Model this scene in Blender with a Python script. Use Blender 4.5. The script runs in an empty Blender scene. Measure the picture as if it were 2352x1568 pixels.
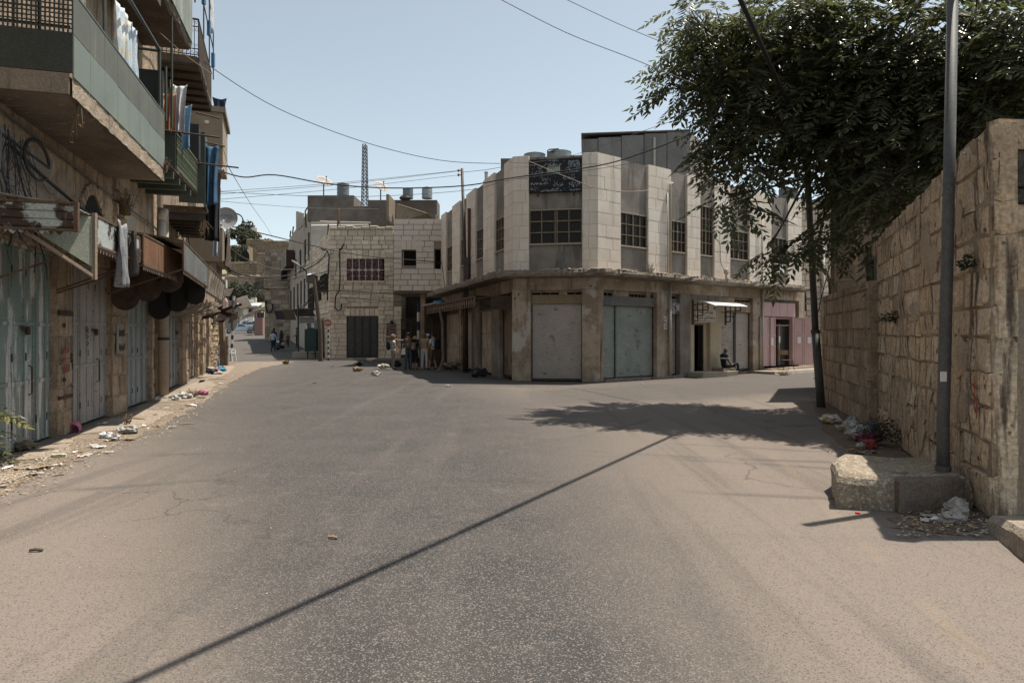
import bpy, math, random
import numpy as np
from mathutils import Vector, Matrix, noise

sc = bpy.context.scene
COL = sc.collection
R = math.radians
rnd = random.Random(7)

# ------------------------------------------------------------------ camera, sky, sun, exposure
EYE = 1.7
F, CX, HY = 1500.0, 1176.0, 768.0          # measurements of the photograph are in a 2352 px wide copy of it
cam = bpy.data.cameras.new('camera')
cam.sensor_width = 36.0
cam.lens = 36.0 * F / 2352.0
cam.shift_y = -16.0 / 2352.0
cam.clip_start, cam.clip_end = 0.1, 2000.0
cam_o = bpy.data.objects.new('camera', cam)
COL.objects.link(cam_o)
cam_o.location = (0, 0, EYE)
cam_o.rotation_euler = (R(90), 0, 0)
sc.camera = cam_o

SUN_EL, SUN_AZ = R(69.5), R(67.5)
world = bpy.data.worlds.new('World')
sc.world = world
world.use_nodes = True
wn = world.node_tree
sky = wn.nodes.new('ShaderNodeTexSky')
sky.sky_type = 'NISHITA'
sky.sun_disc = False
sky.sun_elevation, sky.sun_rotation = SUN_EL, SUN_AZ
sky.altitude = 300.0
sky.air_density, sky.dust_density, sky.ozone_density = 1.0, 0.9, 1.0
bg = wn.nodes['Background']
bg.inputs[1].default_value = 0.076
hs = wn.nodes.new('ShaderNodeHueSaturation'); hs.inputs['Saturation'].default_value = 0.5
tint = wn.nodes.new('ShaderNodeMix'); tint.data_type = 'RGBA'; tint.blend_type = 'MULTIPLY'; tint.inputs[0].default_value = 1.0; tint.inputs[7].default_value = (.98, 1.025, .97, 1)
wn.links.new(sky.outputs[0], hs.inputs['Color']); wn.links.new(hs.outputs[0], tint.inputs[6]); wn.links.new(tint.outputs[2], bg.inputs[0])

SUN = Vector((math.sin(SUN_AZ) * math.cos(SUN_EL), math.cos(SUN_AZ) * math.cos(SUN_EL), math.sin(SUN_EL)))
sun = bpy.data.lights.new('sun', 'SUN')
sun.energy, sun.angle, sun.color = 3.2, R(0.55), (1.0, 0.93, 0.83)
sun_o = bpy.data.objects.new('sun', sun)
COL.objects.link(sun_o)
sun_o.rotation_euler = SUN.to_track_quat('Z', 'Y').to_euler()
vs = sc.view_settings
vs.view_transform, vs.look, vs.gamma, vs.exposure = 'Standard', 'None', 1.0, 1.13
vs.use_curve_mapping = False

# ------------------------------------------------------------------ helpers
def gz(x, y):
 """height of the ground: flat crossing, the far street climbs"""
 t = max(0.0, y - 46.0)
 return 0.044 * t * (t / (t + 6.0)) if t > 0 else 0.0

def at(px, py, d):
 return Vector(((px - CX) / F * d, d, EYE + (HY - py) / F * d))

def gnd(px, py, z=0.0):
 d = F * (EYE - z) / (py - HY)
 return Vector(((px - CX) / F * d, d, z))

class Fr:
 """a facade: origin, direction along it, outward normal towards the street"""
 def __init__(s, ox, oy, dx, dy):
  l = math.hypot(dx, dy)
  s.ox, s.oy, s.dx, s.dy = ox, oy, dx / l, dy / l
  s.nx, s.ny = -s.dy, s.dx
  if s.nx * -ox + s.ny * -oy < 0:
   s.nx, s.ny = -s.nx, -s.ny
  s.rz = math.atan2(s.dy, s.dx)
  s.flip = (s.nx * -s.dy + s.ny * s.dx) < 0
 def P(s, u, w, z):
  return Vector((s.ox + s.dx * u + s.nx * w, s.oy + s.dy * u + s.ny * w, z))
 def px(s, X, Y, w=0.0):
  a, b = (X - CX) / F, (HY - Y) / F
  d = (w + s.nx * s.ox + s.ny * s.oy) / (s.nx * a + s.ny)
  x, y = a * d, d
  return (x - s.ox) * s.dx + (y - s.oy) * s.dy, EYE + b * d
 def U(s, X, w=0.0):
  return s.px(X, HY, w)[0]
 def Z(s, X, Y, w=0.0):
  return s.px(X, Y, w)[1]

class MB:
 def __init__(s):
  s.v, s.f, s.m = [], [], []
 def add(s, vs_, fs, mi=0):
  n = len(s.v)
  s.v.extend(Vector(v) for v in vs_)
  for f in fs:
   s.f.append(tuple(n + i for i in f)); s.m.append(mi)
 def hexa(s, c, mi=0):
  s.add(c, [(0, 3, 2, 1), (4, 5, 6, 7), (0, 1, 5, 4), (1, 2, 6, 5), (2, 3, 7, 6), (3, 0, 4, 7)], mi)
 def box(s, x0, x1, y0, y1, z0, z1, mi=0):
  s.hexa([(x0, y0, z0), (x1, y0, z0), (x1, y1, z0), (x0, y1, z0), (x0, y0, z1), (x1, y0, z1), (x1, y1, z1), (x0, y1, z1)], mi)
 def fbox(s, fr, u0, u1, w0, w1, z0, z1, mi=0):
  s.hexa([fr.P(u0, w0, z0), fr.P(u1, w0, z0), fr.P(u1, w1, z0), fr.P(u0, w1, z0),
    fr.P(u0, w0, z1), fr.P(u1, w0, z1), fr.P(u1, w1, z1), fr.P(u0, w1, z1)], mi)
 def bbox(s, fr, u0, u1, w0, w1, z0, z1, b=0.02, mi=0):
  """box with a chamfered outline on its street face"""
  b = min(b, (u1 - u0) * .4, (z1 - z0) * .4)
  A = [fr.P(u, w0, z) for u, z in ((u0, z0), (u1, z0), (u1, z1), (u0, z1))]
  B = [fr.P(u, w1 - b, z) for u, z in ((u0, z0), (u1, z0), (u1, z1), (u0, z1))]
  C = [fr.P(u, w1, z) for u, z in ((u0 + b, z0 + b), (u1 - b, z0 + b), (u1 - b, z1 - b), (u0 + b, z1 - b))]
  fs = [(3, 2, 1, 0), (8, 9, 10, 11)]
  for i in range(4):
   j = (i + 1) % 4
   fs += [(i, j, 4 + j, 4 + i), (4 + i, 4 + j, 8 + j, 8 + i)]
  s.add(A + B + C, fs, mi)
 def bar(s, a, b, t, mi=0, t2=None):
  """square bar between two points"""
  a, b = Vector(a), Vector(b)
  d = (b - a).normalized()
  up = Vector((0, 0, 1)) if abs(d.z) < .95 else Vector((0, 1, 0))
  x = d.cross(up).normalized(); y = x.cross(d)
  t2 = t2 or t
  q = [(-1, -1), (1, -1), (1, 1), (-1, 1)]
  s.hexa([p + x * (t / 2 * i) + y * (t2 / 2 * j) for p in (a, b) for i, j in q], mi)
 def tube(s, pts, r, n=6, mi=0, caps=True):
  pts = [Vector(p) for p in pts]
  rs = r if isinstance(r, (list, tuple)) else [r] * len(pts)
  ref = None; base = len(s.v)
  for i, p in enumerate(pts):
   d = (pts[min(i + 1, len(pts) - 1)] - pts[max(i - 1, 0)])
   d = d.normalized() if d.length > 1e-9 else Vector((0, 0, 1))
   if ref is None:
    ref = Vector((0, 0, 1)) if abs(d.z) < .9 else Vector((1, 0, 0))
   x = ref - d * ref.dot(d)
   x = x.normalized() if x.length > 1e-6 else d.orthogonal().normalized()
   ref = x; y = d.cross(x)
   for k in range(n):
    a = 2 * math.pi * k / n
    s.v.append(p + (x * math.cos(a) + y * math.sin(a)) * rs[i])
  for i in range(len(pts) - 1):
   for k in range(n):
    k2 = (k + 1) % n
    s.f.append((base + i * n + k, base + i * n + k2, base + (i + 1) * n + k2, base + (i + 1) * n + k)); s.m.append(mi)
  if caps:
   s.f.append(tuple(base + k for k in reversed(range(n)))); s.m.append(mi)
   e = base + (len(pts) - 1) * n
   s.f.append(tuple(e + k for k in range(n))); s.m.append(mi)
 def lathe(s, prof, n=16, M=None, mi=0, caps=True):
  M = M or Matrix()
  base = len(s.v)
  for r, z in prof:
   for k in range(n):
    a = 2 * math.pi * k / n
    s.v.append(M @ Vector((r * math.cos(a), r * math.sin(a), z)))
  for i in range(len(prof) - 1):
   for k in range(n):
    k2 = (k + 1) % n
    s.f.append((base + i * n + k, base + i * n + k2, base + (i + 1) * n + k2, base + (i + 1) * n + k)); s.m.append(mi)
  if caps:
   s.f.append(tuple(base + k for k in reversed(range(n)))); s.m.append(mi)
   e = base + (len(prof) - 1) * n
   s.f.append(tuple(e + k for k in range(n))); s.m.append(mi)
 def plate(s, poly, th, mi=0):
  """a flat polygon with thickness; th is a vector"""
  th = Vector(th); n = len(poly)
  a = [Vector(p) for p in poly]; b = [p + th for p in a]
  fs = [tuple(reversed(range(n))), tuple(range(n, 2 * n))]
  fs += [(i, (i + 1) % n, n + (i + 1) % n, n + i) for i in range(n)]
  s.add(a + b, fs, mi)
 def grid(s, fn, nu, nv, mi=0, th=None):
  """surface fn(i/nu, j/nv) -> point; th gives it a back"""
  vs_ = [Vector(fn(i / nu, j / nv)) for j in range(nv + 1) for i in range(nu + 1)]
  k = nu + 1
  fs = [(j * k + i, j * k + i + 1, (j + 1) * k + i + 1, (j + 1) * k + i) for j in range(nv) for i in range(nu)]
  if th is not None:
   n = len(vs_); vs_ += [v + Vector(th) for v in vs_]
   fs += [tuple(n + i for i in reversed(f)) for f in fs]
   rim = [i for i in range(k)] + [j * k + nu for j in range(1, nv + 1)] + [nv * k + i for i in range(nu - 1, -1, -1)] + [j * k for j in range(nv - 1, 0, -1)]
   fs += [(rim[i], rim[i - 1], n + rim[i - 1], n + rim[i]) for i in range(len(rim))]
  s.add(vs_, fs, mi)
 def ellipsoid(s, c, r, nu=10, nv=7, jit=0.0, mi=0, seed=0):
  c = Vector(c)
  def fn(a, b):
   th, ph = 2 * math.pi * a, math.pi * b
   d = Vector((math.sin(ph) * math.cos(th), math.sin(ph) * math.sin(th), math.cos(ph)))
   k = 1 + jit * noise.noise(d * 1.7 + Vector((seed * 3.1, seed * 1.3, 0)))
   return c + Vector((d.x * r[0], d.y * r[1], d.z * r[2])) * k
  s.grid(fn, nu, nv, mi)
 def jitter(s, a, scale=3.0, seed=0.0):
  for i, v in enumerate(s.v):
   q = v * scale + Vector((seed, seed * .7, seed * 1.3))
   s.v[i] = v + Vector((noise.noise(q), noise.noise(q + Vector((31, 0, 0))), noise.noise(q + Vector((0, 47, 0))))) * a
 def mesh(s, name, mats, smooth=False, origin=None):
  me = bpy.data.meshes.new(name)
  o = Vector(origin) if origin is not None else Vector((0, 0, 0))
  me.from_pydata([tuple(v - o) for v in s.v], [], s.f)
  mats = mats if isinstance(mats, (list, tuple)) else [mats]
  for m in mats:
   me.materials.append(m)
  if len(mats) > 1:
   me.polygons.foreach_set('material_index', s.m)
  if smooth:
   me.polygons.foreach_set('use_smooth', [True] * len(me.polygons))
  me.update()
  return me
 def build(s, name, mats, parent=None, smooth=False, origin=None):
  o = bpy.data.objects.new(name, s.mesh(name, mats, smooth, origin))
  COL.objects.link(o)
  if origin is not None:
   o.location = origin
  if parent is not None:
   par(o, parent)
  return o

WM = {}
def par(o, p):
 o.parent = p
 o.matrix_parent_inverse = (Matrix.Translation(p.location) @ p.rotation_euler.to_matrix().to_4x4()).inverted()

def tag(o, label, cat, group=None, kind=None):
 if label: o['label'] = label
 if cat: o['category'] = cat
 if group: o['group'] = group
 if kind: o['kind'] = kind
 return o

def thing(name, label, cat, loc=(0, 0, 0), group=None, rotz=0.0):
 o = bpy.data.objects.new(name, None)
 o.empty_display_size = .3
 COL.objects.link(o)
 o.location = loc
 o.rotation_euler = (0, 0, rotz)
 return tag(o, label, cat, group)

def copy_tree(root, loc, rotz=0.0, label=None, scale=None):
 c = root.copy(); COL.objects.link(c)
 c.location = loc; c.rotation_euler = (0, 0, rotz)
 if scale: c.scale = scale
 if label: c['label'] = label
 def kids(a, b):
  for k in list(a.children):
   if k.name in COL.objects:
    d = k.copy(); COL.objects.link(d); d.parent = b
    d.matrix_parent_inverse = k.matrix_parent_inverse.copy()
    kids(k, d)
 kids(root, c)
 return c

# ------------------------------------------------------------------ materials
MATS = {}
def mat(name, col, col2=None, scale=2.0, thr=(.35, .65), rough=.9, metal=0.0, bump=.15, bscale=60.0, fine=.25, fscale=35.0,
  streak=None, sthr=(.55, .75), sscale=(5, 5, .35), rndv=0.0, third=None, tscale=.6, tthr=(.5, .62), spots=None, pscale=30, pthr=(.66, .7),
  emit=None, trans=0.0, spec=.3, bdist=.02, detail=6.0, obj=False):
 """procedural surface: two colours mixed by noise, fine grain, vertical streaks, large third colour, spots, a variation per object"""
 if name in MATS: return MATS[name]
 m = bpy.data.materials.new(name); MATS[name] = m
 m.use_nodes = True
 nt = m.node_tree; N, L = nt.nodes, nt.links
 b = N['Principled BSDF']
 b.inputs['Roughness'].default_value = rough
 b.inputs['Metallic'].default_value = metal
 b.inputs['Specular IOR Level'].default_value = spec
 if trans: b.inputs['Transmission Weight'].default_value = trans
 if obj:
  pos = N.new('ShaderNodeTexCoord').outputs['Object']
 else:
  pos = N.new('ShaderNodeNewGeometry').outputs['Position']
 def rgb(c): return (c[0], c[1], c[2], 1)
 def nz(sc_, det=detail, vec=None):
  t = N.new('ShaderNodeTexNoise'); t.inputs['Scale'].default_value = sc_; t.inputs['Detail'].default_value = det
  t.inputs['Roughness'].default_value = .62
  L.new(vec or pos, t.inputs['Vector']); return t.outputs['Fac']
 def ramp(f, a, z):
  r_ = N.new('ShaderNodeMapRange'); r_.inputs[1].default_value = a; r_.inputs[2].default_value = z
  L.new(f, r_.inputs[0]); return r_.outputs[0]
 def mix(fac, a, c, kind='MIX', k=1.0):
  x = N.new('ShaderNodeMix'); x.data_type = 'RGBA'; x.blend_type = kind
  if isinstance(fac, float): x.inputs[0].default_value = fac
  else: L.new(fac, x.inputs[0])
  for v, i in ((a, 6), (c, 7)):
   if isinstance(v, tuple): x.inputs[i].default_value = rgb(v)
   else: L.new(v, x.inputs[i])
  return x.outputs[2]
 out = col
 if col2: out = mix(ramp(nz(scale), *thr), out, col2)
 if third: out = mix(ramp(nz(tscale), *tthr), out, third)
 if streak:
  mp = N.new('ShaderNodeMapping'); mp.inputs['Scale'].default_value = sscale; L.new(pos, mp.inputs[0])
  out = mix(ramp(nz(1.0, 5.0, mp.outputs[0]), *sthr), out, streak)
 if spots: out = mix(ramp(nz(pscale, 2.0), *pthr), out, spots)
 if fine:
  f = ramp(nz(fscale, 4.0), .3, .7)
  g = N.new('ShaderNodeMapRange'); g.inputs[3].default_value = 1 - fine; g.inputs[4].default_value = 1 + fine; L.new(f, g.inputs[0])
  h = N.new('ShaderNodeHueSaturation'); L.new(g.outputs[0], h.inputs['Value'])
  if isinstance(out, tuple): h.inputs['Color'].default_value = rgb(out)
  else: L.new(out, h.inputs['Color'])
  out = h.outputs[0]
 if rndv:
  oi = N.new('ShaderNodeObjectInfo')
  g = N.new('ShaderNodeMapRange'); g.inputs[3].default_value = 1 - rndv; g.inputs[4].default_value = 1 + rndv; L.new(oi.outputs['Random'], g.inputs[0])
  h = N.new('ShaderNodeHueSaturation'); L.new(g.outputs[0], h.inputs['Value']); L.new(out, h.inputs['Color']) if not isinstance(out, tuple) else None
  if isinstance(out, tuple): h.inputs['Color'].default_value = rgb(out)
  out = h.outputs[0]
 if isinstance(out, tuple): b.inputs['Base Color'].default_value = rgb(out)
 else: L.new(out, b.inputs['Base Color'])
 if bump:
  bp = N.new('ShaderNodeBump'); bp.inputs['Strength'].default_value = bump; bp.inputs['Distance'].default_value = bdist
  L.new(nz(bscale, 5.0), bp.inputs['Height']); L.new(bp.outputs[0], b.inputs['Normal'])
 if emit:
  b.inputs['Emission Color'].default_value = rgb(emit[0]); b.inputs['Emission Strength'].default_value = emit[1]
 return m

# ------------------------------------------------------------------ stones laid in courses: every stone an object
def unit_stones(m, key, soft=.10, rough=.05, var=5):
 out = []
 for k in range(var):
  g = random.Random(hash_(key) + k)
  j = lambda a: g.uniform(-a, a)
  A = [Vector((x, -.5, z)) for x, z in ((-.5, -.5), (.5, -.5), (.5, .5), (-.5, .5))]
  B = [Vector((x + j(rough * .5), .1 + j(.1), z + j(rough * .7))) for x, z in ((-.5, -.5), (.5, -.5), (.5, .5), (-.5, .5))]
  q = .5 - soft
  C = [Vector((x + j(rough), .44 + j(rough * 1.2), z + j(rough))) for x, z in ((-q, -q), (q, -q), (q, q), (-q, q))]
  D = [Vector((j(.15), .46 + j(rough * 1.2), j(.12)))]
  fs = []
  for i in range(4):
   i2 = (i + 1) % 4
   fs += [(i, i2, 4 + i2, 4 + i), (4 + i, 4 + i2, 8 + i2, 8 + i), (8 + i, 8 + i2, 12)]
  mb = MB(); mb.add(A + B + C + D, fs)
  out.append(mb.mesh('stone_' + key, m))
 return out

def hash_(s):
 h = 0
 for c in s: h = (h * 31 + ord(c)) % 100003
 return h

UNITS = {}
def courses(fr, parent, m, u0, u1, z0, z1, h, lmin, lmax, holes=(), w=0.0, prot=.03, depth=.14, name='stone', top=None, joint=.014, soft=.1,
   rough=.05, seed=1, hvar=.08, bot=None, wobble=0.0):
 key = m.name
 if key not in UNITS: UNITS[key] = unit_stones(m, key, soft, rough)
 g = random.Random(seed)
 z = z0; n = 0
 while z < z1 - h * .35:
  hh = h * (1 + g.uniform(-hvar, hvar))
  if z + hh > z1 - h * .4: hh = z1 - z
  segs = [(u0, u1)]
  for a, b, c, d in holes:
   ov = min(z + hh, d) - max(z, c)
   if ov > hh * .3:
    ns = []
    for s0, s1 in segs:
     if b <= s0 or a >= s1: ns.append((s0, s1)); continue
     if a > s0: ns.append((s0, a))
     if b < s1: ns.append((b, s1))
    segs = ns
  for s0, s1 in segs:
   u = s0
   first = True
   while u < s1 - .03:
    l = g.uniform(lmin, lmax)
    if first: l *= g.uniform(.5, 1); first = False
    if u + l > s1 - lmin * .5: l = s1 - u
    uc = u + l / 2
    tz = top(uc) if top else 1e9
    bz = bot(uc) if bot else -1e9
    za, zb = max(z, bz), min(z + hh, tz)
    if zb - za > hh * .25:
     o = bpy.data.objects.new(name, g.choice(UNITS[key]))
     p = prot * g.uniform(.5, 1.3)
     o.location = fr.P(uc, w + p - depth / 2, (za + zb) / 2)
     o.rotation_euler = (g.uniform(-wobble, wobble), g.uniform(-wobble, wobble), fr.rz if not fr.flip else fr.rz + math.pi)
     o.scale = (max(.02, l - joint), depth, max(.02, zb - za - joint))
     COL.objects.link(o); par(o, parent)
     n += 1
    u += l
  z += hh
 return n

def text_mesh(s, size, m, name='lettering', extrude=.002, align='CENTER'):
 c = bpy.data.curves.new(name, 'FONT'); c.body = s; c.size = size; c.extrude = extrude; c.align_x = align
 c.resolution_u = 2
 o = bpy.data.objects.new(name, c); COL.objects.link(o)
 dg = bpy.context.evaluated_depsgraph_get()
 me = bpy.data.meshes.new_from_object(o.evaluated_get(dg))
 bpy.data.objects.remove(o)
 me.materials.clear(); me.materials.append(m)
 o = bpy.data.objects.new(name, me); COL.objects.link(o)
 return o

def text_on(fr, s, u, z, size, m, parent, w=0.01, name='lettering', tilt=0.0, width=None, mirror=False):
 o = text_mesh(s, size, m, name)
 # text x runs to the right as seen from the street
 right = Vector((-fr.ny, fr.nx, 0)) if True else None
 nrm = Vector((fr.nx, fr.ny, 0));
 right = Vector((0, 0, 1)).cross(nrm)
 M3 = Matrix((right, Vector((0, 0, 1)), nrm)).transposed().to_4x4()
 sx = 1.0
 if width:
  ww = max(v.co.x for v in o.data.vertices) - min(v.co.x for v in o.data.vertices)
  if ww > 0: sx = width / ww
 o.data.transform(Matrix.Translation(fr.P(u, w, z)) @ M3 @ Matrix.Rotation(tilt, 4, 'Z') @ Matrix.Scale(sx, 4, (1, 0, 0)))
 if parent: par(o, parent)
 return o

AR = {'ا': 'FE8D FE8E', 'ب': 'FE8F FE90 FE91 FE92', 'ة': 'FE93 FE94', 'ح': 'FEA1 FEA2 FEA3 FEA4', 'خ': 'FEA5 FEA6 FEA7 FEA8', 'د': 'FEA9 FEAA',
   'ر': 'FEAD FEAE', 'س': 'FEB1 FEB2 FEB3 FEB4', 'ش': 'FEB5 FEB6 FEB7 FEB8', 'ض': 'FEBD FEBE FEBF FEC0', 'ط': 'FEC1 FEC2 FEC3 FEC4', 'ع': 'FEC9 FECA FECB FECC',
   'ف': 'FED1 FED2 FED3 FED4', 'ق': 'FED5 FED6 FED7 FED8', 'ك': 'FED9 FEDA FEDB FEDC', 'ل': 'FEDD FEDE FEDF FEE0', 'م': 'FEE1 FEE2 FEE3 FEE4',
   'ن': 'FEE5 FEE6 FEE7 FEE8', 'و': 'FEED FEEE', 'ي': 'FEF1 FEF2 FEF3 FEF4'}
def arabic(s):
 out = []
 for wd in s.split(' '):
  r_ = ''
  for i, c in enumerate(wd):
   f = AR[c].split()
   pj = i > 0 and len(AR[wd[i - 1]].split()) == 4
   nj = i < len(wd) - 1 and len(f) == 4
   k = 3 if pj and nj else 1 if pj else 2 if nj else 0
   r_ += chr(int(f[k], 16))
  out.append(r_[::-1])
 return ' '.join(reversed(out))

def cable(name, label, pts, r, m, sag=0.0, n=5, seg=24, cat='cable', group=None):
 """a hanging wire: points joined by sagging spans"""
 P = [Vector(p) for p in pts]
 path = []
 for a, b in zip(P[:-1], P[1:]):
  sg = sag * (b - a).length
  for i in range(seg + 1):
   t = i / seg
   if path and i == 0: continue
   q = a.lerp(b, t); q.z -= sg * 4 * t * (1 - t)
   path.append(q)
 mb = MB(); mb.tube(path, r, n)
 o = mb.build(name, m, smooth=True)
 return tag(o, label, cat, group)
# ------------------------------------------------------------------ materials of the place
STONE_W = mat('warm_limestone', (.355, .265, .185), (.24, .175, .118), 2.2, rndv=.22, streak=(.10, .075, .055), sthr=(.55, .72), sscale=(4, 4, .5), bump=.8, bscale=9, bdist=.05, fine=.3, fscale=22)
STONE_R = mat('weathered_wall_stone', (.52, .385, .255), (.36, .265, .18), 1.8, rndv=.14, streak=(.095, .072, .055), sthr=(.53, .64), sscale=(8, 8, .7), third=(.50, .40, .29), tscale=1.6, tthr=(.5, .58), bump=1.0, bscale=8, bdist=.07, fine=.35, fscale=26, spots=(.10, .08, .06), pscale=7, pthr=(.64, .70))
MORTAR = mat('dusty_mortar', (.33, .25, .17), (.22, .165, .115), 3, bump=.8, bscale=18, bdist=.04)
STONE_S = mat('pale_ashlar', (.68, .56, .43), (.57, .46, .345), 1.5, rndv=.16, streak=(.15, .115, .085), sthr=(.58, .75), bump=.7, bscale=14, bdist=.04, fine=.22, fscale=14)
STONE_D = mat('dark_ashlar', (.34, .275, .21), (.21, .17, .135), 1.0, rndv=.4, bump=.5, bscale=8, bdist=.05)
STONE_H = mat('hill_ruin_stone', (.30, .24, .175), (.20, .155, .11), .5, rndv=.25, bump=.4, bscale=3, bdist=.1)
BLOCK_W = mat('pale_block', (.68, .60, .51), (.61, .53, .45), 1.2, rndv=.05, bump=.2, bscale=30, fine=.1)
JOINT_D = mat('dark_joint', (.12, .10, .085), bump=.1)
JOINT_P = mat('pale_joint', (.60, .52, .43), bump=.1)
CLAD = mat('white_stone_cladding', (.77, .675, .565), (.70, .605, .505), 1.4, rndv=.05, streak=(.52, .445, .365), sthr=(.54, .8), bump=.15, bscale=40, fine=.08, third=(.80, .72, .62), tscale=.5)
RENDER = mat('stained_grey_render', (.29, .255, .22), (.20, .175, .15), 1.1, (.4, .6), streak=(.095, .085, .075), sthr=(.52, .72), sscale=(3, 3, .4), bump=.4, bscale=22, fine=.2)
PLASTER = mat('worn_brown_plaster', (.42, .34, .26), (.28, .215, .155), 1.3, (.42, .58), third=(.46, .42, .37), tscale=1.1, tthr=(.55, .62), streak=(.13, .095, .07), sthr=(.58, .7), bump=.6, bscale=14, bdist=.03, spots=(.09, .07, .055), pscale=6, pthr=(.7, .72))
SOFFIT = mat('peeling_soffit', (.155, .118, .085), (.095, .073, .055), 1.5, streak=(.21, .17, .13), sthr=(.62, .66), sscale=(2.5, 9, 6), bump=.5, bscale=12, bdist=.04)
CONC = mat('rough_concrete', (.33, .275, .215), (.24, .195, .15), 2.5, bump=.9, bscale=24, bdist=.03, fine=.35, fscale=28, spots=(.13, .10, .08), pscale=14, pthr=(.62, .7))
CONC_G = mat('grey_concrete', (.225, .215, .205), (.17, .16, .15), .9, streak=(.11, .105, .10), sthr=(.56, .75), sscale=(2, 2, .3), bump=.3, bscale=20)
CONC_D = mat('dark_concrete', (.15, .128, .11), (.10, .085, .073), 1.2, (.4, .6), streak=(.17, .15, .13), sthr=(.66, .8), bump=.4, bscale=12)
PAVE = mat('pale_pavement', (.30, .245, .195), (.24, .195, .15), 1.6, bump=.4, bscale=20, fine=.2)
DARK = mat('black_interior', (.012, .011, .010), fine=0, bump=0)
GLASSD = mat('dark_glass', (.014, .014, .014), rough=.35, fine=0, bump=0, spec=.22)
STEEL_D = mat('dark_steel', (.055, .052, .05), (.09, .07, .055), 4, rough=.55, metal=.3, bump=.1)
IRON = mat('black_iron', (.03, .028, .026), (.07, .05, .035), 6, rough=.6, metal=.2, bump=.1)
RUST = mat('rusty_sheet', (.15, .095, .062), (.085, .058, .042), 3.0, streak=(.07, .042, .03), sthr=(.5, .7), sscale=(9, 9, .5), bump=.3, rough=.85)
RUSTD = mat('dark_rust', (.075, .045, .03), (.045, .03, .022), 3.0, bump=.3, rough=.85)
RUSTW = mat('rust_on_pale_paint', (.36, .385, .365), (.05, .033, .024), 2.4, (.47, .52), streak=(.16, .10, .065), sthr=(.62, .68), sscale=(11, 11, .8), bump=.3, rough=.7)
GREEN_D = mat('dark_green_sheet', (.065, .078, .058), (.048, .056, .044), 2.0, rough=.6, bump=.1)
PIPE_W = mat('off_white_pipe', (.47, .43, .37), (.40, .36, .30), 3, bump=.05, rough=.6)
WIRE = mat('black_cable', (.018, .018, .019), fine=0, bump=0, rough=.6)
WIRE_G = mat('grey_cable', (.10, .095, .09), fine=0, bump=0, rough=.6)
ZINC = mat('galvanised_tank', (.30, .315, .32), (.24, .25, .255), 1.5, rough=.5, metal=.5, streak=(.19, .18, .17), sthr=(.6, .8), bump=.05)
WHITE_M = mat('white_paint', (.74, .72, .68), fine=.05, bump=.05, rough=.6)

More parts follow.
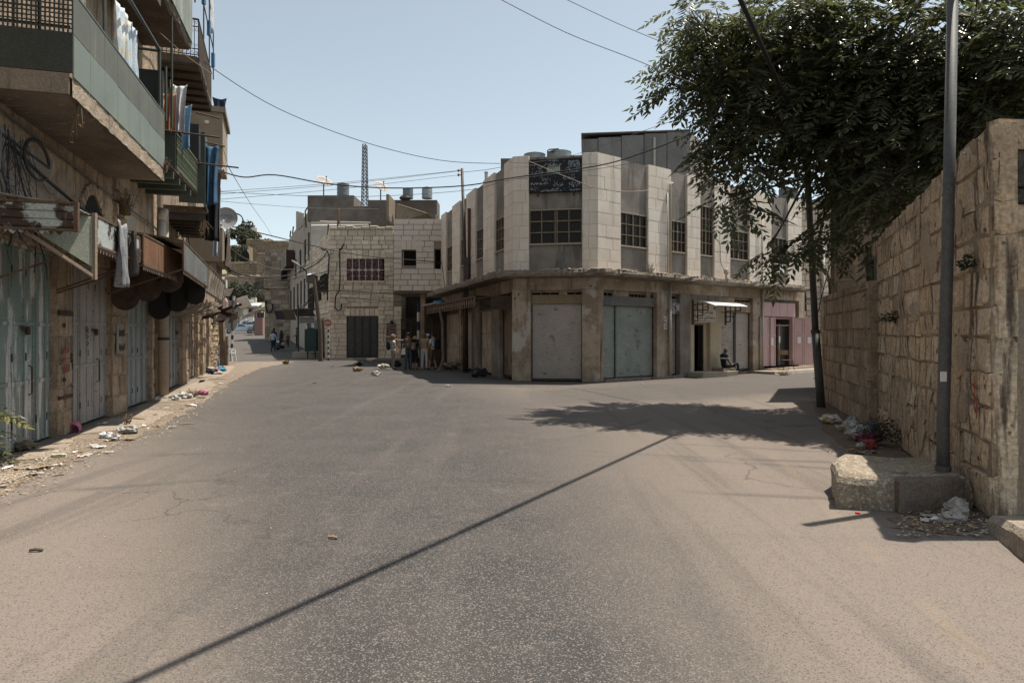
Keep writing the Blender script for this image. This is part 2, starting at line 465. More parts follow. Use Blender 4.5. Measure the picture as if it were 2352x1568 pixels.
# ------------------------------------------------------------------ ground
def road_material():
 m = bpy.data.materials.new('dusty_asphalt'); m.use_nodes = True
 nt = m.node_tree; N, L = nt.nodes, nt.links
 b = N['Principled BSDF']; b.inputs['Roughness'].default_value = .92; b.inputs['Specular IOR Level'].default_value = .25
 pos = N.new('ShaderNodeNewGeometry').outputs['Position']
 sep = N.new('ShaderNodeSeparateXYZ'); L.new(pos, sep.inputs[0])
 def math_(op, a, c=None, d=None):
  x = N.new('ShaderNodeMath'); x.operation = op
  for i, v in enumerate((a, c, d)):
   if v is None: continue
   if isinstance(v, (int, float)): x.inputs[i].default_value = v
   else: L.new(v, x.inputs[i])
  return x.outputs[0]
 def nz(scale, det=5, vec=None, rough=.6):
  t = N.new('ShaderNodeTexNoise'); t.inputs['Scale'].default_value = scale; t.inputs['Detail'].default_value = det; t.inputs['Roughness'].default_value = rough
  L.new(vec or pos, t.inputs['Vector']); return t.outputs['Fac']
 def ramp(f, a, z, lo=0.0, hi=1.0):
  r_ = N.new('ShaderNodeMapRange'); r_.interpolation_type = 'SMOOTHSTEP'
  for i, v in ((1, a), (2, z), (3, lo), (4, hi)): r_.inputs[i].default_value = v
  L.new(f, r_.inputs[0]); return r_.outputs[0]
 def mix(fac, a, c):
  x = N.new('ShaderNodeMix'); x.data_type = 'RGBA'
  L.new(fac, x.inputs[0]) if not isinstance(fac, float) else None
  for v, i in ((a, 6), (c, 7)):
   if isinstance(v, tuple): x.inputs[i].default_value = v + (1,)
   else: L.new(v, x.inputs[i])
  return x.outputs[2]
 # the worn driving lane bends from the near road into the far left street
 yy = math_('MINIMUM', sep.outputs['Y'], 15.0)
 c = math_('MULTIPLY_ADD', sep.outputs['Y'], -.27, .7)
 off = math_('ABSOLUTE', math_('SUBTRACT', sep.outputs['X'], c))
 wob = math_('MULTIPLY_ADD', nz(.35, 4), 2.4, -1.2)
 ratio = math_('DIVIDE', math_('MULTIPLY_ADD', wob, .28, off), math_('MULTIPLY_ADD', yy, .28, .35))
 lane = ramp(ratio, .35, 1.65, 1, 0)
 # second lane to the right-hand street
 c2 = math_('MULTIPLY_ADD', sep.outputs['X'], .55, 17.2)
 off2 = math_('ABSOLUTE', math_('SUBTRACT', sep.outputs['Y'], c2))
 lane2 = math_('MULTIPLY', ramp(math_('ADD', off2, math_('MULTIPLY', wob, 1.2)), 1.5, 4.5, .75, 0), ramp(sep.outputs['X'], -2.5, 2.0))
 far_ = ramp(sep.outputs['Y'], 14, 26, 0, .72)
 lane = math_('MAXIMUM', math_('MAXIMUM', lane, lane2), far_)
 patch = ramp(nz(.8, 6), .35, .68)
 lane = math_('MULTIPLY', lane, math_('MULTIPLY_ADD', patch, .14, .88))
 col = mix(lane, (.190, .157, .131), (.036, .0345, .035))
 # tyre smears
 mp = N.new('ShaderNodeMapping'); mp.inputs['Scale'].default_value = (.16, 1.25, 1); mp.inputs['Rotation'].default_value = (0, 0, R(9)); L.new(pos, mp.inputs[0])
 sm = ramp(nz(1.0, 4, mp.outputs[0]), .53, .70, 0, .30)
 col = mix(math_('MULTIPLY', sm, ramp(sep.outputs['X'], -7, 5, 1, .25)), col, (.085, .073, .065))
 mp2 = N.new('ShaderNodeMapping'); mp2.inputs['Scale'].default_value = (2.6, .11, 1); mp2.inputs['Rotation'].default_value = (0, 0, R(-15)); L.new(pos, mp2.inputs[0])
 col = mix(ramp(nz(1.0, 5, mp2.outputs[0]), .5, .68, 0, .5), col, (.085, .075, .068))
 # curved tyre marks
 for cx_, cy_, r_, w_ in ((-9.0, 21.0, 12.5, .10), (-9.3, 20.6, 14.2, .09), (6.0, 22.0, 13.4, .10), (5.6, 21.6, 15.0, .08), (-14.0, 4.0, 12.0, .09), (-2.0, -6.0, 15.5, .10), (-2.4, -6.0, 16.9, .08)):
  d_ = N.new('ShaderNodeVectorMath'); d_.operation = 'DISTANCE'; d_.inputs[1].default_value = (cx_, cy_, 0); L.new(pos, d_.inputs[0])
  e_ = math_('ABSOLUTE', math_('SUBTRACT', d_.outputs['Value'], r_))
  col = mix(math_('MULTIPLY', ramp(e_, w_ * .3, w_ * 1.4, .42, 0), ramp(nz(.45, 3), .44, .58)), col, (.055, .05, .046))
 # small oily spots and dust patches
 col = mix(ramp(nz(2.6, 3), .70, .76, 0, .3), col, (.10, .085, .073))
 col = mix(ramp(nz(2.2, 8, rough=.72), .54, .74, 0, .34), col, (.215, .178, .146))
 # aggregate
 ag = nz(110, 3);
 col2 = mix(math_('MULTIPLY', ramp(ag, .54, .66, 0, .48), math_('MULTIPLY_ADD', lane, .7, .3)), col, (.27, .23, .19))
 col2 = mix(ramp(ag, .46, .36, 0, .5), col2, (.045, .04, .036))
 vo = N.new('ShaderNodeTexVoronoi'); vo.inputs['Scale'].default_value = 125; L.new(pos, vo.inputs['Vector'])
 vs_ = N.new('ShaderNodeSeparateColor'); L.new(vo.outputs['Color'], vs_.inputs[0])
 col2 = mix(math_('MULTIPLY', ramp(vs_.outputs[0], .80, .86, 0, .42), math_('MULTIPLY_ADD', lane, .7, .3)), col2, (.31, .275, .245))
 col2 = mix(ramp(vs_.outputs[1], .80, .88, 0, .5), col2, (.035, .032, .03))
 ag2 = nz(38, 3)
 col2 = mix(ramp(ag2, .60, .72, 0, .28), col2, (.07, .06, .053))
 # cracks
 wv = N.new('ShaderNodeTexVoronoi'); wv.feature = 'DISTANCE_TO_EDGE'; wv.inputs['Scale'].default_value = .22
 w2 = N.new('ShaderNodeVectorMath'); w2.operation = 'ADD'
 tn = N.new('ShaderNodeTexNoise'); tn.inputs['Scale'].default_value = 1.6; tn.inputs['Detail'].default_value = 6; L.new(pos, tn.inputs['Vector'])
 w3 = N.new('ShaderNodeVectorMath'); w3.operation = 'SCALE'; w3.inputs['Scale'].default_value = .9; L.new(tn.outputs['Color'], w3.inputs[0])
 L.new(pos, w2.inputs[0]); L.new(w3.outputs[0], w2.inputs[1]); L.new(w2.outputs[0], wv.inputs['Vector'])
 crack = math_('MULTIPLY', ramp(wv.outputs['Distance'], .0, .0042, .85, 0), ramp(nz(.5, 2), .45, .53))
 col2 = mix(crack, col2, (.06, .05, .043))
 # faint worn yellow line along the right side
 ly = math_('MULTIPLY_ADD', sep.outputs['Y'], .215, 1.72)
 ln = math_('ABSOLUTE', math_('SUBTRACT', sep.outputs['X'], ly))
 lm = math_('MULTIPLY', ramp(ln, .03, .08, .10, 0), math_('MULTIPLY', ramp(nz(1.2, 5), .40, .62), ramp(sep.outputs['Y'], 12, 11)))
 col2 = mix(lm, col2, (.36, .25, .125))
 L.new(col2, b.inputs['Base Color'])
 bp = N.new('ShaderNodeBump'); bp.inputs['Strength'].default_value = .35; bp.inputs['Distance'].default_value = .004
 L.new(math_('ADD', ag, math_('MULTIPLY', ag2, .7)), bp.inputs['Height']); L.new(bp.outputs[0], b.inputs['Normal'])
 return m

def sheet(name, poly, z, m, n_edge=1, jit=0.0, kind='structure'):
 pts = []
 for i, p in enumerate(poly):
  q = poly[(i + 1) % len(poly)]
  for k in range(n_edge):
   t = k / n_edge
   x, y = p[0] + (q[0] - p[0]) * t, p[1] + (q[1] - p[1]) * t
   if jit:
    x += jit * noise.noise(Vector((x * 1.9, y * 1.9, 0))) + jit * .5 * noise.noise(Vector((x * 7, y * 7, 3)))
    y += jit * noise.noise(Vector((x * 1.7, y * 1.7, 9)))
   pts.append((x, y, gz(x, y) + z))
 mb = MB(); mb.add(pts, [tuple(range(len(pts)))])
 o = mb.build(name, m)
 o['kind'] = kind
 return o

ROADM = road_material()
xs = [-160, -100, -60, -40, -30, -25, -20, -15, -10, -5, 0, 5, 10, 20, 40, 80, 200, 400]
ys = [-40, -10, 0, 10, 20, 30, 40, 46, 48, 50, 52, 55, 58, 62, 68, 75, 85, 100, 120, 132]
mb = MB()
mb.add([(x, y, gz(x, y)) for y in ys for x in xs], [(j * len(xs) + i, j * len(xs) + i + 1, (j + 1) * len(xs) + i + 1, (j + 1) * len(xs) + i) for j in range(len(ys) - 1) for i in range(len(xs) - 1)])
mb.build('road', ROADM)['kind'] = 'structure'

LA = Fr(-7.46, 10.71, -.281, 1)
BEND = LA.px(346, 921)[0]
_b = LA.P(BEND, 0, 0)
LB = Fr(_b.x, _b.y, -.365, 1)

# left pavement: dusty concrete with an irregular edge against the asphalt
edge_px = [(-60, 1160), (60, 1098), (118, 1076), (228, 1037), (336, 995), (417, 956), (470, 921), (516, 888), (560, 862), (600, 845)]
edge = [gnd(*p) for p in edge_px]
poly = [(p.x, p.y) for p in edge] + [(-13.5, 41), (-18.2, 41)] + [(LB.P(LB.U(480), .0, 0).x, LB.P(LB.U(480), 0, 0).y), (_b.x, _b.y), (LA.P(-7, 0, 0).x, LA.P(-7, 0, 0).y)]
DIRT = mat('dry_dirt', (.245, .20, .155), (.165, .13, .10), 3.0, bump=.8, bscale=45, fine=.45, fscale=60, spots=(.17, .12, .075), pscale=22, pthr=(.55, .68))
sheet('pavement_edge_dirt', poly, .005, DIRT, 16, .2)
def gp(px, py, z=0):
 p = gnd(px, py, z); return (p.x, p.y)
for nm, q in (('pavement', [(40, 1060), (150, 1046), (176, 1010), (145, 1012), (60, 1036)]),
     ('pavement', [(176, 1000), (330, 982), (404, 946), (330, 940), (258, 962)]),
     ('pavement', [(352, 925), (446, 920), (500, 884), (470, 872), (400, 895)]),
     ('pavement', [(455, 880), (520, 862), (540, 842), (505, 838), (470, 860)]),
     ('pavement', [(-40, 1128), (60, 1092), (112, 1070), (30, 1064), (-40, 1080)])):
 sheet(nm, [gp(*p) for p in q], .014, PAVE, 9, .11)
# dirt strip along the right wall
sheet('wall_foot_dirt', [gp(1860, 912), gp(1890, 985), gp(1950, 1040), gp(2040, 1052), gp(2110, 1052), gp(2010, 985), gp(1925, 935), gp(1905, 905)], .005, mat('damp_dirt', (.17, .125, .085), (.12, .085, .06), 4, bump=.8, bscale=40, fine=.4), 8, .1)  # darker and browner than the dirt of the left pavement
sheet('wall_foot_dirt', [gp(2045, 1190), gp(2110, 1215), (3.35, 5.75), (3.75, 5.5), (4.15, 5.75), (4.3, 6.3), gp(2120, 1175)], .005, mat('damp_dirt', (0, 0, 0)), 8, .08)
# footway of the corner building and of the far stone house
# ------------------------------------------------------------------ the corner building
TOPZ, CAN0, CAN1 = 8.14, 3.72, 3.96
LF = Fr(.06, 23.8, -.314, .949)
CF = Fr(.06, 23.8, 2.99, -.54)
RF = Fr(3.05, 23.26, .793, .609)
CW = math.hypot(2.99, .54)
LE, RE = LF.U(1013), RF.U(1841.5)
corner = thing('corner_building', 'two storey corner building of pale stone strips above closed shops, chamfered front and broken canopy', 'building', (1.5, 25.5, 0))
wallm = MB()
DEPTH = 9.0
for fr, u0, u1 in ((LF, 0.0, LE), (CF, 0.0, CW), (RF, 0.0, RE)):
 wallm.fbox(fr, u0, u1, -.46, -.16, CAN0 - .5, TOPZ)
wallm.build('wall', RENDER, corner)
back = MB()   # the body behind the facades, and its roof
a, b_, c_, d_ = LF.P(LE, -.3, 0), LF.P(0, -.42, 0), RF.P(0, -.42, 0), RF.P(RE, -.3, 0)
e_, f_ = Vector((d_.x - 6.5, d_.y + 9, 0)), Vector((a.x + 3.5, a.y + 4, 0))
foot = [a, b_, c_, d_, e_, f_]
back.plate([p + Vector((0, 0, 7.55)) for p in foot], (0, 0, .2))
for p, q in ((d_, e_), (e_, f_), (f_, a)):
 dd = (q - p).normalized(); nn = Vector((-dd.y, dd.x, 0)) * .3
 back.hexa([p, q, q + nn, p + nn] + [v + Vector((0, 0, TOPZ - .1)) for v in (p, q, q + nn, p + nn)])
back.build('roof', CONC_G, corner)

WINM = mat('brown_window_bar', (.26, .20, .13), (.16, .12, .08), 8, rough=.6, bump=.1)
def strip(fr, u0, u1, seed, w=.0):
 mb = MB(); mb.fbox(fr, u0 + .002, u1 - .002, -.158, w - .012, CAN1 - .06, TOPZ + .03); o = mb.build('pilaster', JOINT_P, corner)
 wd = u1 - u0
 courses(fr, o, CLAD, u0, u1, CAN1 - .05, TOPZ + .05, .43, wd * .38, wd * .8, prot=.010, depth=.06, name='stone_panel', joint=.004, soft=.015, rough=.006, seed=seed, hvar=.0)
def bay(fr, u0, u1, seed, z0=5.0, z1=6.2, cols=4, rows=3, sign=False):
 g = random.Random(seed)
 mb = MB()
 mb.fbox(fr, u0, u1, -.159, -.105, CAN1 - .06, z0 - .05); mb.build('render_panel', RENDER, corner); mb = MB()
 mb.fbox(fr, u0, u1, -.159, -.105, z1 + .03, TOPZ + .01)
 mb.build('render_panel', RENDER, corner)
 f = MB()
 f.fbox(fr, u0 - .01, u1 + .01, -.15, -.03, z0 - .05, z0)
 fo = f.build('window', mat('pale_sill', (.40, .34, .27)), corner); f = MB(); f.fbox(fr, u0, u1, -.15, -.07, z1, z1 + .03); f.build('window_head', mat('pale_sill', (0, 0, 0)), fo)
 p = MB()
 for i in range(cols):
  for j in range(rows):
   a_, b2 = u0 + (u1 - u0) * i / cols, u0 + (u1 - u0) * (i + 1) / cols
   p = MB(); p.fbox(fr, a_ + .02, b2 - .02, -.150, -.142, z0 + (z1 - z0) * j / rows + .015, z0 + (z1 - z0) * (j + 1) / rows - .015)
   p.build('pane', GLASSD, fo)
 gr = MB()
 for i in range(cols + 1):
  u = u0 + (u1 - u0) * i / cols; t = .022 if i % 2 == 0 else .012
  gr.fbox(fr, u - t, u + t, -.138, -.085, z0, z1)
 for j in range(rows + 1):
  z = z0 + (z1 - z0) * j / rows
  gr.fbox(fr, u0, u1, -.136, -.083, z - .016, z + .016)
 gr.build('window_bars', WINM, fo)
 sl = MB(); n = int((z1 - z0) / .045)
 for k in range(n):
  z = z0 + .02 + (z1 - z0 - .04) * k / n
  sl.fbox(fr, u0 + .02, u1 - .02, -.141, -.128, z, z + .012)
 tag(sl.build('insect_louvres', IRON, fo), None, None, None, 'stuff')
 return fo

rf_px = [1374, 1426.3, 1489, 1541.6, 1578.6, 1609, 1641, 1677.4, 1721.7, 1772, 1810, 1841.5]
rf_u = [RF.U(p) for p in rf_px]; rf_u[0] = .0
for i in range(len(rf_u) - 1):
 if i % 2 == 0: strip(RF, rf_u[i], rf_u[i + 1], 50 + i)
 else: bay(RF, rf_u[i], rf_u[i + 1], 50 + i, z1=7.02 if i == 5 else 6.2, rows=4 if i == 5 else 3)
lf_px = [1180, 1157.7, 1134.8, 1109.8, 1091.3, 1071, 1056, 1038.5, 1024, 1013]
lf_u = [LF.U(p) for p in lf_px]; lf_u[0] = 0.0
for i in range(len(lf_u) - 1):
 lo, hi = lf_u[i], lf_u[i + 1]
 if i % 2 == 0 or i == 8: strip(LF, lo, hi, 80 + i) if i != 7 else None
 if i % 2 == 1: bay(LF, lo, hi, 80 + i, z0=5.0, z1=6.25, cols=4)
c1, c2 = CF.U(1215), CF.U(1337)
strip(CF, 0.0, c1, 101); strip(CF, c2, CW, 102)
# chamfer bay: signboard, render band, wide window, render panel
mb = MB(); mb.fbox(CF, c1, c2, -.159, -.105, CAN1 - .06, 4.94); mb.build('render_panel', RENDER, corner); mb = MB(); mb.fbox(CF, c1, c2, -.159, -.105, 6.23, TOPZ)
mb.build('render_panel', RENDER, corner)
wz0, wz1 = 4.99, 6.2
f = MB(); f.fbox(CF, c1, c2, -.15, -.03, wz0 - .05, wz0)
fo = f.build('window', mat('pale_sill', (.4, .34, .27)), corner); f = MB(); f.fbox(CF, c1, c2, -.15, -.06, wz1, wz1 + .03); f.build('window_head', mat('pale_sill', (0, 0, 0)), fo)
cu = [c1 + (c2 - c1) * t for t in (0, .235, .49, .53, .75, 1)]
gr = MB()
for u in cu[1:-1]: gr.fbox(CF, u - .018, u + .018, -.138, -.08, wz0, wz1)
gr.fbox(CF, c1, c1 + .04, -.138, -.08, wz0, wz1); gr.fbox(CF, c2 - .04, c2, -.138, -.08, wz0, wz1)
for k in range(4):
 z = wz0 + (wz1 - wz0) * k / 3; gr.fbox(CF, c1, c2, -.136, -.078, max(wz0, z - .02), z + .02)
gr.build('window_bars', WINM, fo)
for i in range(5):
 if i == 2: continue
 for k in range(3):
  p = MB(); p.fbox(CF, cu[i] + .03, cu[i + 1] - .03, -.15, -.142, wz0 + .4 * k + .03, wz0 + .4 * k + .38); p.build('pane', GLASSD, fo)
msh = MB()
for k in range(34):
 u = c1 + (c2 - c1) * (k + .5) / 34; msh.fbox(CF, u - .004, u + .004, -.141, -.136, wz0, wz1)
for k in range(24):
 z = wz0 + 1.2 * (k + .5) / 24; msh.fbox(CF, c1, c2, -.1405, -.1365, z - .003, z + .003)
tag(msh.build('wire_mesh', IRON, fo), None, None, None, 'stuff')

# black signboard with flaking white letters
sz0, sz1 = CF.Z(1276, 441), CF.Z(1276, 366)
sb = thing('signboard', 'black weathered signboard with flaked white lettering on the chamfered upper corner', 'sign', CF.P((c1 + c2) / 2, 0, sz0))
mb = MB(); mb.fbox(CF, c1 + .005, c2 - .005, -.10, .02, sz0, sz1)
mb.build('board', mat('black_signboard', (.011, .011, .012), (.02, .02, .021), 6, rough=.6, bump=.05), sb)
mb = MB()
for u in (c1 + .32, c2 - .3):
 mb.fbox(CF, u - .02, u + .02, -.09, .028, sz0 - .13, sz0 + .01); mb.fbox(CF, u - .02, u + .02, -.09, .028, sz1 - .01, sz1 + .1)
mb.fbox(CF, c1, c2, -.09, .026, sz1, sz1 + .02)
mb.build('bracket', IRON, sb)
WORN = mat('worn_white_lettering', (.50, .53, .56), (.25, .27, .30), 30, fine=.3)
g = random.Random(3); mb = MB()
sw, sh = c2 - c1, sz1 - sz0
def flake(cx, cz, lx, lz, n=6):
 P = []
 for k in range(n):
  t = 2 * math.pi * k / n
  P.append(CF.P(c1 + (cx + lx * math.cos(t) * g.uniform(.45, 1.1)) * sw, .0205, sz0 + (cz + lz * math.sin(t) * g.uniform(.4, 1.1)) * sh))
 mb.plate(P, Vector((CF.nx, CF.ny, 0)) * .003)
for (rx, rz, ww, hh, n) in ((.47, .95, .1, .03, 26), (.48, .83, .12, .05, 60), (.85, .84, .11, .09, 110), (.25, .80, .08, .05, 24), (.08, .85, .06, .02, 12), (.15, .60, .11, .07, 34), (.22, .66, .03, .09, 16),
       (.82, .66, .13, .09, 46), (.78, .44, .14, .07, 30), (.33, .40, .08, .05, 18), (.2, .27, .18, .025, 60), (.56, .22, .1, .05, 26), (.86, .22, .1, .07, 34), (.1, .12, .08, .05, 16),
       (.33, .04, .12, .035, 34), (.52, .06, .1, .05, 22), (.88, .04, .1, .02, 22), (.5, .5, .45, .45, 60)):
 for k in range(n):
  v = g.random() < .35
  flake(rx + g.uniform(-ww, ww), min(.97, max(.03, rz + g.uniform(-hh, hh))), g.uniform(.004, .009) if v else g.uniform(.006, .019), g.uniform(.012, .035) if v else g.uniform(.005, .013))
tag(mb.build('worn_lettering', WORN, sb), None, None, None, 'stuff')
pu0, pu1 = c1 + sw * .345, c1 + sw * .59
mb = MB(); mb.fbox(CF, pu0, pu1, .0, .024, sz0 + sh * .655, sz0 + sh * .77); mb.build('poster_top', mat('cream_poster', (.50, .45, .40), (.40, .35, .3), 20), sb)
mb = MB(); mb.fbox(CF, pu0 - .01, pu1, .0, .0245, sz0 + sh * .565, sz0 + sh * .6535); mb.build('poster_bottom', mat('green_poster', (.13, .33, .24), (.25, .42, .34), 24), sb)
text_on(CF, 'מ727 11', (pu0 + pu1) / 2, sz0 + sh * .675, .15, mat('poster_ink', (.05, .045, .045), fine=0), sb, .026, 'poster_lettering', width=(pu1 - pu0) * .85)

# ---- canopy slab: runs along the three facades, edge broken
def offs(w):
 def inter(f1, f2):
  # intersection of the two facades moved out by w
  A = Vector((f1.nx, f1.ny)); B = Vector((f2.nx, f2.ny)); O2 = Vector((f2.ox, f2.oy))
  a = A.x * f1.ox + A.y * f1.oy + w; b = B.x * f2.ox + B.y * f2.oy + w
  det = A.x * B.y - A.y * B.x
  return Vector(((a * B.y - A.y * b) / det, (A.x * b - a * B.x) / det, 0))
 return inter(LF, CF), inter(CF, RF)
CANW = .78
def canopy_path(w, n=22):
 k1, k2 = offs(w)
 end_l, end_r = LF.P(LE + .6, w, 0), RF.P(RF.U(1868, CANW), w, 0)
 pts = []
 for p, q, m_ in ((end_l, k1, n), (k1, k2, 14), (k2, end_r, n + 10)):
  for i in range(m_): pts.append(p.lerp(q, i / m_))
 pts.append(end_r); return pts
inn, out_ = canopy_path(-.12), canopy_path(CANW)
vs_, fs = [], []
for i, (p, q) in enumerate(zip(inn, out_)):
 j1, j2 = noise.noise(Vector((i * .9, 0, 0))) * .07, noise.noise(Vector((i * .8, 5, 0))) * .05
 q1 = q + (p - q).normalized() * (.06 + j1); q2 = q + (p - q).normalized() * (.03 + j2)
 vs_ += [p + Vector((0, 0, CAN0)), q1 + Vector((0, 0, CAN0 + .03 + j2)), q2 + Vector((0, 0, CAN0 + .13)), q1 + Vector((0, 0, CAN1 + j1 * .5)), p + Vector((0, 0, CAN1 + .01))]
for i in range(len(inn) - 1):
 for k in range(5):
  k2 = (k + 1) % 5
  fs.append((i * 5 + k, i * 5 + k2, (i + 1) * 5 + k2, (i + 1) * 5 + k))
fs += [(0, 1, 2, 3, 4), tuple(len(vs_) - 5 + k for k in (4, 3, 2, 1, 0))]
mb = MB(); mb.add(vs_, fs); canopy = mb.build('canopy', mat('broken_canopy', (.27, .225, .175), (.16, .13, .10), 3, streak=(.10, .08, .06), sthr=(.55, .7), sscale=(3, 3, 1), bump=1, bscale=16, bdist=.05, fine=.4), corner)
g = random.Random(12); mb = MB()
for i in range(260):
 k = g.randrange(3, len(out_) - 2); p = out_[k].lerp(out_[k + 1], g.random()).lerp(inn[k], g.random() ** 2 * .4 + .06); s_ = g.uniform(.02, .06)
 mb.ellipsoid(p + Vector((0, 0, CAN1 + s_ * .3)), (s_ * 1.4, s_ * 1.2, s_ * .7), 5, 4, .5, seed=i)
tag(mb.build('rubble', mat('rubble', (.42, .36, .29), (.28, .23, .18), 9), canopy), None, None, None, 'stuff')

# ---- ground floor: pillars, beam, lintels, roller shutters
pl = MB()
def shutter(fr, u0, u1, z0, z1, m, w=-.22, pitch=.075, seed=0, dent=.008):
 mb = MB(); n = max(4, int((z1 - z0) / pitch)); g = random.Random(seed)
 nu = 8
 prof = []
 for k in range(n):
  za = z0 + (z1 - z0) * k / n
  prof += [(za, 0.0), (za + pitch * .25, .018), (za + pitch * .7, .018)]
 prof.append((z1, 0))
 V = []
 for z, dw in prof:
  for i in range(nu + 1):
   u = u0 + (u1 - u0) * i / nu
   V.append(fr.P(u, w + dw + dent * noise.noise(Vector((u * 2.3, z * 6, seed))), z))
 k = nu + 1
 mb.add(V, [(j * k + i, j * k + i + 1, (j + 1) * k + i + 1, (j + 1) * k + i) for j in range(len(prof) - 1) for i in range(nu)])
 o = mb.build('roller_shutter', m, corner)
 r_ = MB()
 for u in (u0, u1): r_.fbox(fr, u - .03, u + .03, w - .04, w + .05, z0, z1)
 r_.fbox(fr, u0, u1, w - .02, w + .03, z0 - .0, z0 + .07)
 r_.build('shutter_rail', STEEL_D, o)
 return o
def vents(fr, u0, u1, z0, z1, n, w=-.2):
 mb = MB(); mb.fbox(fr, u0, u1, w - .12, w - .06, z0, z1)
 o = mb.build('vent_opening', DARK, corner)
 b2 = MB()
 for i in range(n + 1):
  u = u0 + (u1 - u0) * i / n; b2.fbox(fr, u - .015, u + .015, w - .05, w, z0, z1)
 b2.build('vent_bar', WINM, o)
SH_G = mat('grey_shutter', (.46, .41, .375), (.38, .34, .305), 1.3, streak=(.12, .095, .075), sthr=(.6, .75), sscale=(3, 3, 4), rough=.65, bump=.1, spots=(.30, .24, .15), pscale=2.2, pthr=(.66, .7))
SH_T = mat('teal_grey_shutter', (.33, .36, .325), (.26, .28, .25), 1.2, streak=(.10, .10, .088), sthr=(.56, .74), sscale=(3, 3, 3), rough=.65, bump=.1)
SH_B = mat('brown_shutter', (.26, .195, .14), (.18, .13, .09), 1.5, streak=(.07, .05, .035), sthr=(.55, .7), sscale=(3, 3, 1), rough=.7)
SH_P = mat('pinkish_grey_shutter', (.46, .40, .355), (.36, .31, .27), 1.6, streak=(.11, .09, .075), sthr=(.58, .7), sscale=(2, 2, 14), rough=.7)
FOOT = 0.0
beam = MB()
beam.fbox(CF, .0, CW, -.40, .0, 3.30, CAN0 + .02); beam.fbox(RF, .0, RE + .25, -.40, .0, 3.32, CAN0 + .02); beam.fbox(LF, .0, LE, -.40, -.02, 3.25, CAN0 + .02)
beam.build('beam', PLASTER, corner)
def pillar(fr, u0, u1, z1=3.34, w1=.02, w0=-.42, m=PLASTER, z0=0):
 mb = MB(); n = 9
 for k in range(n):   # slightly uneven shaft with worn arrises
  pass
 mb.bbox(fr, u0, u1, w0, w1, z0, z1, .02)
 return mb.build('pillar', m, corner)
pillar(CF, -.06, CF.U(1219)); pillar(CF, CF.U(1336.5), CW - .01, w1=.02)
pillar(RF, .0, RF.U(1386), w0=-.4)
cs0, cs1 = CF.U(1219.5), CF.U(1336)
shutter(CF, cs0, cs1, .03, CF.Z(1278, 698, -.2), SH_G, seed=1)
mb = MB(); mb.fbox(CF, cs0, cs1, -.3, -.12, CF.Z(1278, 698, -.2) + .002, CF.Z(1278, 677, -.2)); mb.build('lintel', mat('ochre_render', (.27, .21, .14), (.22, .165, .11), 2, spots=(.06, .045, .03), pscale=5, pthr=(.7, .72)), corner)
zv0, zv1 = CF.Z(1278, 677, -.2), 3.31
vents(CF, cs0, CF.U(1283), zv0, zv1, 3); vents(CF, CF.U(1302), cs1, zv0, zv1, 2)
mb = MB(); mb.fbox(CF, CF.U(1283), CF.U(1302), -.3, -.13, zv0, zv1); mb.build('vent_pier', PLASTER, corner)
# right facade shops
U5 = lambda z: RF.U(1320.7 + .403 * z)
ts0, ts1 = RF.U(1386), U5(466)
shutter(RF, ts0, ts0 + (ts1 - ts0) * .275, .05, 2.76, SH_T, seed=2); shutter(RF, ts0 + (ts1 - ts0) * .285, ts1, .05, 2.76, SH_T, seed=3)
mb = MB(); mb.fbox(RF, ts0 + (ts1 - ts0) * .27, ts0 + (ts1 - ts0) * .29, -.24, -.15, .05, 2.76); mb.build('shutter_post', mat('teal_post', (.16, .24, .22)), corner)
mb = MB(); mb.fbox(RF, ts0, ts1, -.3, -.08, 2.765, 3.10); mb.build('lintel', CONC_G, corner)
vents(RF, ts0, ts0 + (ts1 - ts0) * .22, 3.10, 3.32, 3); vents(RF, ts0 + (ts1 - ts0) * .5, ts0 + (ts1 - ts0) * .84, 3.10, 3.32, 5); vents(RF, ts0 + (ts1 - ts0) * .92, ts1, 3.1, 3.32, 1)
mb = MB(); mb.fbox(RF, ts0 + (ts1 - ts0) * .22, ts0 + (ts1 - ts0) * .5, -.3, -.12, 3.1, 3.32); mb.fbox(RF, ts0 + (ts1 - ts0) * .84, ts0 + (ts1 - ts0) * .92, -.3, -.12, 3.1, 3.32); mb.build('vent_pier', PLASTER, corner)
pillar(RF, ts1, U5(541))
shutter(RF, U5(541), U5(597), .06, 2.78, SH_P, seed=4)
mb = MB(); mb.fbox(RF, U5(541), U5(597), -.3, -.1, 2.785, 3.12); mb.build('lintel', CONC_G, corner); vents(RF, U5(541), U5(597), 3.12, 3.32, 2)
pillar(RF, U5(597), U5(655), m=mat('stained_grey_render', (0, 0, 0)))
CREAM = mat('cream_plaster', (.55, .46, .33), (.46, .38, .27), 1.4, bump=.2, bscale=30)
dr0, dr1 = U5(676), U5(742)
mb = MB(); mb.fbox(RF, U5(655), dr0, -.35, .03, 0, 3.1); mb.fbox(RF, U5(768), U5(830), -.35, .03, 0, 3.1); mb.fbox(RF, dr0, U5(768), -.35, -.10, 2.12, 3.1); mb.fbox(RF, dr1, U5(768), -.35, -.12, .12, 2.12)
mb.build('doorway_surround', CREAM, corner)
mb = MB(); mb.fbox(RF, U5(655), U5(830), -.36, -.05, 3.1, 3.33); mb.build('lintel', mat('stained_grey_render', (0, 0, 0)), corner)
mb = MB(); mb.fbox(RF, dr0, dr1, -1.8, -1.7, 0, 2.12); mb.fbox(RF, dr0, dr1, -1.7, -.2, .02, .12); d = mb.build('doorway', DARK, corner)
mb = MB(); mb.fbox(RF, dr0, dr0 + .05, -.3, -.08, .12, 2.12); mb.fbox(RF, dr1 - .05, dr1, -.3, -.08, .12, 2.12); mb.fbox(RF, dr0, dr1, -.3, -.08, 2.07, 2.12); mb.build('door_frame', IRON, d)
ds0, ds1 = U5(830), U5(1012)
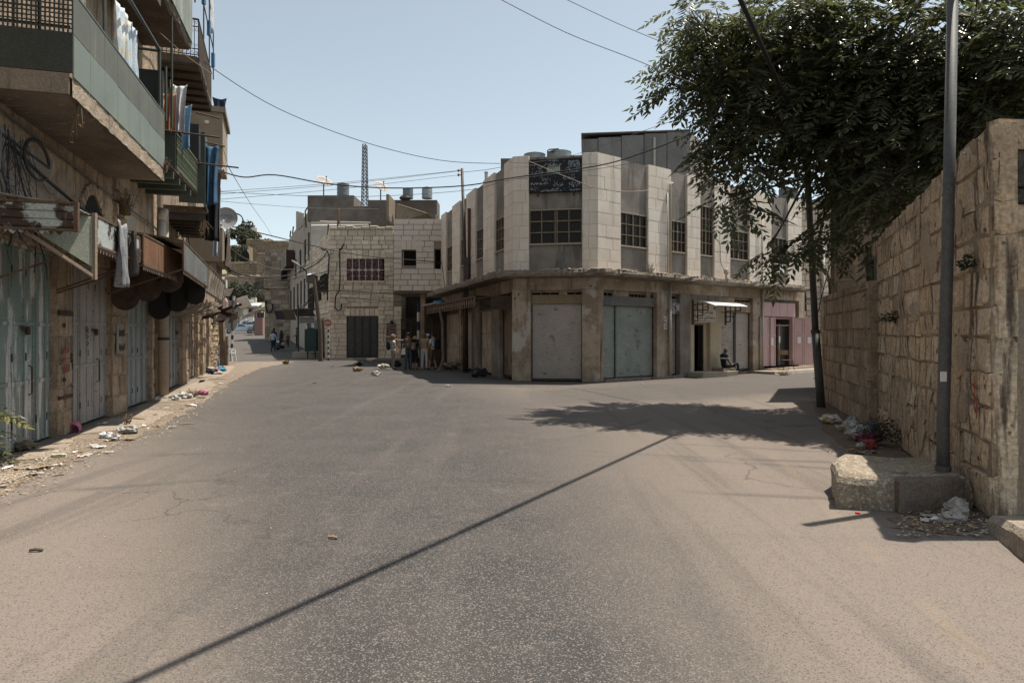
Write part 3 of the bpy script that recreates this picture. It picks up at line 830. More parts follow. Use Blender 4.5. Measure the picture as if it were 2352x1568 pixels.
shutter(RF, ds0, ds0 + (ds1 - ds0) * .52, .12, 2.66, SH_P, seed=5); shutter(RF, ds0 + (ds1 - ds0) * .56, ds1, .12, 2.66, mat('pale_pinkish_shutter', (.48, .41, .36), (.40, .34, .295), 1.6, streak=(.14, .115, .10), sthr=(.6, .74), sscale=(2, 2, 10), rough=.7), seed=6)
mb = MB(); mb.fbox(RF, ds0, ds1, -.3, -.1, 2.67, 3.12); mb.build('lintel', PLASTER, corner)
vents(RF, ds0 + (ds1 - ds0) * .5, ds1, 3.12, 3.32, 4); mb = MB(); mb.fbox(RF, ds0, ds0 + (ds1 - ds0) * .5, -.3, -.12, 3.12, 3.32); mb.build('vent_pier', PLASTER, corner)
pillar(RF, U5(1012), U5(1068))
# pink shop
PINK = mat('dusty_pink_paint', (.56, .37, .355), (.50, .325, .31), 1.5, rough=.6, bump=.1, fine=.1, streak=(.60, .42, .40), sthr=(.6, .8))
k0, k1 = U5(1068), U5(1276)
def ku(t): return k0 + (k1 - k0) * t
mb = MB()
for i in range(4): mb.bbox(RF, ku(i * .22), ku(i * .22 + .215), -.12, .035, 2.53, 3.18, .006)
pf = mb.build('shop_front', PINK, corner)
def leaf(fr, u0, u1, w0, w1, z0, z1, rows, name='door_leaf', m=PINK, parent=None):
 mb = MB(); mb.fbox(fr, u0, u1, w0, w1 - .02, z0, z1)
 o = mb.build(name, m, parent or corner)
 zs = [z0 + (z1 - z0) * r_ for r_ in rows]
 st = MB(); e = (u1 - u0) * .14
 st.fbox(fr, u0, u0 + e, w1 - .019, w1, z0, z1); st.fbox(fr, u1 - e, u1, w1 - .019, w1, z0, z1)
 for z in zs: st.fbox(fr, u0 + e, u1 - e, w1 - .019, w1, max(z0, z - .05), min(z1, z + .05))
 st.build('door_rail', m, o)
 return o
leaf(RF, ku(.0), ku(.165), -.1, .03, .26, 2.5, (0, .4, .62, 1))
leaf(RF, ku(.19), ku(.325), -.1, .05, .26, 2.5, (0, .4, .62, 1))
mb = MB(); mb.fbox(RF, ku(.33), ku(.80), -1.6, -1.5, .2, 2.5); mb.fbox(RF, ku(.33), ku(.8), -1.5, -.2, .16, .24); sd = mb.build('shop_interior', DARK, corner)
mb = MB(); mb.fbox(RF, ku(.55), ku(.80), -.22, -.2, .28, 2.1); mb.build('door_glass', GLASSD, sd)
mb = MB(); mb.fbox(RF, ku(.33), ku(.80), -.2, -.05, 2.42, 2.5); mb.fbox(RF, ku(.50), ku(.53), -.2, -.12, .26, 2.2); mb.fbox(RF, ku(.33), ku(.8), -.2, -.14, 2.1, 2.16); mb.build('door_frame', mat('pinkish_wood', (.33, .22, .16)), sd)
mb = MB(); mb.tube([RF.P(ku(.44), -.1, 1.15), RF.P(ku(.51), -.08, 1.25), RF.P(ku(.55), -.1, 1.5), RF.P(ku(.55), -.1, 2.1)], .012, 5); mb.build('door_handle', ZINC, sd)
mb = MB(); mb.fbox(RF, ku(.49), ku(.53), -.11, -.10, 1.3, 1.62); mb.build('notice', WHITE_M, sd)
mb = MB(); mb.fbox(RF, ku(.80), ku(.84), -.14, .04, .26, 2.5); mb.build('door_jamb', PINK, corner)
# the opened right-hand leaves swing out towards the street
p0 = RF.P(ku(.84), .04, 0)
OL = Fr(p0.x, p0.y, .999, .05)
ow = .5
for i in range(2):
 o = leaf(OL, i * ow, i * ow + ow - .015, -.04, .02, .26, 2.5, (0, .42, .64, 1))
 mb = MB(); mb.fbox(OL, i * ow + .15, i * ow + .32, .0, .024, 1.28, 1.58); mb.build('notice', WHITE_M, o)
mb = MB(); mb.fbox(RF, ku(.205), ku(.26), .04, .056, 1.2, 1.55); mb.build('notice', WHITE_M, corner)
mb = MB(); mb.fbox(RF, k1, RE + .25, -.4, .0, 0, 3.33); mb.build('pillar', PLASTER, corner)
mb = MB(); mb.fbox(RF, k0 - .3, k1 + .5, .03, .62, .0, .17); mb.build('step', mat('step_stone', (.34, .275, .20), (.27, .21, .15), 2), corner)
# low plinth of broken concrete under the shutters
mb = MB(); n = 26
for i in range(n):
 u = .3 + (k0 - .9) * i / n; ln = (k0 - .6) / n * .96
 hh = .06 + .05 * abs(noise.noise(Vector((i * 1.7, 0, 0))))
 if U5(600) < u + ln / 2 < U5(850): continue
 mb.bbox(RF, u, u + ln, -.3, .12 + .12 * noise.noise(Vector((i * .9, 3, 0))), -.02, hh, .02)
mb.build('plinth', CONC, corner)
# left facade shops under the canopy
DOOR_C = mat('dirty_cream_door', (.44, .38, .30), (.31, .255, .19), 2, streak=(.08, .06, .045), sthr=(.55, .68), sscale=(9, 9, .8), rough=.7)
shutter(LF, LF.U(1180) + .02, LF.U(1147), .08, 2.75, SH_B, w=-.2, seed=8)
mb = MB(); mb.fbox(LF, .0, LF.U(1147), -.3, -.14, 2.76, 3.26); mb.build('lintel', mat('brown_board', (.15, .12, .09), (.10, .08, .06), 3), corner)
vents(LF, .1, LF.U(1150), 2.95, 3.2, 3, w=-.08)
pillar(LF, LF.U(1146.5), LF.U(1128.5), m=mat('stained_grey_render', (0, 0, 0)), w1=.0)
def plank_door(fr, u0, u1, z0, z1, n, m, parent, w=-.16, rails=(.36, .62)):
 mb = MB(); mb.fbox(fr, u0, u1, w - .05, w, z0, z1); o = mb.build('door', m, parent)
 for i in range(n):
  a_, c_ = u0 + (u1 - u0) * i / n, u0 + (u1 - u0) * (i + 1) / n
  zs = [0, *rails, 1]
  for k in range(len(zs) - 1):
   p = MB(); p.bbox(fr, a_ + .012, c_ - .012, w, w + .03, z0 + (z1 - z0) * zs[k] + .025, z0 + (z1 - z0) * zs[k + 1] - .025, .012); p.build('door_panel', m, o)
 return o
plank_door(LF, LF.U(1127.5), LF.U(1100.5), .1, 2.75, 4, DOOR_C, corner)
pillar(LF, LF.U(1100), LF.U(1083), w1=.0, m=mat('stained_grey_render', (0, 0, 0)))
plank_door(LF, LF.U(1082.5), LF.U(1058), .1, 2.75, 4, DOOR_C, corner)
pillar(LF, LF.U(1057.5), LF.U(1052.5), w1=-.02)
plank_door(LF, LF.U(1052), LF.U(1021), .1, 2.75, 4, DOOR_C, corner)
mb = MB(); mb.fbox(LF, LF.U(1147), LE, -.3, -.17, 2.76, 3.28); mb.build('lintel', mat('brown_board', (0, 0, 0)), corner)
p0 = LF.P(LF.U(1021), -.1, 0)
DS = Fr(p0.x, p0.y, -1, .0)
mb = MB()
for i in range(7): mb.bbox(DS, i * .17, i * .17 + .16, -.05, .0 if i % 2 else .03, 0, 3.2, .01)
mb.build('metal_sheet', mat('dark_brown_sheet', (.07, .058, .047), (.05, .04, .034), 2), corner)
# wall behind the ground-floor openings
mb = MB(); mb.fbox(LF, 0, LE, -.7, -.45, 0, CAN0); mb.fbox(CF, 0, CW, -.7, -.45, 0, CAN0); mb.fbox(RF, 0, U5(640), -.7, -.45, 0, CAN0); mb.fbox(RF, U5(830), k0, -.7, -.45, 0, CAN0)
mb.build('inner_wall', DARK, corner)
# rusty awning of the left facade
aw0, aw1 = LF.U(1093, .9), LF.U(982, .9)
RUSTO = mat('rusty_ornate_iron', (.19, .115, .07), (.12, .07, .045), 4, bump=.2, rough=.8)
z_a, z_b = 2.78, 3.18
mb = MB(); mb.fbox(LF, aw0, aw1, .0, .95, z_b, z_b + .035); aw = mb.build('awning', RUSTD, corner)
mb = MB(); mb.fbox(LF, aw0, aw1, .90, .95, z_a, z_a + .045); mb.fbox(LF, aw0, aw1, .90, .95, z_b - .045, z_b)
for u in (aw0, aw1): mb.fbox(LF, u - .025, u + .025, .0, .95, z_a, z_a + .05); mb.fbox(LF, u - .025, u + .025, .9, .96, z_a, z_b)
mb.build('awning_frame', RUST, aw)
n = 26
for i in range(n):
 u = aw0 + (aw1 - aw0) * (i + .5) / n; h = (aw1 - aw0) / n * .5; zc = (z_a + z_b) / 2
 mb = MB(); mb.plate([LF.P(u - h * .25, .925, z_a + .05), LF.P(u + h * .25, .925, z_a + .05), LF.P(u + h * .8, .925, zc), LF.P(u + h * .25, .925, z_b - .05), LF.P(u - h * .25, .925, z_b - .05), LF.P(u - h * .8, .925, zc)], Vector((LF.nx, LF.ny, 0)) * .012)
 mb.build('awning_ornament', RUSTO, aw)
mb = MB(); mb.fbox(LF, aw1, aw1 + .9, .85, .9, z_a - .05, z_b - .02); mb.fbox(LF, aw1 + .03, aw1 + .9, .0, .9, z_b - .02, z_b + .01)
mb.build('awning_end', RUST, aw)
mb = MB(); mb.grid(lambda a_, c_: LF.P(aw1 - 2.4 + 3.4 * a_, .1 + .95 * c_, z_b + .06 + .03 * math.sin(a_ * 40)), 40, 3, th=(0, 0, .02)); mb.build('awning_sheet', mat('bleached_sheet', (.52, .50, .46), (.35, .30, .25), 4), aw)
mb = MB(); mb.fbox(LF, .02, aw0 - .05, .0, .9, 3.05, 3.09); mb.fbox(LF, .02, .07, .0, .85, 2.6, 3.05); mb.fbox(LF, .02, aw0, .82, .88, 2.55, 2.61); mb.build('awning', RUSTD, corner)
# curved sheet awning and sign over the cream doorway
q0, q1 = U5(655), U5(830)
mb = MB()
mb.grid(lambda a_, c_: RF.P(q0 + .1 + (q1 - q0 + .2) * a_, .05 + 1.15 * c_, 3.08 - .26 * c_ ** 1.8), 4, 10, th=(0, 0, -.012))
cv = mb.build('awning', mat('white_sheet_awning', (.80, .77, .70), fine=.05, bump=0, rough=.5), corner)
BRN = mat('brown_steel_tube', (.085, .066, .045), rough=.6)
mb = MB()
for u in (q0 + .1, q1 + .25):
 mb.bar(RF.P(u, .07, 2.1), RF.P(u, .07, 3.1), .07)
 for (w0, z0, w1, z1) in ((.07, 2.9, .55, 2.9), (.07, 2.68, .8, 2.68), (.07, 2.46, .55, 2.46), (.07, 2.24, .3, 2.24), (.3, 2.24, .3, 3.02), (.55, 2.46, .55, 2.96), (.8, 2.68, .8, 2.92)):
  mb.bar(RF.P(u, w0, z0), RF.P(u, w1, z1), .04)
mb.bar(RF.P(q0 + .1, 1.2, 2.83), RF.P(q1 + .25, 1.2, 2.83), .035)
mb.build('awning_bracket', BRN, cv)
cs = thing('court_sign', 'white framed sign with black Arabic lettering above the cream doorway', 'sign', RF.P((dr0 + dr1) / 2 + .1, .06, 2.2))
s0, s1 = U5(672), U5(800)
mb = MB(); mb.fbox(RF, s0, s1, .035, .08, 2.2, 3.02); mb.build('board', mat('sign_white', (.62, .57, .51), fine=.06, bump=0, rough=.5), cs)
INK = mat('black_ink', (.015, .015, .018), fine=0, bump=0)
mb = MB()
for a_, b2, c_, d2 in ((s0 + .04, s1 - .04, 2.24, 2.26), (s0 + .04, s1 - .04, 2.96, 2.98), (s0 + .04, s0 + .06, 2.24, 2.98), (s1 - .06, s1 - .04, 2.24, 2.98)): mb.fbox(RF, a_, b2, .06, .083, c_, d2)
mb.build('border_line', mat('navy_ink', (.03, .04, .08), fine=0, bump=0), cs)
sm = (s0 + s1) / 2; sww = s1 - s0
text_on(RF, arabic('محكمة الخليل الشرعية'), sm, 2.34, .2, INK, cs, .083, width=sww * .84)
text_on(RF, arabic('ديوان قاضي القضاة'), sm, 2.58, .17, INK, cs, .083, width=sww * .66)
text_on(RF, arabic('فلسطين'), sm, 2.82, .1, INK, cs, .083, width=sww * .14)
mb = MB()
for u in (s0 + .17, s1 - .17):
 M_ = Matrix.Translation(RF.P(u, .081, 2.80)) @ Matrix((Vector((RF.dx, RF.dy, 0)), Vector((0, 0, 1)), Vector((RF.nx, RF.ny, 0)))).transposed().to_4x4()
 mb.lathe([(.0, .003), (.055, .003), (.06, .004), (.085, .004), (.09, 0)], 14, M_, caps=False)
mb.build('emblem', mat('grey_emblem', (.20, .20, .22), (.36, .34, .33), 40), cs)
mb = MB(); mb.fbox(RF, U5(560) - .1, U5(597) - .05, .0, .03, 2.5, 2.95); nb = mb.build('torn_notice', mat('torn_print', (.42, .40, .38), (.10, .09, .09), 7, (.47, .53)))
tag(nb, 'torn black and white printed notice beside the pipe over the narrow shutter', 'notice')
mb = MB(); mb.fbox(RF, U5(503), U5(523), .02, .026, 1.9, 2.4); nb = mb.build('paper_notice', mat('notice_print', (.55, .52, .49), (.12, .11, .12), 9, (.55, .6)))
tag(nb, 'narrow paper notice pasted on the pillar right of the teal shutter', 'notice')
mb = MB(); mb.fbox(RF, RF.U(1783), RF.U(1800), -.1, .02, 4.6, 4.98); nb = mb.build('notice_board', WHITE_M)
tag(nb, 'small white board fixed on the upper wall under the hanging branches', 'notice')
# door step with the sunlit edge
st = MB(); st.fbox(RF, U5(640), U5(765) + .9, -.1, .75, .0, .15); st.fbox(RF, U5(640) - .01, U5(765) + .92, -.1, .78, .15, .19)
tag(st.build('door_step', mat('pale_step', (.46, .40, .33), (.40, .34, .27), 3)), 'pale stone step in front of the cream doorway', 'step')
# pipes
mb = MB(); pu = U5(533)
mb.tube([RF.P(pu + .12, .1, 7.58), RF.P(pu + .1, .1, 7.62), RF.P(pu, .1, 7.6), RF.P(pu - .01, .1, 7.45), RF.P(pu - .01, .1, CAN1)], .055, 8); mb.tube([RF.P(pu - .12, .06, 7.3), RF.P(pu - .12, .06, CAN1)], .03, 6)
mb.tube([RF.P(pu - .02, .1, CAN0), RF.P(pu - .02, .1, .1)], .055, 8)
mb.build('drainpipe', PIPE_W, corner, smooth=True)
mb = MB(); pu = U5(1057); mb.tube([RF.P(pu, .08, 7.4), RF.P(pu, .08, CAN1)], .04, 6); mb.tube([RF.P(pu + .04, .08, CAN0), RF.P(pu + .04, .08, .1)], .05, 6); mb.tube([RF.P(pu - .12, .07, 2.5), RF.P(pu - .12, .07, .1)], .05, 6); mb.build('drainpipe', PIPE_W, corner, smooth=True)
mb = MB(); pu = LF.U(1081); mb.tube([LF.P(pu, .08, LF.Z(1081, 479)), LF.P(pu, .08, CAN1)], .07, 8); mb.tube([LF.P(pu, .3, CAN0), LF.P(pu, .3, 0)], .075, 8); mb.build('drainpipe', mat('red_brown_pipe', (.13, .05, .033), rough=.6), corner, smooth=True)

# ---- on the roof
rb0, rb1 = at(1336, 768, 27.7), at(1585, 768, 27.2)
RBF = Fr(rb0.x, rb0.y, rb1.x - rb0.x, rb1.y - rb0.y); rbl = (rb1 - rb0).length
rbt = thing('roof_room', 'grey concrete panel room on the roof of the corner building', 'roof structure', RBF.P(rbl / 2, -1, 7.75))
mb = MB(); mb.fbox(RBF, 0, rbl, -2.6, -.03, 7.7, 10.0); core = mb.build('wall', mat('black_seam', (.03, .028, .027)), rbt)
cuts = [0, .153, .37, .58, .79, 1]
for i in range(5):
 mb = MB(); zt = 9.97 + .05 * i
 mb.bbox(RBF, cuts[i] * rbl + .012, cuts[i + 1] * rbl - .012, -.1, 0, 7.7, zt, .01); mb.build('concrete_panel', CONC_G, rbt)
mb = MB(); mb.fbox(RBF, -.02, rbl + .02, -2.62, .03, 10.1 + .07, 10.23); mb.build('coping', CONC_D, rbt)
e0 = RBF.P(rbl, 0, 0); SF = Fr(e0.x, e0.y, .55, .83)
mb = MB(); mb.fbox(SF, 0, 3.4, -.2, 0, 7.7, 10.12); mb.build('side_wall', RENDER, rbt)
mb = MB(); u = RBF.U(1503); mb.tube([RBF.P(u, .06, 7.7), RBF.P(u, .06, RBF.Z(1503, 317))], .05, 6); mb.build('vent_pipe', PIPE_W, rbt)
def tank(px, pyt, r, d, zb, m, label, group, prop=1.0):
 p = at(px, pyt, d); h = p.z - zb
 t = thing('water_tank', label, 'water tank', (p.x, p.y, zb), group)
 mb = MB(); mb.lathe([(r, 0), (r, h * .33), (r * 1.015, h * .34), (r, h * .35), (r, h * .66), (r * 1.015, h * .67), (r, h * .68), (r, h * .94), (r * 1.02, h * .95), (r * 1.02, h * .97), (r * .75, h)], 20, Matrix.Translation((p.x, p.y, zb)))
 mb.build('tank_body', m, t, smooth=False)
 mb = MB(); mb.lathe([(r * .3, h), (r * .3, h + .06), (.01, h + .07)], 12, Matrix.Translation((p.x, p.y, zb))); mb.build('lid', m, t)
 return t
GT = 'water tanks on the roofs'
tank(1228, 354, .42, 25.6, 7.75, ZINC, 'galvanised water tank left of the pipe above the black signboard', GT)
tank(1285, 349, .46, 25.4, 7.75, ZINC, 'galvanised water tank right of the pipe above the black signboard', GT)
mb = MB(); u0 = at(1258, 362, 25); mb.tube([at(1258, 372, 25), at(1258, 346, 25), at(1262, 343.5, 25), at(1283, 342, 25), at(1283, 348, 25)], .025, 6); mb.tube([at(1258, 350, 25), at(1276, 348, 25)], .02, 5)
tag(mb.build('roof_pipe', IRON), 'bent black pipe between the two roof tanks above the signboard', 'pipe')
tank(1811, 434, .45, 32, 7.75, mat('grey_plastic_tank', (.12, .125, .13)), 'dark grey water tank on the roof edge behind the overhanging leaves', GT)
mb = MB(); mb.tube([at(1117, 425, 27.5), at(1117, 397, 27.5)], .07, 8); mb.tube([at(1117, 398, 27.5), at(1117, 395, 27.5)], .085, 8); tag(mb.build('vent_pipe', PIPE_W), 'white vent pipe standing above the left parapet of the corner building', 'pipe')
mb = MB(); p = at(1166, 364, 26.5); mb.box(p.x - .28, p.x + .35, p.y, p.y + .5, 7.7, p.z); tag(mb.build('roof_box', CONC_D), 'dark square concrete box on the roof left of the tanks', 'roof box')
# tall dark utility pole behind the canopy edge
pp = LF.P(LF.U(1069, .35), .35, 0)
up = thing('utility_pole', 'thin dark leaning utility pole rising past the left side of the corner building', 'utility pole', (pp.x, pp.y, 0))
dpt = pp.y
mb = MB(); mb.tube([Vector((pp.x + .05, dpt, 0)), at(1070, 640, dpt), at(1061, 387, dpt)], [.085, .075, .06], 8); mb.build('pole', IRON, up, smooth=True)
mb = MB(); c0, c1_ = at(1071, 690, dpt), at(1070, 592, dpt); mb.bar(c0, c1_, .22); mb.build('pole_sleeve', STEEL_D, up)
mb = MB()
for yy in (392, 402): mb.bar(at(1061, yy, dpt), at(1054, yy, dpt - .05), .03); mb.lathe([(.02, 0), (.05, .03), (.03, .06), (.05, .09), (.02, .12)], 8, Matrix.Translation(at(1053, yy + 3, dpt - .05)))
mb.build('insulator', WHITE_M if False else IRON, up)
# ------------------------------------------------------------------ left row: near house (frame LA) and the row beyond it (frame LB)
OLDW = mat('old_stained_wall', (.38, .29, .205), (.235, .17, .115), 1.6, (.4, .6), streak=(.075, .055, .04), sthr=(.52, .7), sscale=(6, 6, .6), third=(.30, .275, .24), tscale=.8, tthr=(.55, .63), bump=.9, bscale=12, bdist=.04, fine=.3)
DOOR_T = mat('teal_grey_door', (.195, .25, .235), (.14, .185, .173), 1.0, streak=(.50, .48, .46), sthr=(.50, .56), sscale=(5, 5, .7), third=(.23, .225, .205), tscale=.5, rough=.6, bump=.15, spots=(.07, .05, .035), pscale=24, pthr=(.70, .74))
DOOR_G = mat('grey_white_door', (.35, .325, .30), (.27, .245, .225), 1.2, streak=(.13, .095, .065), sthr=(.60, .72), sscale=(9, 9, .5), rough=.65, bump=.15, spots=(.10, .07, .045), pscale=20, pthr=(.66, .71))
DOOR_S = mat('slate_door', (.25, .262, .258), (.18, .188, .185), 1.3, streak=(.11, .095, .08), sthr=(.6, .72), sscale=(9, 9, .5), rough=.65, bump=.15, spots=(.07, .055, .04), pscale=18, pthr=(.66, .71))
DOOR_R = mat('rust_streaked_door', (.31, .26, .215), (.21, .165, .13), 2, streak=(.07, .045, .03), sthr=(.52, .68), sscale=(12, 12, .6), rough=.7)
SHEET_G = mat('grey_green_sheet', (.185, .212, .175), (.145, .17, .145), .9, streak=(.225, .235, .185), sthr=(.56, .7), sscale=(4, 4, .35), rough=.55, bump=.08, fine=.08)
SHEET_M = mat('perforated_green_sheet', (.128, .134, .108), (.10, .106, .088), 1.4, streak=(.19, .195, .155), sthr=(.58, .7), sscale=(4, 4, .4), rough=.7, fine=.3, fscale=110, bump=.3, bscale=160)
NEARD = mat('dark_green_end', (.052, .058, .048), (.04, .044, .038), 1.5, rough=.6, bump=.08)
house = thing('old_house', 'near old stone house on the left with green sheeted balcony above closed metal shop doors', 'building', LA.P(0, -.5, 0))
row = thing('old_house', 'far old stone row on the left, with iron balconies and awnings, ending in rough masonry', 'building', LB.P(8, -.5, 0))
A_ = lambda x, w=0.0: LA.U(x, w)
B_ = lambda x, w=0.0: LB.U(x, w)
uN = -8.5
# walls
mb = MB(); mb.fbox(LA, uN, BEND, -.9, -.35, 0, 12.5); mb.fbox(LA, uN, BEND, -.36, .0, 3.05, 12.5)
wallA = mb.build('wall', OLDW, house)
mb = MB(); mb.fbox(LB, 0, B_(494), -.9, -.35, 0, 12.5); mb.fbox(LB, 0, B_(494), -.36, .0, 3.1, 10.4)
wallB = mb.build('wall', OLDW, row)

def metal_door(fr, parent, pxs, zt, zb, rails, m, gap_at=None, w=-.10, lock=True):
 us = [fr.U(p, w) for p in pxs]
 if us[0] > us[-1]: us = us[::-1]
 mb = MB(); mb.fbox(fr, us[0] - .03, us[-1] + .03, w - .08, w - .045, zb, zt)
 mb.fbox(fr, us[0] - .05, us[0], w - .08, w + .03, zb, zt + .05); mb.fbox(fr, us[-1], us[-1] + .05, w - .08, w + .03, zb, zt + .05); mb.fbox(fr, us[0], us[-1], w - .08, w + .03, zt, zt + .05)
 door = mb.build('door', m, parent)
 zs = [zb] + list(rails) + [zt]
 for i in range(len(us) - 1):
  a, b = us[i], us[i + 1]
  t = random.Random(i * 7 + int(pxs[0])).uniform(-.012, .012)
  lf = MB()
  for k in range(len(zs) - 1):
   p = MB(); p.fbox(fr, a + .03, b - .03, w - .044, w - .02 + t, zs[k] + .03, zs[k + 1] - .03)
   p.build('door_panel', m, door)
  s_ = MB()
  for u0, u1 in ((a + .008, a + .04), (b - .04, b - .008)): s_.fbox(fr, u0, u1, w - .045, w + t, zb + .02, zt - .01)
  for z in zs:
   s_.fbox(fr, a + .0405, b - .0405, w - .045, w + t - .001, max(zb + .02, z - .028), min(zt - .01, z + .028))
  s_.build('door_stile', m, door)
  h = MB()
  for z in (zb + .3, (zb + zt) / 2 - .2, zt - .4):
   if (i * 5 + int(z * 10)) % 3: h.tube([fr.P(a + .006, w + .006, z), fr.P(a + .006, w + .006, z + .12)], .010, 6)
  if not h.v: h.tube([fr.P(a + .006, w + .006, zb + .5), fr.P(a + .006, w + .006, zb + .62)], .010, 6)
  tag(h.build('hinges', RUSTD, door), None, None, None, 'stuff')
 if lock:
  g = us[len(us) // 2] if gap_at is None else us[gap_at]
  h = MB(); z = (zb + zt) / 2 + .28
  h.fbox(fr, g - .16, g + .12, w + .0, w + .02, z, z + .035); h.fbox(fr, g - .05, g + .05, w + .02, w + .05, z - .09, z + .02)
  h.tube([fr.P(g - .14, w + .01, z + .02), fr.P(g - .15, w + .05, z - .04), fr.P(g - .11, w + .05, z - .07), fr.P(g - .08, w + .01, z - .02)], .01, 5)
  h.tube([fr.P(g + .1, w + .0, z - .55), fr.P(g + .1, w + .05, z - .58), fr.P(g + .1, w + .05, z - .98), fr.P(g + .1, w, z - 1.0)], .012, 5)
  h.build('door_lock', RUSTD, door)
 return door
def piers(fr, parent, spans, z1, m, seed, w=.0):
 for i, (a, b) in enumerate(spans):
  u0, u1 = sorted((fr.U(a), fr.U(b)))
  mb = MB(); mb.fbox(fr, u0 + .012, u1 - .012, -.34, w - .015, 0, z1); o = mb.build('pier', MORTAR, parent)
  wd = u1 - u0
  courses(fr, o, m, u0, u1, 0, z1, .42, wd * .55, wd, w=w, prot=.02, depth=.3, seed=seed + i, soft=.05, joint=.012)
ZT = 2.95
piers(LA, house, [(133, 164)], ZT + .1, STONE_W, 300)
piers(LA, house, [(256, 290)], ZT + .1, STONE_W, 310, .03)
metal_door(LA, house, [-52, -20, 26, 58, 82, 106, 131], ZT + .03, .03, (.98, 1.86), DOOR_T, gap_at=3)
metal_door(LA, house, [167, 183, 201, 217.5, 231, 242, 253], ZT, .04, (1.12, 1.90), DOOR_G, gap_at=3)
metal_door(LA, house, [291, 303, 315, 327, 337, 346], ZT - .05, .04, (1.15, 1.92), DOOR_S, gap_at=3, lock=False)
mb = MB(); mb.fbox(LA, A_(0) - 1.6, A_(131), -.12, -.02, ZT + .09, 3.1); mb.fbox(LA, A_(165), A_(254), -.2, -.05, ZT + .06, 3.1); mb.build('lintel', OLDW, house)
mb = MB(); mb.fbox(LA, A_(133) , A_(164), .0, .035, 2.02, 2.10); mb.fbox(LA, A_(133), A_(164), .0, .03, .62, .68); mb.build('iron_strap', RUSTD, house)
mb = MB()
for z in (1.85, .95):
 M_ = Matrix.Translation(LA.P(A_(139), .04, z)) @ Matrix((Vector((LA.dx, LA.dy, 0)), Vector((0, 0, 1)), Vector((LA.nx, LA.ny, 0)))).transposed().to_4x4()
 mb.lathe([(.03, 0), (.045, .01), (.045, .02), (.03, .03)], 10, M_, caps=False)
mb.build('iron_ring', IRON, house)
# red graffiti on the pier, black marks on the door and pier
def strokes(fr, name, m, u, z, s, lines, w, r, parent):
 mb = MB()
 for ln in lines:
  pts = [fr.P(u + x * s, w, z + y * s) for x, y in ln]
  for a, b in zip(pts[:-1], pts[1:]):
   dd = (b - a); nn = dd.cross(Vector((fr.nx, fr.ny, 0))).normalized() * r
   e = dd.normalized() * r * .6
   mb.plate([a - nn - e, b - nn + e, b + nn + e, a + nn - e], Vector((fr.nx, fr.ny, 0)) * .002)
 return mb.build(name, m, parent)
sg = -1
REDP = mat('red_spray_paint', (.22, .045, .03), (.27, .10, .07), 20)
INKB = mat('black_spray_paint', (.03, .028, .028), (.06, .055, .05), 20)
strokes(LA, 'graffiti', REDP, A_(146), 1.27, .12, [[(-1, .9), (-1, 1.8), (-.6, 1.0), (-.3, 1.7)], [(-.1, 1.0), (.3, 1.9), (.6, 1.2), (.1, 1.1)], [(.7, 1.2), (.9, 2.2), (.4, 2.5)], [(-1.4, .1), (1.4, .3)], [(-1.4, .1), (-.9, .6)], [(-1.4, .1), (-.9, -.4)],
  [(-.9, -.7), (-.9, -1.6), (-.4, -1.7), (-.4, -.8)], [(0, -.8), (.5, -.7), (.5, -1.6), (0, -1.6), (0, -.8)], [(.9, -.6), (.6, -1.1), (1, -1.5), (1.1, -.7)]], .045, .014, house)
strokes(LA, 'graffiti', INKB, A_(175), 1.22, .11, [[(-.9, .6), (-.3, 1.2), (.5, 1.1), (.3, .4)], [(-.7, .1), (.7, .2), (.6, -.3)], [(-.6, -.4), (-.6, -1), (.6, -1), (.5, -.4), (0, -.9)]], -.075, .022, house)
strokes(LA, 'graffiti', INKB, A_(212), 1.75, .1, [[(-.2, .9), (.3, .4), (-.3, .2), (.3, -.1)], [(0, -.6), (.2, -1), (-.2, -1.2)], [(0, -1.8), (.3, -2.2), (-.2, -2.5)]], -.075, .014, house)
for k, zz in enumerate((1.73, 1.42)):
 u = A_(272); mb = MB(); g = random.Random(k)
 for j in range(9):
  a = u - .2 + .045 * j; mb.fbox(LA, a, a + .04, .065, .068, zz - g.uniform(.03, .09), zz + g.uniform(.03, .1))
 tag(mb.build('stencil_mark', INKB, house), None, None, None, 'stuff')
u = A_(268); mb = MB(); mb.fbox(LA, u - .23, u + .25, .058, .0645, 1.30, 1.92); mb.build('whitewash_patch', mat('whitewash', (.29, .26, .22), (.22, .185, .145), 5), house)
# stones of the upper wall of the near house
courses(LA, wallA, OLDW, A_(0) - 1.2, BEND, 3.06, 4.95, .33, .3, .7, holes=[(A_(0), A_(118), 3.0, 4.6), (A_(183), A_(236), 3.2, 4.45)], prot=.012, depth=.1, seed=400, soft=.07, rough=.07, joint=.006)
mb = MB(); mb.fbox(LA, A_(0) - .4, A_(118), .0, .02, 3.06, 4.5); mb.build('plaster_patch', mat('pale_blue_plaster', (.30, .28, .255), (.21, .17, .13), 1.2, (.45, .55), streak=(.12, .095, .075), sthr=(.6, .75), bump=.4), house)
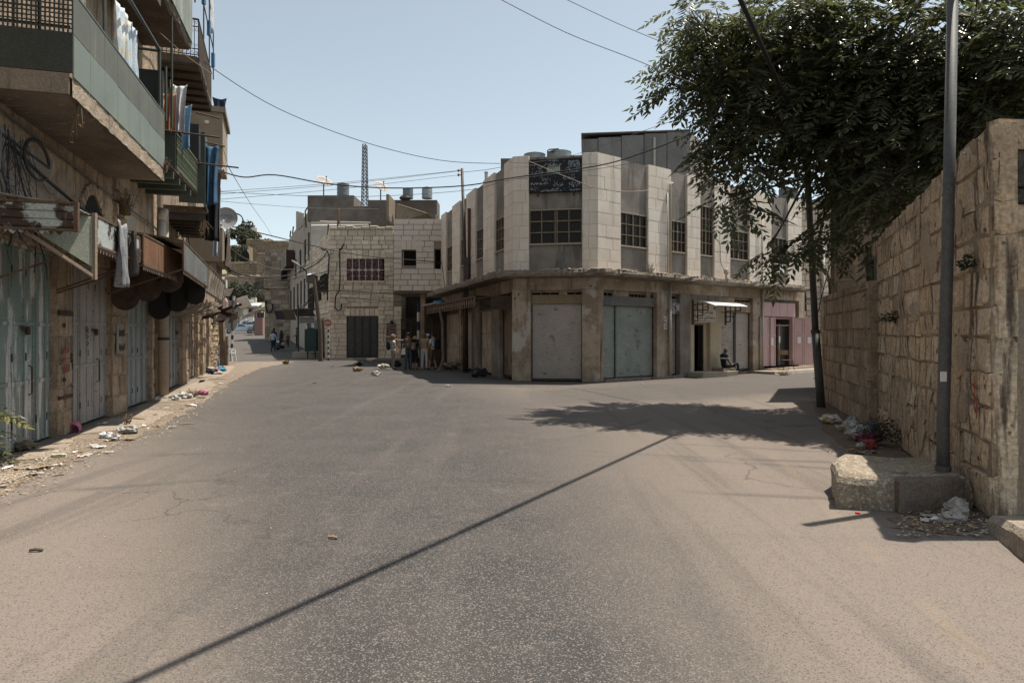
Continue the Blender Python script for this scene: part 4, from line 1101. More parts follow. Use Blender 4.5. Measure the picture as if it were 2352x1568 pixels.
# arched opening above the doors
u0, u1 = A_(186), A_(231); uc, ur = (u0 + u1) / 2, (u1 - u0) / 2
zb_ = 3.35; zs_ = 3.72
arch = [(u0, zb_), (u1, zb_)] + [(uc + ur * math.cos(t), zs_ + .58 * math.sin(t)) for t in [math.pi * k / 12 for k in range(13)]]
mb = MB(); mb.plate([LA.P(u, .016, z) for u, z in arch], Vector((LA.nx, LA.ny, 0)) * .004); ao = mb.build('arched_window', DARK, house)
mb = MB()
for k in range(13):
 t0, t1 = math.pi * k / 13, math.pi * (k + 1) / 13
 q = [LA.P(uc + (ur + e) * math.cos(t), 0, zs_ + (.58 + e) * math.sin(t)) for e, t in ((.01, t0 + .02), (.01, t1 - .02), (.2, t1 - .02), (.2, t0 + .02))]
 v = MB(); v.plate(q, Vector((LA.nx, LA.ny, 0)) * .05); v.build('voussoir', STONE_W, ao)
for k in range(7): mb.fbox(LA, u0 + (u1 - u0) * (k + .5) / 7 - .008, u0 + (u1 - u0) * (k + .5) / 7 + .008, .02, .035, zb_, zs_ + .35)
mb.build('window_bars', IRON, ao)
# crumbled stone edge near the bend
courses(LA, wallA, STONE_W, A_(258), A_(284), 3.1, 4.9, .26, .25, .5, prot=.09, depth=.2, seed=431, soft=.16, rough=.1)

# ---- big balcony with green sheet parapet
bu0, bu1, bw = A_(150, .95), A_(380, 1.06), 1.0
bz0, bz1 = 4.84, 5.13
g = random.Random(5)
mb = MB()
def slab(fr, u0, u1, w, z0, z1, n=26, seed=0, edge=.03):
 """balcony slab with a crumbling edge"""
 prof = [(0, z0), (w - .05, z0), (w, z0 + .05), (w + .01, (z0 + z1) / 2), (w, z1 - .03), (w - .05, z1), (0, z1)]
 V, m_ = [], len(prof)
 for i in range(n + 1):
  u = u0 + (u1 - u0) * i / n
  for k, (ww, z) in enumerate(prof):
   j = noise.noise(Vector((u * 3.1, k * 1.7, seed))) * edge if 0 < k < 6 else 0
   V.append(fr.P(u, ww + j, z + (j * .7 if k in (1, 2, 4) else 0)))
 mb = MB(); mb.add(V, [(i * m_ + k, i * m_ + (k + 1) % m_, (i + 1) * m_ + (k + 1) % m_, (i + 1) * m_ + k) for i in range(n) for k in range(m_)] + [tuple(range(m_)), tuple(n * m_ + k for k in reversed(range(m_)))])
 return mb
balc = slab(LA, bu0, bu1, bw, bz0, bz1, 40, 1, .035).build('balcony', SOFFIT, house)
mb = MB()   # fascia band in lighter flaking render
n = 46; V = []
for i in range(n + 1):
 u = bu0 - .003 + (bu1 - bu0 + .006) * i / n
 for k, z in enumerate((bz0 - .005, bz0 + .06, bz1 - .06, bz1 + .002)):
  V.append(LA.P(u, bw + .035 + .022 * noise.noise(Vector((u * 4, k * 2, 2))), z + (.02 * noise.noise(Vector((u * 5, k, 8))) if k == 0 else 0)))
mb.add(V, [(i * 4 + k, i * 4 + k + 1, (i + 1) * 4 + k + 1, (i + 1) * 4 + k) for i in range(n) for k in range(3)])
mb.build('fascia', mat('flaking_fascia', (.37, .30, .225), (.29, .225, .16), 3, streak=(.17, .125, .09), sthr=(.55, .68), sscale=(8, 8, 1), bump=.9, bscale=20, bdist=.03), balc)
mb = MB(); mb.fbox(LA, bu0 - .03, bu0 - .002, .0, bw, bz0 + .02, bz1); mb.build('end_fascia', mat('cracked_render', (.25, .205, .16), (.20, .16, .12), 2, streak=(.12, .09, .07), sthr=(.6, .7), bump=.5), balc)
pzm, pzt = 5.66, 6.2
npn = 8
for i in range(npn):
 a, b = bu0 + (bu1 - bu0) * i / npn, bu0 + (bu1 - bu0) * (i + 1) / npn
 mb = MB(); mb.bbox(LA, a + .004, b - .004, bw + .028, bw + .05, bz1 - .04, pzm - .005 + .006 * (i % 3), .005); mb.build('sheet_panel', SHEET_G, balc)
 mb = MB(); mb.bbox(LA, a + .004, b - .004, bw + .026, bw + .045, pzm + .004, pzt, .005); mb.build('mesh_panel', SHEET_M, balc)
mb = MB(); mb.tube([LA.P(bu0 - .02, bw + .03, pzt + .02), LA.P(bu1 + .02, bw + .03, pzt + .02)], .025, 6); mb.tube([LA.P(bu0 - .01, 0, pzt + .02), LA.P(bu0 - .01, bw + .03, pzt + .02)], .02, 6)
mb.build('top_rail', mat('green_grey_rail', (.085, .105, .09), rough=.5), balc)
mb = MB(); mb.fbox(LA, bu0 - .03, bu0, .0, bw + .045, bz1 + .01, pzm); mb.build('end_panel', NEARD, balc)
mb = MB(); n = 20
for k in range(n + 1):
 w = (bw + .04) * k / n; mb.fbox(LA, bu0 - .028, bu0 - .016, w - .009, w + .009, pzm, pzt + .5)
for k in range(18):
 z = pzm + (pzt + .5 - pzm) * k / 17; mb.fbox(LA, bu0 - .027, bu0 - .017, 0, bw + .04, z - .008, z + .008)
tag(mb.build('end_mesh', NEARD, balc), None, None, None, 'stuff')
mb = MB()
for k in range(5): mb.bar(LA.P(bu0 + .02, 0, pzm + .1 + k * .22), LA.P(bu0 + .02, bw, pzm + .1 + k * .22), .02)
for k in range(4): mb.bar(LA.P(bu0 + .02, .08 + .28 * k, pzm), LA.P(bu0 + .02, .08 + .28 * k, pzt + .6), .018)
mb.build('end_bars', IRON, balc)
POST = mat('green_post', (.06, .07, .06), rough=.5)
mb = MB()
for px_, w, zt_ in ((240, .98, 8.6), (367, .98, 7.48), (381, .98, 7.35)):
 u = A_(px_, w) ; mb.tube([LA.P(u, w, pzt), LA.P(u, w, zt_)], .03, 6)
mb.tube([LA.P(A_(367, .98), .98, 7.48), LA.P(A_(240, .98), .98, 7.48)], .03, 6); mb.tube([LA.P(A_(367, .98), .98, 7.46), LA.P(A_(367, .98), .1, 7.5)], .03, 6)
mb.build('frame_post', POST, balc)
# dark board screen at the far end of the big balcony
u = A_(330, .98) if False else bu1 - .05
bp = LA.P(bu1 + .05, .3, 6.0)
mb = MB(); mb.fbox(LA, bu1 + .03, bu1 + .09, .18, 1.0, 6.05, 7.12); b = mb.build('dark_board', mat('charcoal_board', (.035, .036, .038), (.028, .028, .03), 3, rough=.75))
tag(b, 'charcoal screen board standing at the far end of the green sheeted balcony', 'screen')
# upper balcony 2
u2a, u2b = A_(356, .85) - 1.2, A_(438, 1.05)
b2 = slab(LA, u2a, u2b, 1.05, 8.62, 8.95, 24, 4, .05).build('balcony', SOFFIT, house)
for i in range(5):
 a, c = u2a + (u2b - u2a) * i / 5, u2a + (u2b - u2a) * (i + 1) / 5
 mb = MB(); mb.bbox(LA, a + .004, c - .004, 1.06, 1.09, 8.8, 10.3, .006); mb.build('sheet_panel', mat('faded_green_sheet', (.21, .25, .21), (.15, .17, .14), 1.2, streak=(.33, .31, .25), sthr=(.5, .58), sscale=(10, 10, .6), rough=.6), b2)
mb = MB(); mb.fbox(LA, u2a + .5, u2a + 1.0, .0, 1.0, 8.36, 8.6); mb.build('beam', SOFFIT, b2)
mb = MB(); mb.tube([LA.P(A_(418, 1.2), 1.0, 6.2), LA.P(A_(418, 1.2), 1.0, 8.62)], .025, 6); mb.build('frame_post', POST, balc)
# balcony with ornate iron railing (row)
def railing(fr, u0, u1, w, z0, z1, parent, m, near=True, far=False, n=22, scroll=True, gap=.09):
 mb = MB()
 lines = [(fr.P(u0, w, 0), fr.P(u1, w, 0))]
 if near: lines.append((fr.P(u0, .02, 0), fr.P(u0, w, 0)))
 if far: lines.append((fr.P(u1, .02, 0), fr.P(u1, w, 0)))
 r_ = MB()
 for a, b in lines:
  for z in (z0 + .04, z0 + .2, z1 - .2, z1):
   r_.bar(a + Vector((0, 0, z)), b + Vector((0, 0, z)), .022 if z != z1 else .04)
  k = max(4, int((b - a).length / gap))
  dd = (b - a).normalized()
  for i in range(k + 1):
   p = a.lerp(b, i / k)
   bar = MB(); bar.bar(p + Vector((0, 0, z0)), p + Vector((0, 0, z1)), .014)
   if scroll and i < k:
    c = a.lerp(b, (i + .5) / k)
    for zc, sgn in ((z0 + .12, 1), (z1 - .1, -1), (z0 + .28, -1), (z1 - .28, 1)):
     pts = [c + dd * (math.cos(t) * (.008 + .035 * t / 6)) + Vector((0, 0, zc + sgn * math.sin(t) * (.01 + .05 * t / 6))) for t in (0, 1, 2, 3, 4, 5, 6)]
     bar.tube(pts, .006, 3, caps=False)
   bar.build('baluster', m, parent)
 r_.build('hand_rail', m, parent)
u3a, u3b = B_(448, .9), B_(490.5, 1.05)
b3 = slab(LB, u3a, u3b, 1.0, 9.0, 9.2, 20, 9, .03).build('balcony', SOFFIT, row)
mb = MB()
for k in range(7):
 u = u3a + .02 + (u3b - u3a - .04) * k / 6; mb.fbox(LB, u - .03, u + .03, 0, .98, 8.93, 9.0)
mb.build('joist', RUSTD, b3)
railing(LB, u3a, u3b, .98, 9.2, 10.2, b3, mat('rusty_railing', (.10, .075, .05), (.06, .045, .035), 9, rough=.7))
mb = MB()
for px_ in (448, 468, 481, 490):
 u = B_(px_, 1.0); mb.tube([LB.P(u, 1.0, 10.2), LB.P(u, 1.0, 12.2)], .02, 5)
for z in (11.2, 12.1): mb.tube([LB.P(B_(440, 1), 1.0, z), LB.P(B_(490, 1), 1.0, z)], .018, 5)
mb.build('drying_frame', IRON, b3)
mb = MB(); mb.fbox(LB, u3a - 2.2, u3b, -.02, .02, 9.2, 11.6); mb.build('wall_panel', mat('pale_ashlar_warm', (.37, .29, .205), (.28, .21, .14), 1.6, streak=(.2, .15, .1), sthr=(.55, .7), sscale=(9, 9, .3), bump=.4), row)
# plastered box bay 4 and its cap
u4 = B_(438, .1); mb = MB()
mb.fbox(LB, u4, u4 + 2.6, 0, 1.15, 8.55, 9.75); mb.fbox(LB, u4 - .08, u4 + 2.7, 0, 1.25, 9.751, 9.95)
bay4 = mb.build('box_bay', mat('bay_plaster', (.31, .255, .195), (.25, .20, .15), 1.2, streak=(.14, .11, .085), sthr=(.6, .75), bump=.3), row)
mb = MB(); mb.plate([LB.P(u4 + .1, 0, 8.0), LB.P(u4 + .1, 1.1, 8.54), LB.P(u4 + .1, 0, 8.54)], LB.P(.4, 0, 0) - LB.P(0, 0, 0)); mb.fbox(LB, u4 + .2, u4 + 2.6, .85, 1.14, 7.9, 8.545); mb.build('corbel', PLASTER, bay4)
mb = MB(); M_ = Matrix.Translation(LB.P(u4 - .02, .62, 9.35)); mb.ellipsoid(LB.P(u4 - .03, .62, 9.35), (.09, .05, .07), 10, 6); mb.build('bulkhead_lamp', WHITE_M, bay4)
# green iron balcony 5
u5a, u5b = A_(407, 1.0), A_(454, 1.0)
GIR = mat('green_iron', (.105, .125, .07), (.07, .085, .05), 6, rough=.6)
b5 = slab(LA, u5a - 2.4, u5b, 1.0, 5.28, 5.38, 16, 14, .012).build('balcony', RUSTD, house)
railing(LA, u5a, u5b, .98, 5.4, 6.22, b5, GIR, n=16)
mb = MB(); mb.fbox(LA, u5a - .05, u5a - .02, .25, .98, 5.4, 6.24); mb.fbox(LA, u5a - .07, u5a - .052, .55, .6, 5.42, 6.2); mb.build('end_panel', GREEN_D, b5)
for k in range(6):
 u = u5a - 1.6 + k * .62; mb = MB(); mb.fbox(LA, u - .05, u + .05, .0, 1.0 - .0 * k, 5.13, 5.275); mb.build('joist', GREEN_D, b5)
mb = MB(); mb.tube([LA.P(u5a - .1, .2, 6.28), LA.P(u5a - .1, 1.9, 6.18)], .022, 5); mb.tube([LA.P(u5b - .1, .9, 6.15), LA.P(u5b - .05, 2.0, 6.1)], .022, 5); mb.build('drying_pole', IRON, b5)
mb = MB()
for px_ in (392, 400, 410, 420):
 u = A_(px_, .9); mb.tube([LA.P(u, .9, 6.2), LA.P(u, .9, 7.2), LA.P(u + .25, .85, 7.45), LA.P(u + .6, .8, 7.3)], .014, 5)
mb.build('hoop_frame', mat('thin_green_tube', (.10, .11, .07)), b5)
# green sheet box 6 on slab 7 with joists (row)
u6 = B_(453, .1) ; u6a, u6b = B_(469, 1.05), B_(499, 1.15)
b7 = slab(LB, B_(375, 0), u6b, 1.12, 5.12, 5.32, 14, 22, .02).build('balcony', SOFFIT, row)
for k in range(7):
 u = B_(375, 0) + .1 + k * .62; mb = MB(); mb.fbox(LB, u - .05, u + .05, 0, 1.06, 4.94, 5.115); mb.build('joist', STEEL_D, b7)
mb = MB(); mb.fbox(LB, u6a - .35, u6a - .31, .45, 1.1, 5.33, 7.3); mb.build('sheet_panel', GREEN_D, b7)
nps = 5
for k in range(nps):
 a, c = u6a - .3 + (u6b - u6a + .3) * k / nps, u6a - .3 + (u6b - u6a + .3) * (k + 1) / nps
 mb = MB(); mb.bbox(LB, a, c - .01, 1.07, 1.10, 5.25, 6.4 if k > 0 else 7.3, .006); mb.build('sheet_panel', SHEET_G if k else GREEN_D, b7)
mb = MB(); mb.fbox(LB, u6a - .9, u6a - .4, .5, 1.0, 6.4, 7.35); mb.build('dark_tank_cover', mat('charcoal_board', (0, 0, 0)), b7)
mb = MB(); mb.tube([LB.P(u6a - .2, .9, 7.1), LB.P(u6a - .2, 1.6, 7.0)], .022, 5); mb.tube([LB.P(u6a - .6, .9, 7.75), LB.P(u6a - .6, 1.5, 7.65)], .022, 5)
mb.tube([LB.P(u6b - .1, 1.12, 4.4), LB.P(u6b - .1, 1.12, 6.3)], .025, 5); mb.tube([LB.P(u6b - .3, 1.14, 4.4), LB.P(u6b - .3, 1.14, 6.2)], .025, 5); mb.build('drying_pole', IRON, b7)
# lower plaster bay 8
u8 = B_(434, .1); mb = MB(); mb.bbox(LB, u8, u8 + 3.2, 0, 1.22, 4.3, 5.5, .05); mb.fbox(LB, u8 + .15, u8 + 3.2, 0, .95, 3.95, 4.3); bay8 = mb.build('box_bay', mat('bay_plaster', (0, 0, 0)), row)
mb = MB(); mb.fbox(LB, u8 + .6, u8 + 1.5, .2, 1.25, 3.42, 3.72); mb.build('light_box', mat('light_box', (.50, .46, .40)), row)
mb = MB(); mb.fbox(LB, u8 + .59, u8 + .6, .95, 1.2, 3.44, 3.7); mb.build('light_box_window', mat('bluish_panel', (.25, .32, .36)), row)
# shops of the row
piers(LB, row, [(348, 352)], ZT, STONE_W, 320, .02)
mb = MB(); mb.tube([LB.P(B_(362), .14, .1), LB.P(B_(362), .14, 5.0)], .125, 12); mb.build('drainpipe', mat('plastered_pipe', (.33, .27, .21), (.27, .22, .17), 3), row, smooth=True)
mb = MB(); u = B_(362); mb.tube([LB.P(u, .14, 1.55), LB.P(u, .14, 1.62)], .145, 12); mb.build('pipe_clamp', IRON, row)
pz = LB.Z(374, 500, .2); mb = MB(); u = B_(371.5, .2); mb.tube([LB.P(u, .2, 3.2), LB.P(u, .2, pz - .1)], .1, 10); mb.tube([LB.P(u, .2, pz - .1), LB.P(u + .05, .22, pz + .2)], .12, 10); mb.build('drainpipe', PIPE_W, row, smooth=True)
piers(LB, row, [(372, 382.5)], ZT, STONE_W, 330, .04)
metal_door(LB, row, [384, 391, 398, 404, 408, 413, 417], ZT, .05, (1.5, 2.2), DOOR_S, gap_at=3)
piers(LB, row, [(418, 432.5)], ZT, STONE_W, 340, .03)
metal_door(LB, row, [433.5, 438, 442, 447, 451.5], ZT, .05, (1.5, 2.2), DOOR_R, gap_at=2, lock=False)
for a, b, w in ((452.5, 456, .04), (459, 466, .12), (468, 473, .0), (474.5, 480, .1)):
 piers(LB, row, [(a, b)], 3.2, STONE_W, int(a), w)
mb = MB(); mb.fbox(LB, B_(456), B_(480), -.5, -.12, 0, 3.2); mb.build('door', DOOR_R, row)
ur0 = B_(480.5); ur1 = B_(505)
mb = MB(); mb.fbox(LB, ur0, ur1 - .03, -.7, .02, 0, 3.3); rw = mb.build('rubble_wall', MORTAR, row)
courses(LB, rw, mat('rubble_stone', (.40, .315, .22), (.29, .22, .15), 2.5, rndv=.25, bump=1, bscale=10, bdist=.05), ur0, ur1, .0, 3.25, .34, .3, .62, w=.02, prot=.08, depth=.4, seed=351, soft=.2, rough=.12, hvar=.2)
FE = LB.P(ur1, 0, 0)
FEF = Fr(FE.x, FE.y, LB.nx * -1, LB.ny * -1)
mb = MB(); mb.fbox(LB, B_(484), B_(489), .1, .16, 2.2, 2.9); mb.build('meter_box', STEEL_D, row)
mb = MB(); mb.tube([LB.P(B_(495), .14, 0), LB.P(B_(498), .14, 1.5), LB.P(B_(497), .14, 3.3)], .03, 5); mb.build('conduit', mat('blue_conduit', (.05, .09, .14)), row)

# ---- awnings
def zigzag(mb, fr, u0, u1, w, z, n, d):
 for k in range(n):
  a, b = u0 + (u1 - u0) * k / n, u0 + (u1 - u0) * (k + 1) / n
  mb.plate([fr.P(a, w, z), fr.P(b, w, z), fr.P(b - (b - a) * .25, w, z - d * .6), fr.P((a + b) / 2, w, z - d), fr.P(a + (b - a) * .25, w, z - d * .6)], Vector((fr.nx, fr.ny, 0)) * .006)
# rusted panel that juts out towards the street
pu = A_(180, 1.25)
pan = MB(); pan.fbox(LA, pu - .02, pu + .0, -.0, 1.25, 3.0, 3.34); po = pan.build('awning_panel', RUSTW, house)
EF = Fr(*LA.P(pu - .02, 0, 0).xy, LA.nx, LA.ny)
for k, (za, zb) in enumerate(((3.04, 3.125), (3.14, 3.225), (3.24, 3.325))):
 mb = MB(); mb.bbox(EF, -.4, 1.23, .0, .018, za, zb, .006); mb.build('awning_slat', RUSTW, po)
mb = MB(); mb.fbox(EF, 1.215, 1.26, -.03, .03, 2.99, 3.36); mb.fbox(EF, -.4, 1.25, -.02, .024, 3.33, 3.36); mb.fbox(EF, -.4, 1.25, -.02, .024, 2.99, 3.02); mb.build('panel_frame', RUST, po)
mb = MB(); zigzag(mb, EF, -.3, 1.2, .0, 2.995, 15, .06); tag(mb.build('panel_fringe', RUSTW, po), None, None, None, 'stuff')
mb = MB(); mb.grid(lambda a, c: LA.P(pu + .02 + (A_(218, 1.2) - pu - .04) * a, 1.15 * c, 3.5 - .17 * c + .03 * noise.noise(Vector((a * 5, c * 3, 7)))), 10, 5, th=(0, 0, .012)); mb.build('awning_sheet', mat('grey_canvas', (.33, .31, .29), (.24, .22, .2), 3), po)
# cloth-draped awning over the second door
va, vb = A_(190, 1.2), A_(326, 1.25)
def aw_front(fr, parent, u0, u1, w, z0, z1, m, n, slope=.18, lean=.0, roof=True, fringe=14, name='awning', roofm=None):
 mb = MB(); mb.fbox(fr, u0, u1, .0, .06, z1 + slope - .02, z1 + slope + .02)
 if roof: mb.grid(lambda a, c: fr.P(u0 + (u1 - u0) * a, w * c, z1 + slope * (1 - c) + .012 * math.sin(a * n * 9) + .03 * noise.noise(Vector((a * 4, c * 3, u0)))), n * 6, 4, th=(0, 0, .012))
 o = mb.build(name, roofm or RUSTD, parent)
 for k in range(n):
  a, b = u0 + (u1 - u0) * k / n, u0 + (u1 - u0) * (k + 1) / n
  p = MB(); j = .012 * noise.noise(Vector((k * 2.7, u0, 0)))
  p.hexa([fr.P(a + .004, w - lean + j, z0), fr.P(b - .004, w - lean + j, z0), fr.P(b - .004, w - lean + .016 + j, z0), fr.P(a + .004, w - lean + .016 + j, z0),
    fr.P(a + .004, w, z1), fr.P(b - .004, w, z1), fr.P(b - .004, w + .016, z1), fr.P(a + .004, w + .016, z1)])
  p.build('awning_slat', m, o)
 f = MB()
 for z, ww in ((z0, w - lean), (z1, w)): f.bar(fr.P(u0, ww + .012, z), fr.P(u1, ww + .012, z), .03)
 for u in (u0, u1): f.bar(fr.P(u, w - lean + .012, z0), fr.P(u, w + .012, z1), .03); f.bar(fr.P(u, 0, z1 + slope), fr.P(u, w, z1), .03); f.bar(fr.P(u, 0, z0 - .5), fr.P(u, w - lean, z0), .025)
 f.build('awning_frame', RUST, o)
 if fringe:
  q = MB(); zigzag(q, fr, u0, u1, w - lean + .004, z0 - .005, fringe, .085)
  tag(q.build('awning_fringe', mat('pale_rusty_fringe', (.32, .27, .215), (.15, .10, .065), 8), o), None, None, None, 'stuff')
 return o
a2 = aw_front(LA, house, A_(218, 1.2), vb - .02, 1.2, 2.92, 3.33, RUSTW, 3, roofm=mat('grey_canvas', (.33, .31, .29), (.24, .22, .2), 3), fringe=16)
mb = MB(); mb.plate([LA.P(va - .02, .35, 3.45), LA.P(A_(216, 1.2), 1.18, 3.3), LA.P(A_(216, 1.2), 1.18, 2.62), LA.P(va - .02, .55, 3.1)], (LA.P(.02, 0, 0) - LA.P(0, 0, 0))); mb.build('awning_cheek', mat('torn_green_canvas', (.105, .12, .105), (.25, .262, .21), .9, (.52, .54)), a2)
mb = MB(); mb.bar(LA.P(A_(217, 1.2), 1.2, 2.45), LA.P(A_(217, 1.2), 1.2, 3.36), .05); mb.bar(LA.P(va - .3, .5, 3.1), LA.P(A_(216, 1.2), 1.18, 2.5), .04); mb.build('awning_strut', mat('bare_pale_timber', (.25, .195, .145)), a2)
a3 = aw_front(LA, house, A_(327, 1.25), A_(418, 1.25), 1.25, 2.88, 3.4, mat('brown_rust_plate', (.21, .105, .055), (.145, .07, .04), 1.6, streak=(.09, .05, .03), sthr=(.52, .7), sscale=(9, 9, .5), rough=.8), 6, fringe=26)
a4 = aw_front(LB, row, B_(419.5, 1.25), B_(476, 1.25), 1.25, 2.95, 3.5, mat('blue_grey_plate', (.145, .15, .145), (.10, .10, .096), 1.6, streak=(.12, .09, .065), sthr=(.56, .7), sscale=(9, 9, .5), rough=.75), 6, fringe=24, roofm=mat('bleached_tin', (.42, .38, .33), (.3, .26, .21), 3))
a5 = aw_front(LB, row, B_(478.5, 1.25), B_(516, 1.25), 1.25, 2.9, 3.55, mat('peeling_cream_plate', (.36, .315, .26), (.17, .12, .085), 2.4, (.48, .54), streak=(.1, .07, .05), sthr=(.55, .66), sscale=(9, 9, .5), rough=.75), 6, fringe=20, lean=.12)
# curved ventilation hoods (dark scalloped cheeks) hanging below the rust awnings
def scallops(fr, u, w0, z0, n, r, m, parent, up=.19):
 o = None
 for k in range(n):
  c = fr.P(u, w0 + k * r * 1.55, z0 + k * up)
  poly = []
  for i in range(11):
   t = -math.pi * .95 + math.pi * 1.0 * i / 10
   poly.append(c + Vector((fr.nx, fr.ny, 0)) * (r * math.cos(t)) + Vector((0, 0, r * math.sin(t))))
  poly += [c + Vector((fr.nx, fr.ny, 0)) * r + Vector((0, 0, .55 - k * up * .6)), c - Vector((fr.nx, fr.ny, 0)) * r + Vector((0, 0, .75 - k * up * .7))]
  mb = MB(); mb.plate(poly, (fr.P(.015 + .004 * k, 0, 0) - fr.P(0, 0, 0))); mb.build('awning_scallop', m, parent)
RUSTK = mat('dark_brown_canvas', (.085, .055, .038), (.045, .03, .022), 4, rough=.85)
scallops(LA, A_(300, .4), .30, 2.45, 3, .26, RUSTK, a3)
scallops(LB, B_(382, .4), .25, 2.32, 3, .25, mat('black_canvas', (.022, .019, .017)), a4)
mb = MB()
for k, u in enumerate((B_(425, .8), B_(432, .8), B_(441, .8), B_(452, .8))):
 c = LB.P(u, .75, 2.65); pts = [c + Vector((LB.nx, LB.ny, 0)) * (.42 * math.cos(t)) + Vector((0, 0, .34 * math.sin(t))) for t in [math.pi * (1 + i / 10) for i in range(11)]]
 mb.tube(pts, .03, 5)
for k in range(8):
 u = B_(428, .6) + k * .45; mb.bar(LB.P(u, .1, 2.2 + .1 * (k % 3)), LB.P(u + 1.2, 1.2, 2.5 + .2 * (k % 2)), .035)
mb.build('awning_hoops', mat('weathered_hoop', (.22, .175, .13)), a4)
# collapsed awning at the end of the row
g = random.Random(77); mb = MB()
c = LB.P(B_(512, 1.0), 1.0, 2.6)
for k in range(9):
 d_ = Vector((g.uniform(-.9, 1.1), g.uniform(-.6, .6), g.uniform(-.5, .7)))
 mb.bar(c + d_ * .8 + Vector((-.2, 0, 0)), c - d_ * .7, g.uniform(.05, .10))
col_ = mb.build('collapsed_awning', RUSTD, row)
for k in range(6):
 p = c + Vector((g.uniform(-.4, .9), g.uniform(-.3, .3), g.uniform(-.5, .7))); a = Vector((g.uniform(-.4, .4), .1, g.uniform(.3, .6))); b = Vector((g.uniform(.25, .5), .1, g.uniform(-.2, .2)))
 mb = MB(); mb.plate([p, p + b, p + a + b * .9, p + a * .9], (0, .02, .01)); mb.build('broken_sheet', [mat('pale_torn_sheet', (.36, .31, .26), (.25, .2, .16), 5), RUSTD][k % 3 == 0], col_)
# end post of the row
pe = gnd(512, 840); mb = MB(); mb.bar(pe + Vector((0, 0, 0)), pe + Vector((-.1, 0, 4.2)), .24); mb.bar(pe + Vector((.22, 0, 0)), pe + Vector((.22, 0, 1.6)), .12)
tag(mb.build('timber_post', mat('weathered_post', (.20, .155, .11), (.14, .105, .075), 4)), 'square weathered post at the far end of the left row beside the sign', 'post')

# ---- washing
def cloth(name, label, fr, u, w, z, wd, h, m, group='washing on the balconies', seed=0, axis='w', fold=.05, taper=.75, split=0.0, cat='laundry'):
 dirv = Vector((fr.nx, fr.ny, 0)) if axis == 'w' else Vector((fr.dx, fr.dy, 0))
 side = Vector((fr.dx, fr.dy, 0)) if axis == 'w' else Vector((fr.nx, fr.ny, 0))
 o_ = fr.P(u, w, z)
 def fn(a, b):
  s_ = (a - .5) * wd * (1 - (1 - taper) * math.sin(b * 2.2))
  return o_ + dirv * s_ + side * (fold * math.sin(a * 13 + seed + b * 1.5) * (.35 + b) + .03 * noise.noise(Vector((a * 3, b * 4, seed)))) + Vector((0, 0, -h * b - .06 * math.sin(a * math.pi) * (1 - b) + .05 * noise.noise(Vector((a * 4, seed, 0))) * b))
 mb = MB(); mb.grid(fn, 22, 16, th=side * .006)
 o = mb.build(name, m, smooth=True)
 return tag(o, label, cat, group)
TOW = mat('pale_blue_print', (.46, .54, .60), (.60, .50, .28), 5.5, (.56, .60), third=(.64, .64, .62), tscale=4, tthr=(.5, .56), spots=(.42, .20, .10), pscale=11, pthr=(.70, .72), bump=.2, bscale=30, fine=.05)
cloth('towel', 'pale blue printed cloth with yellow figures, nearest on the balcony line', LA, A_(272, .8) , .8, 7.45, .55, 1.5, TOW, seed=1, axis='u')
cloth('towel', 'pale blue and yellow cloth hung beside the green post', LA, A_(292, .8), .82, 7.4, .5, 1.45, TOW, seed=5, axis='u')
cloth('towel', 'white cloth with pale blue edge hung just behind the green post', LA, A_(308, .85), .85, 7.35, .35, 1.5, mat('white_blue_cloth', (.58, .60, .62), (.40, .48, .55), 3), seed=9, axis='u')
cloth('shirt', 'orange cloth hanging past the green iron balcony', LA, A_(402, .95), .8, 7.15, .35, 1.0, mat('orange_cloth', (.52, .23, .12), (.46, .19, .10), 5), seed=2, taper=.9)
cloth('shirt', 'white cloth draped over the green hoop frame', LA, A_(411, .95), .95, 7.5, .35, 1.15, mat('white_cloth', (.62, .62, .62), (.52, .53, .55), 4), seed=3, fold=.08)
cloth('shirt', 'light blue cloth hanging behind the orange one', LA, A_(420, 1.0), 1.0, 7.1, .4, 1.05, mat('sky_blue_cloth', (.12, .23, .34), (.2, .32, .42), 4), seed=4)
cloth('trousers', 'bright blue garment at the outer end of the drying pole', LB, u6a - .1, 1.22, 7.05, .45, 1.7, mat('denim_blue_cloth', (.035, .085, .15), (.06, .13, .21), 5), seed=6, fold=.09)
cloth('trousers', 'black garment hanging below the blue one on the drying pole', LB, u6a + .4, 1.22, 6.5, .5, 2.1, mat('black_cloth', (.018, .017, .02)), seed=7, fold=.08)
cloth('shirt', 'white garment outermost on the lower drying pole', LB, u6b - .5, 1.15, 6.5, .3, 2.3, mat('white_cloth', (0, 0, 0)), seed=8, fold=.07)
cloth('towel', 'white striped towel on the top drying frame against the sky', LB, B_(487, 1.1), 1.1, 12.6, .35, 1.55, mat('striped_white_cloth', (.62, .60, .58), (.55, .45, .42), 9, (.6, .64)), seed=10, fold=.03, axis='u')
cloth('shirt', 'red and white garment on the top drying frame', LB, B_(462, 1.0), 1.0, 12.2, .5, .6, mat('red_cloth', (.40, .06, .035)), seed=11)
cloth('blanket', 'navy blanket lying over the cap of the upper plaster bay', LB, u4 + .6, 1.0, 10.5, .5, .6, mat('navy_cloth', (.02, .03, .06), (.3, .2, .04), 2, (.68, .7)), seed=12)
cloth('blanket', 'grey woollen blanket hanging from the edge of the cloth-topped awning', LA, A_(280, 1.26), 1.25, 3.42, .42, 1.0, mat('grey_wool', (.20, .20, .205), (.28, .28, .285), 60), seed=13, axis='u', taper=.7, fold=.05)
cloth('rag', 'dark rag hanging beside the grey blanket', LA, A_(308, 1.28), 1.27, 3.38, .16, .75, mat('dark_rag', (.06, .05, .045)), seed=14, axis='u')
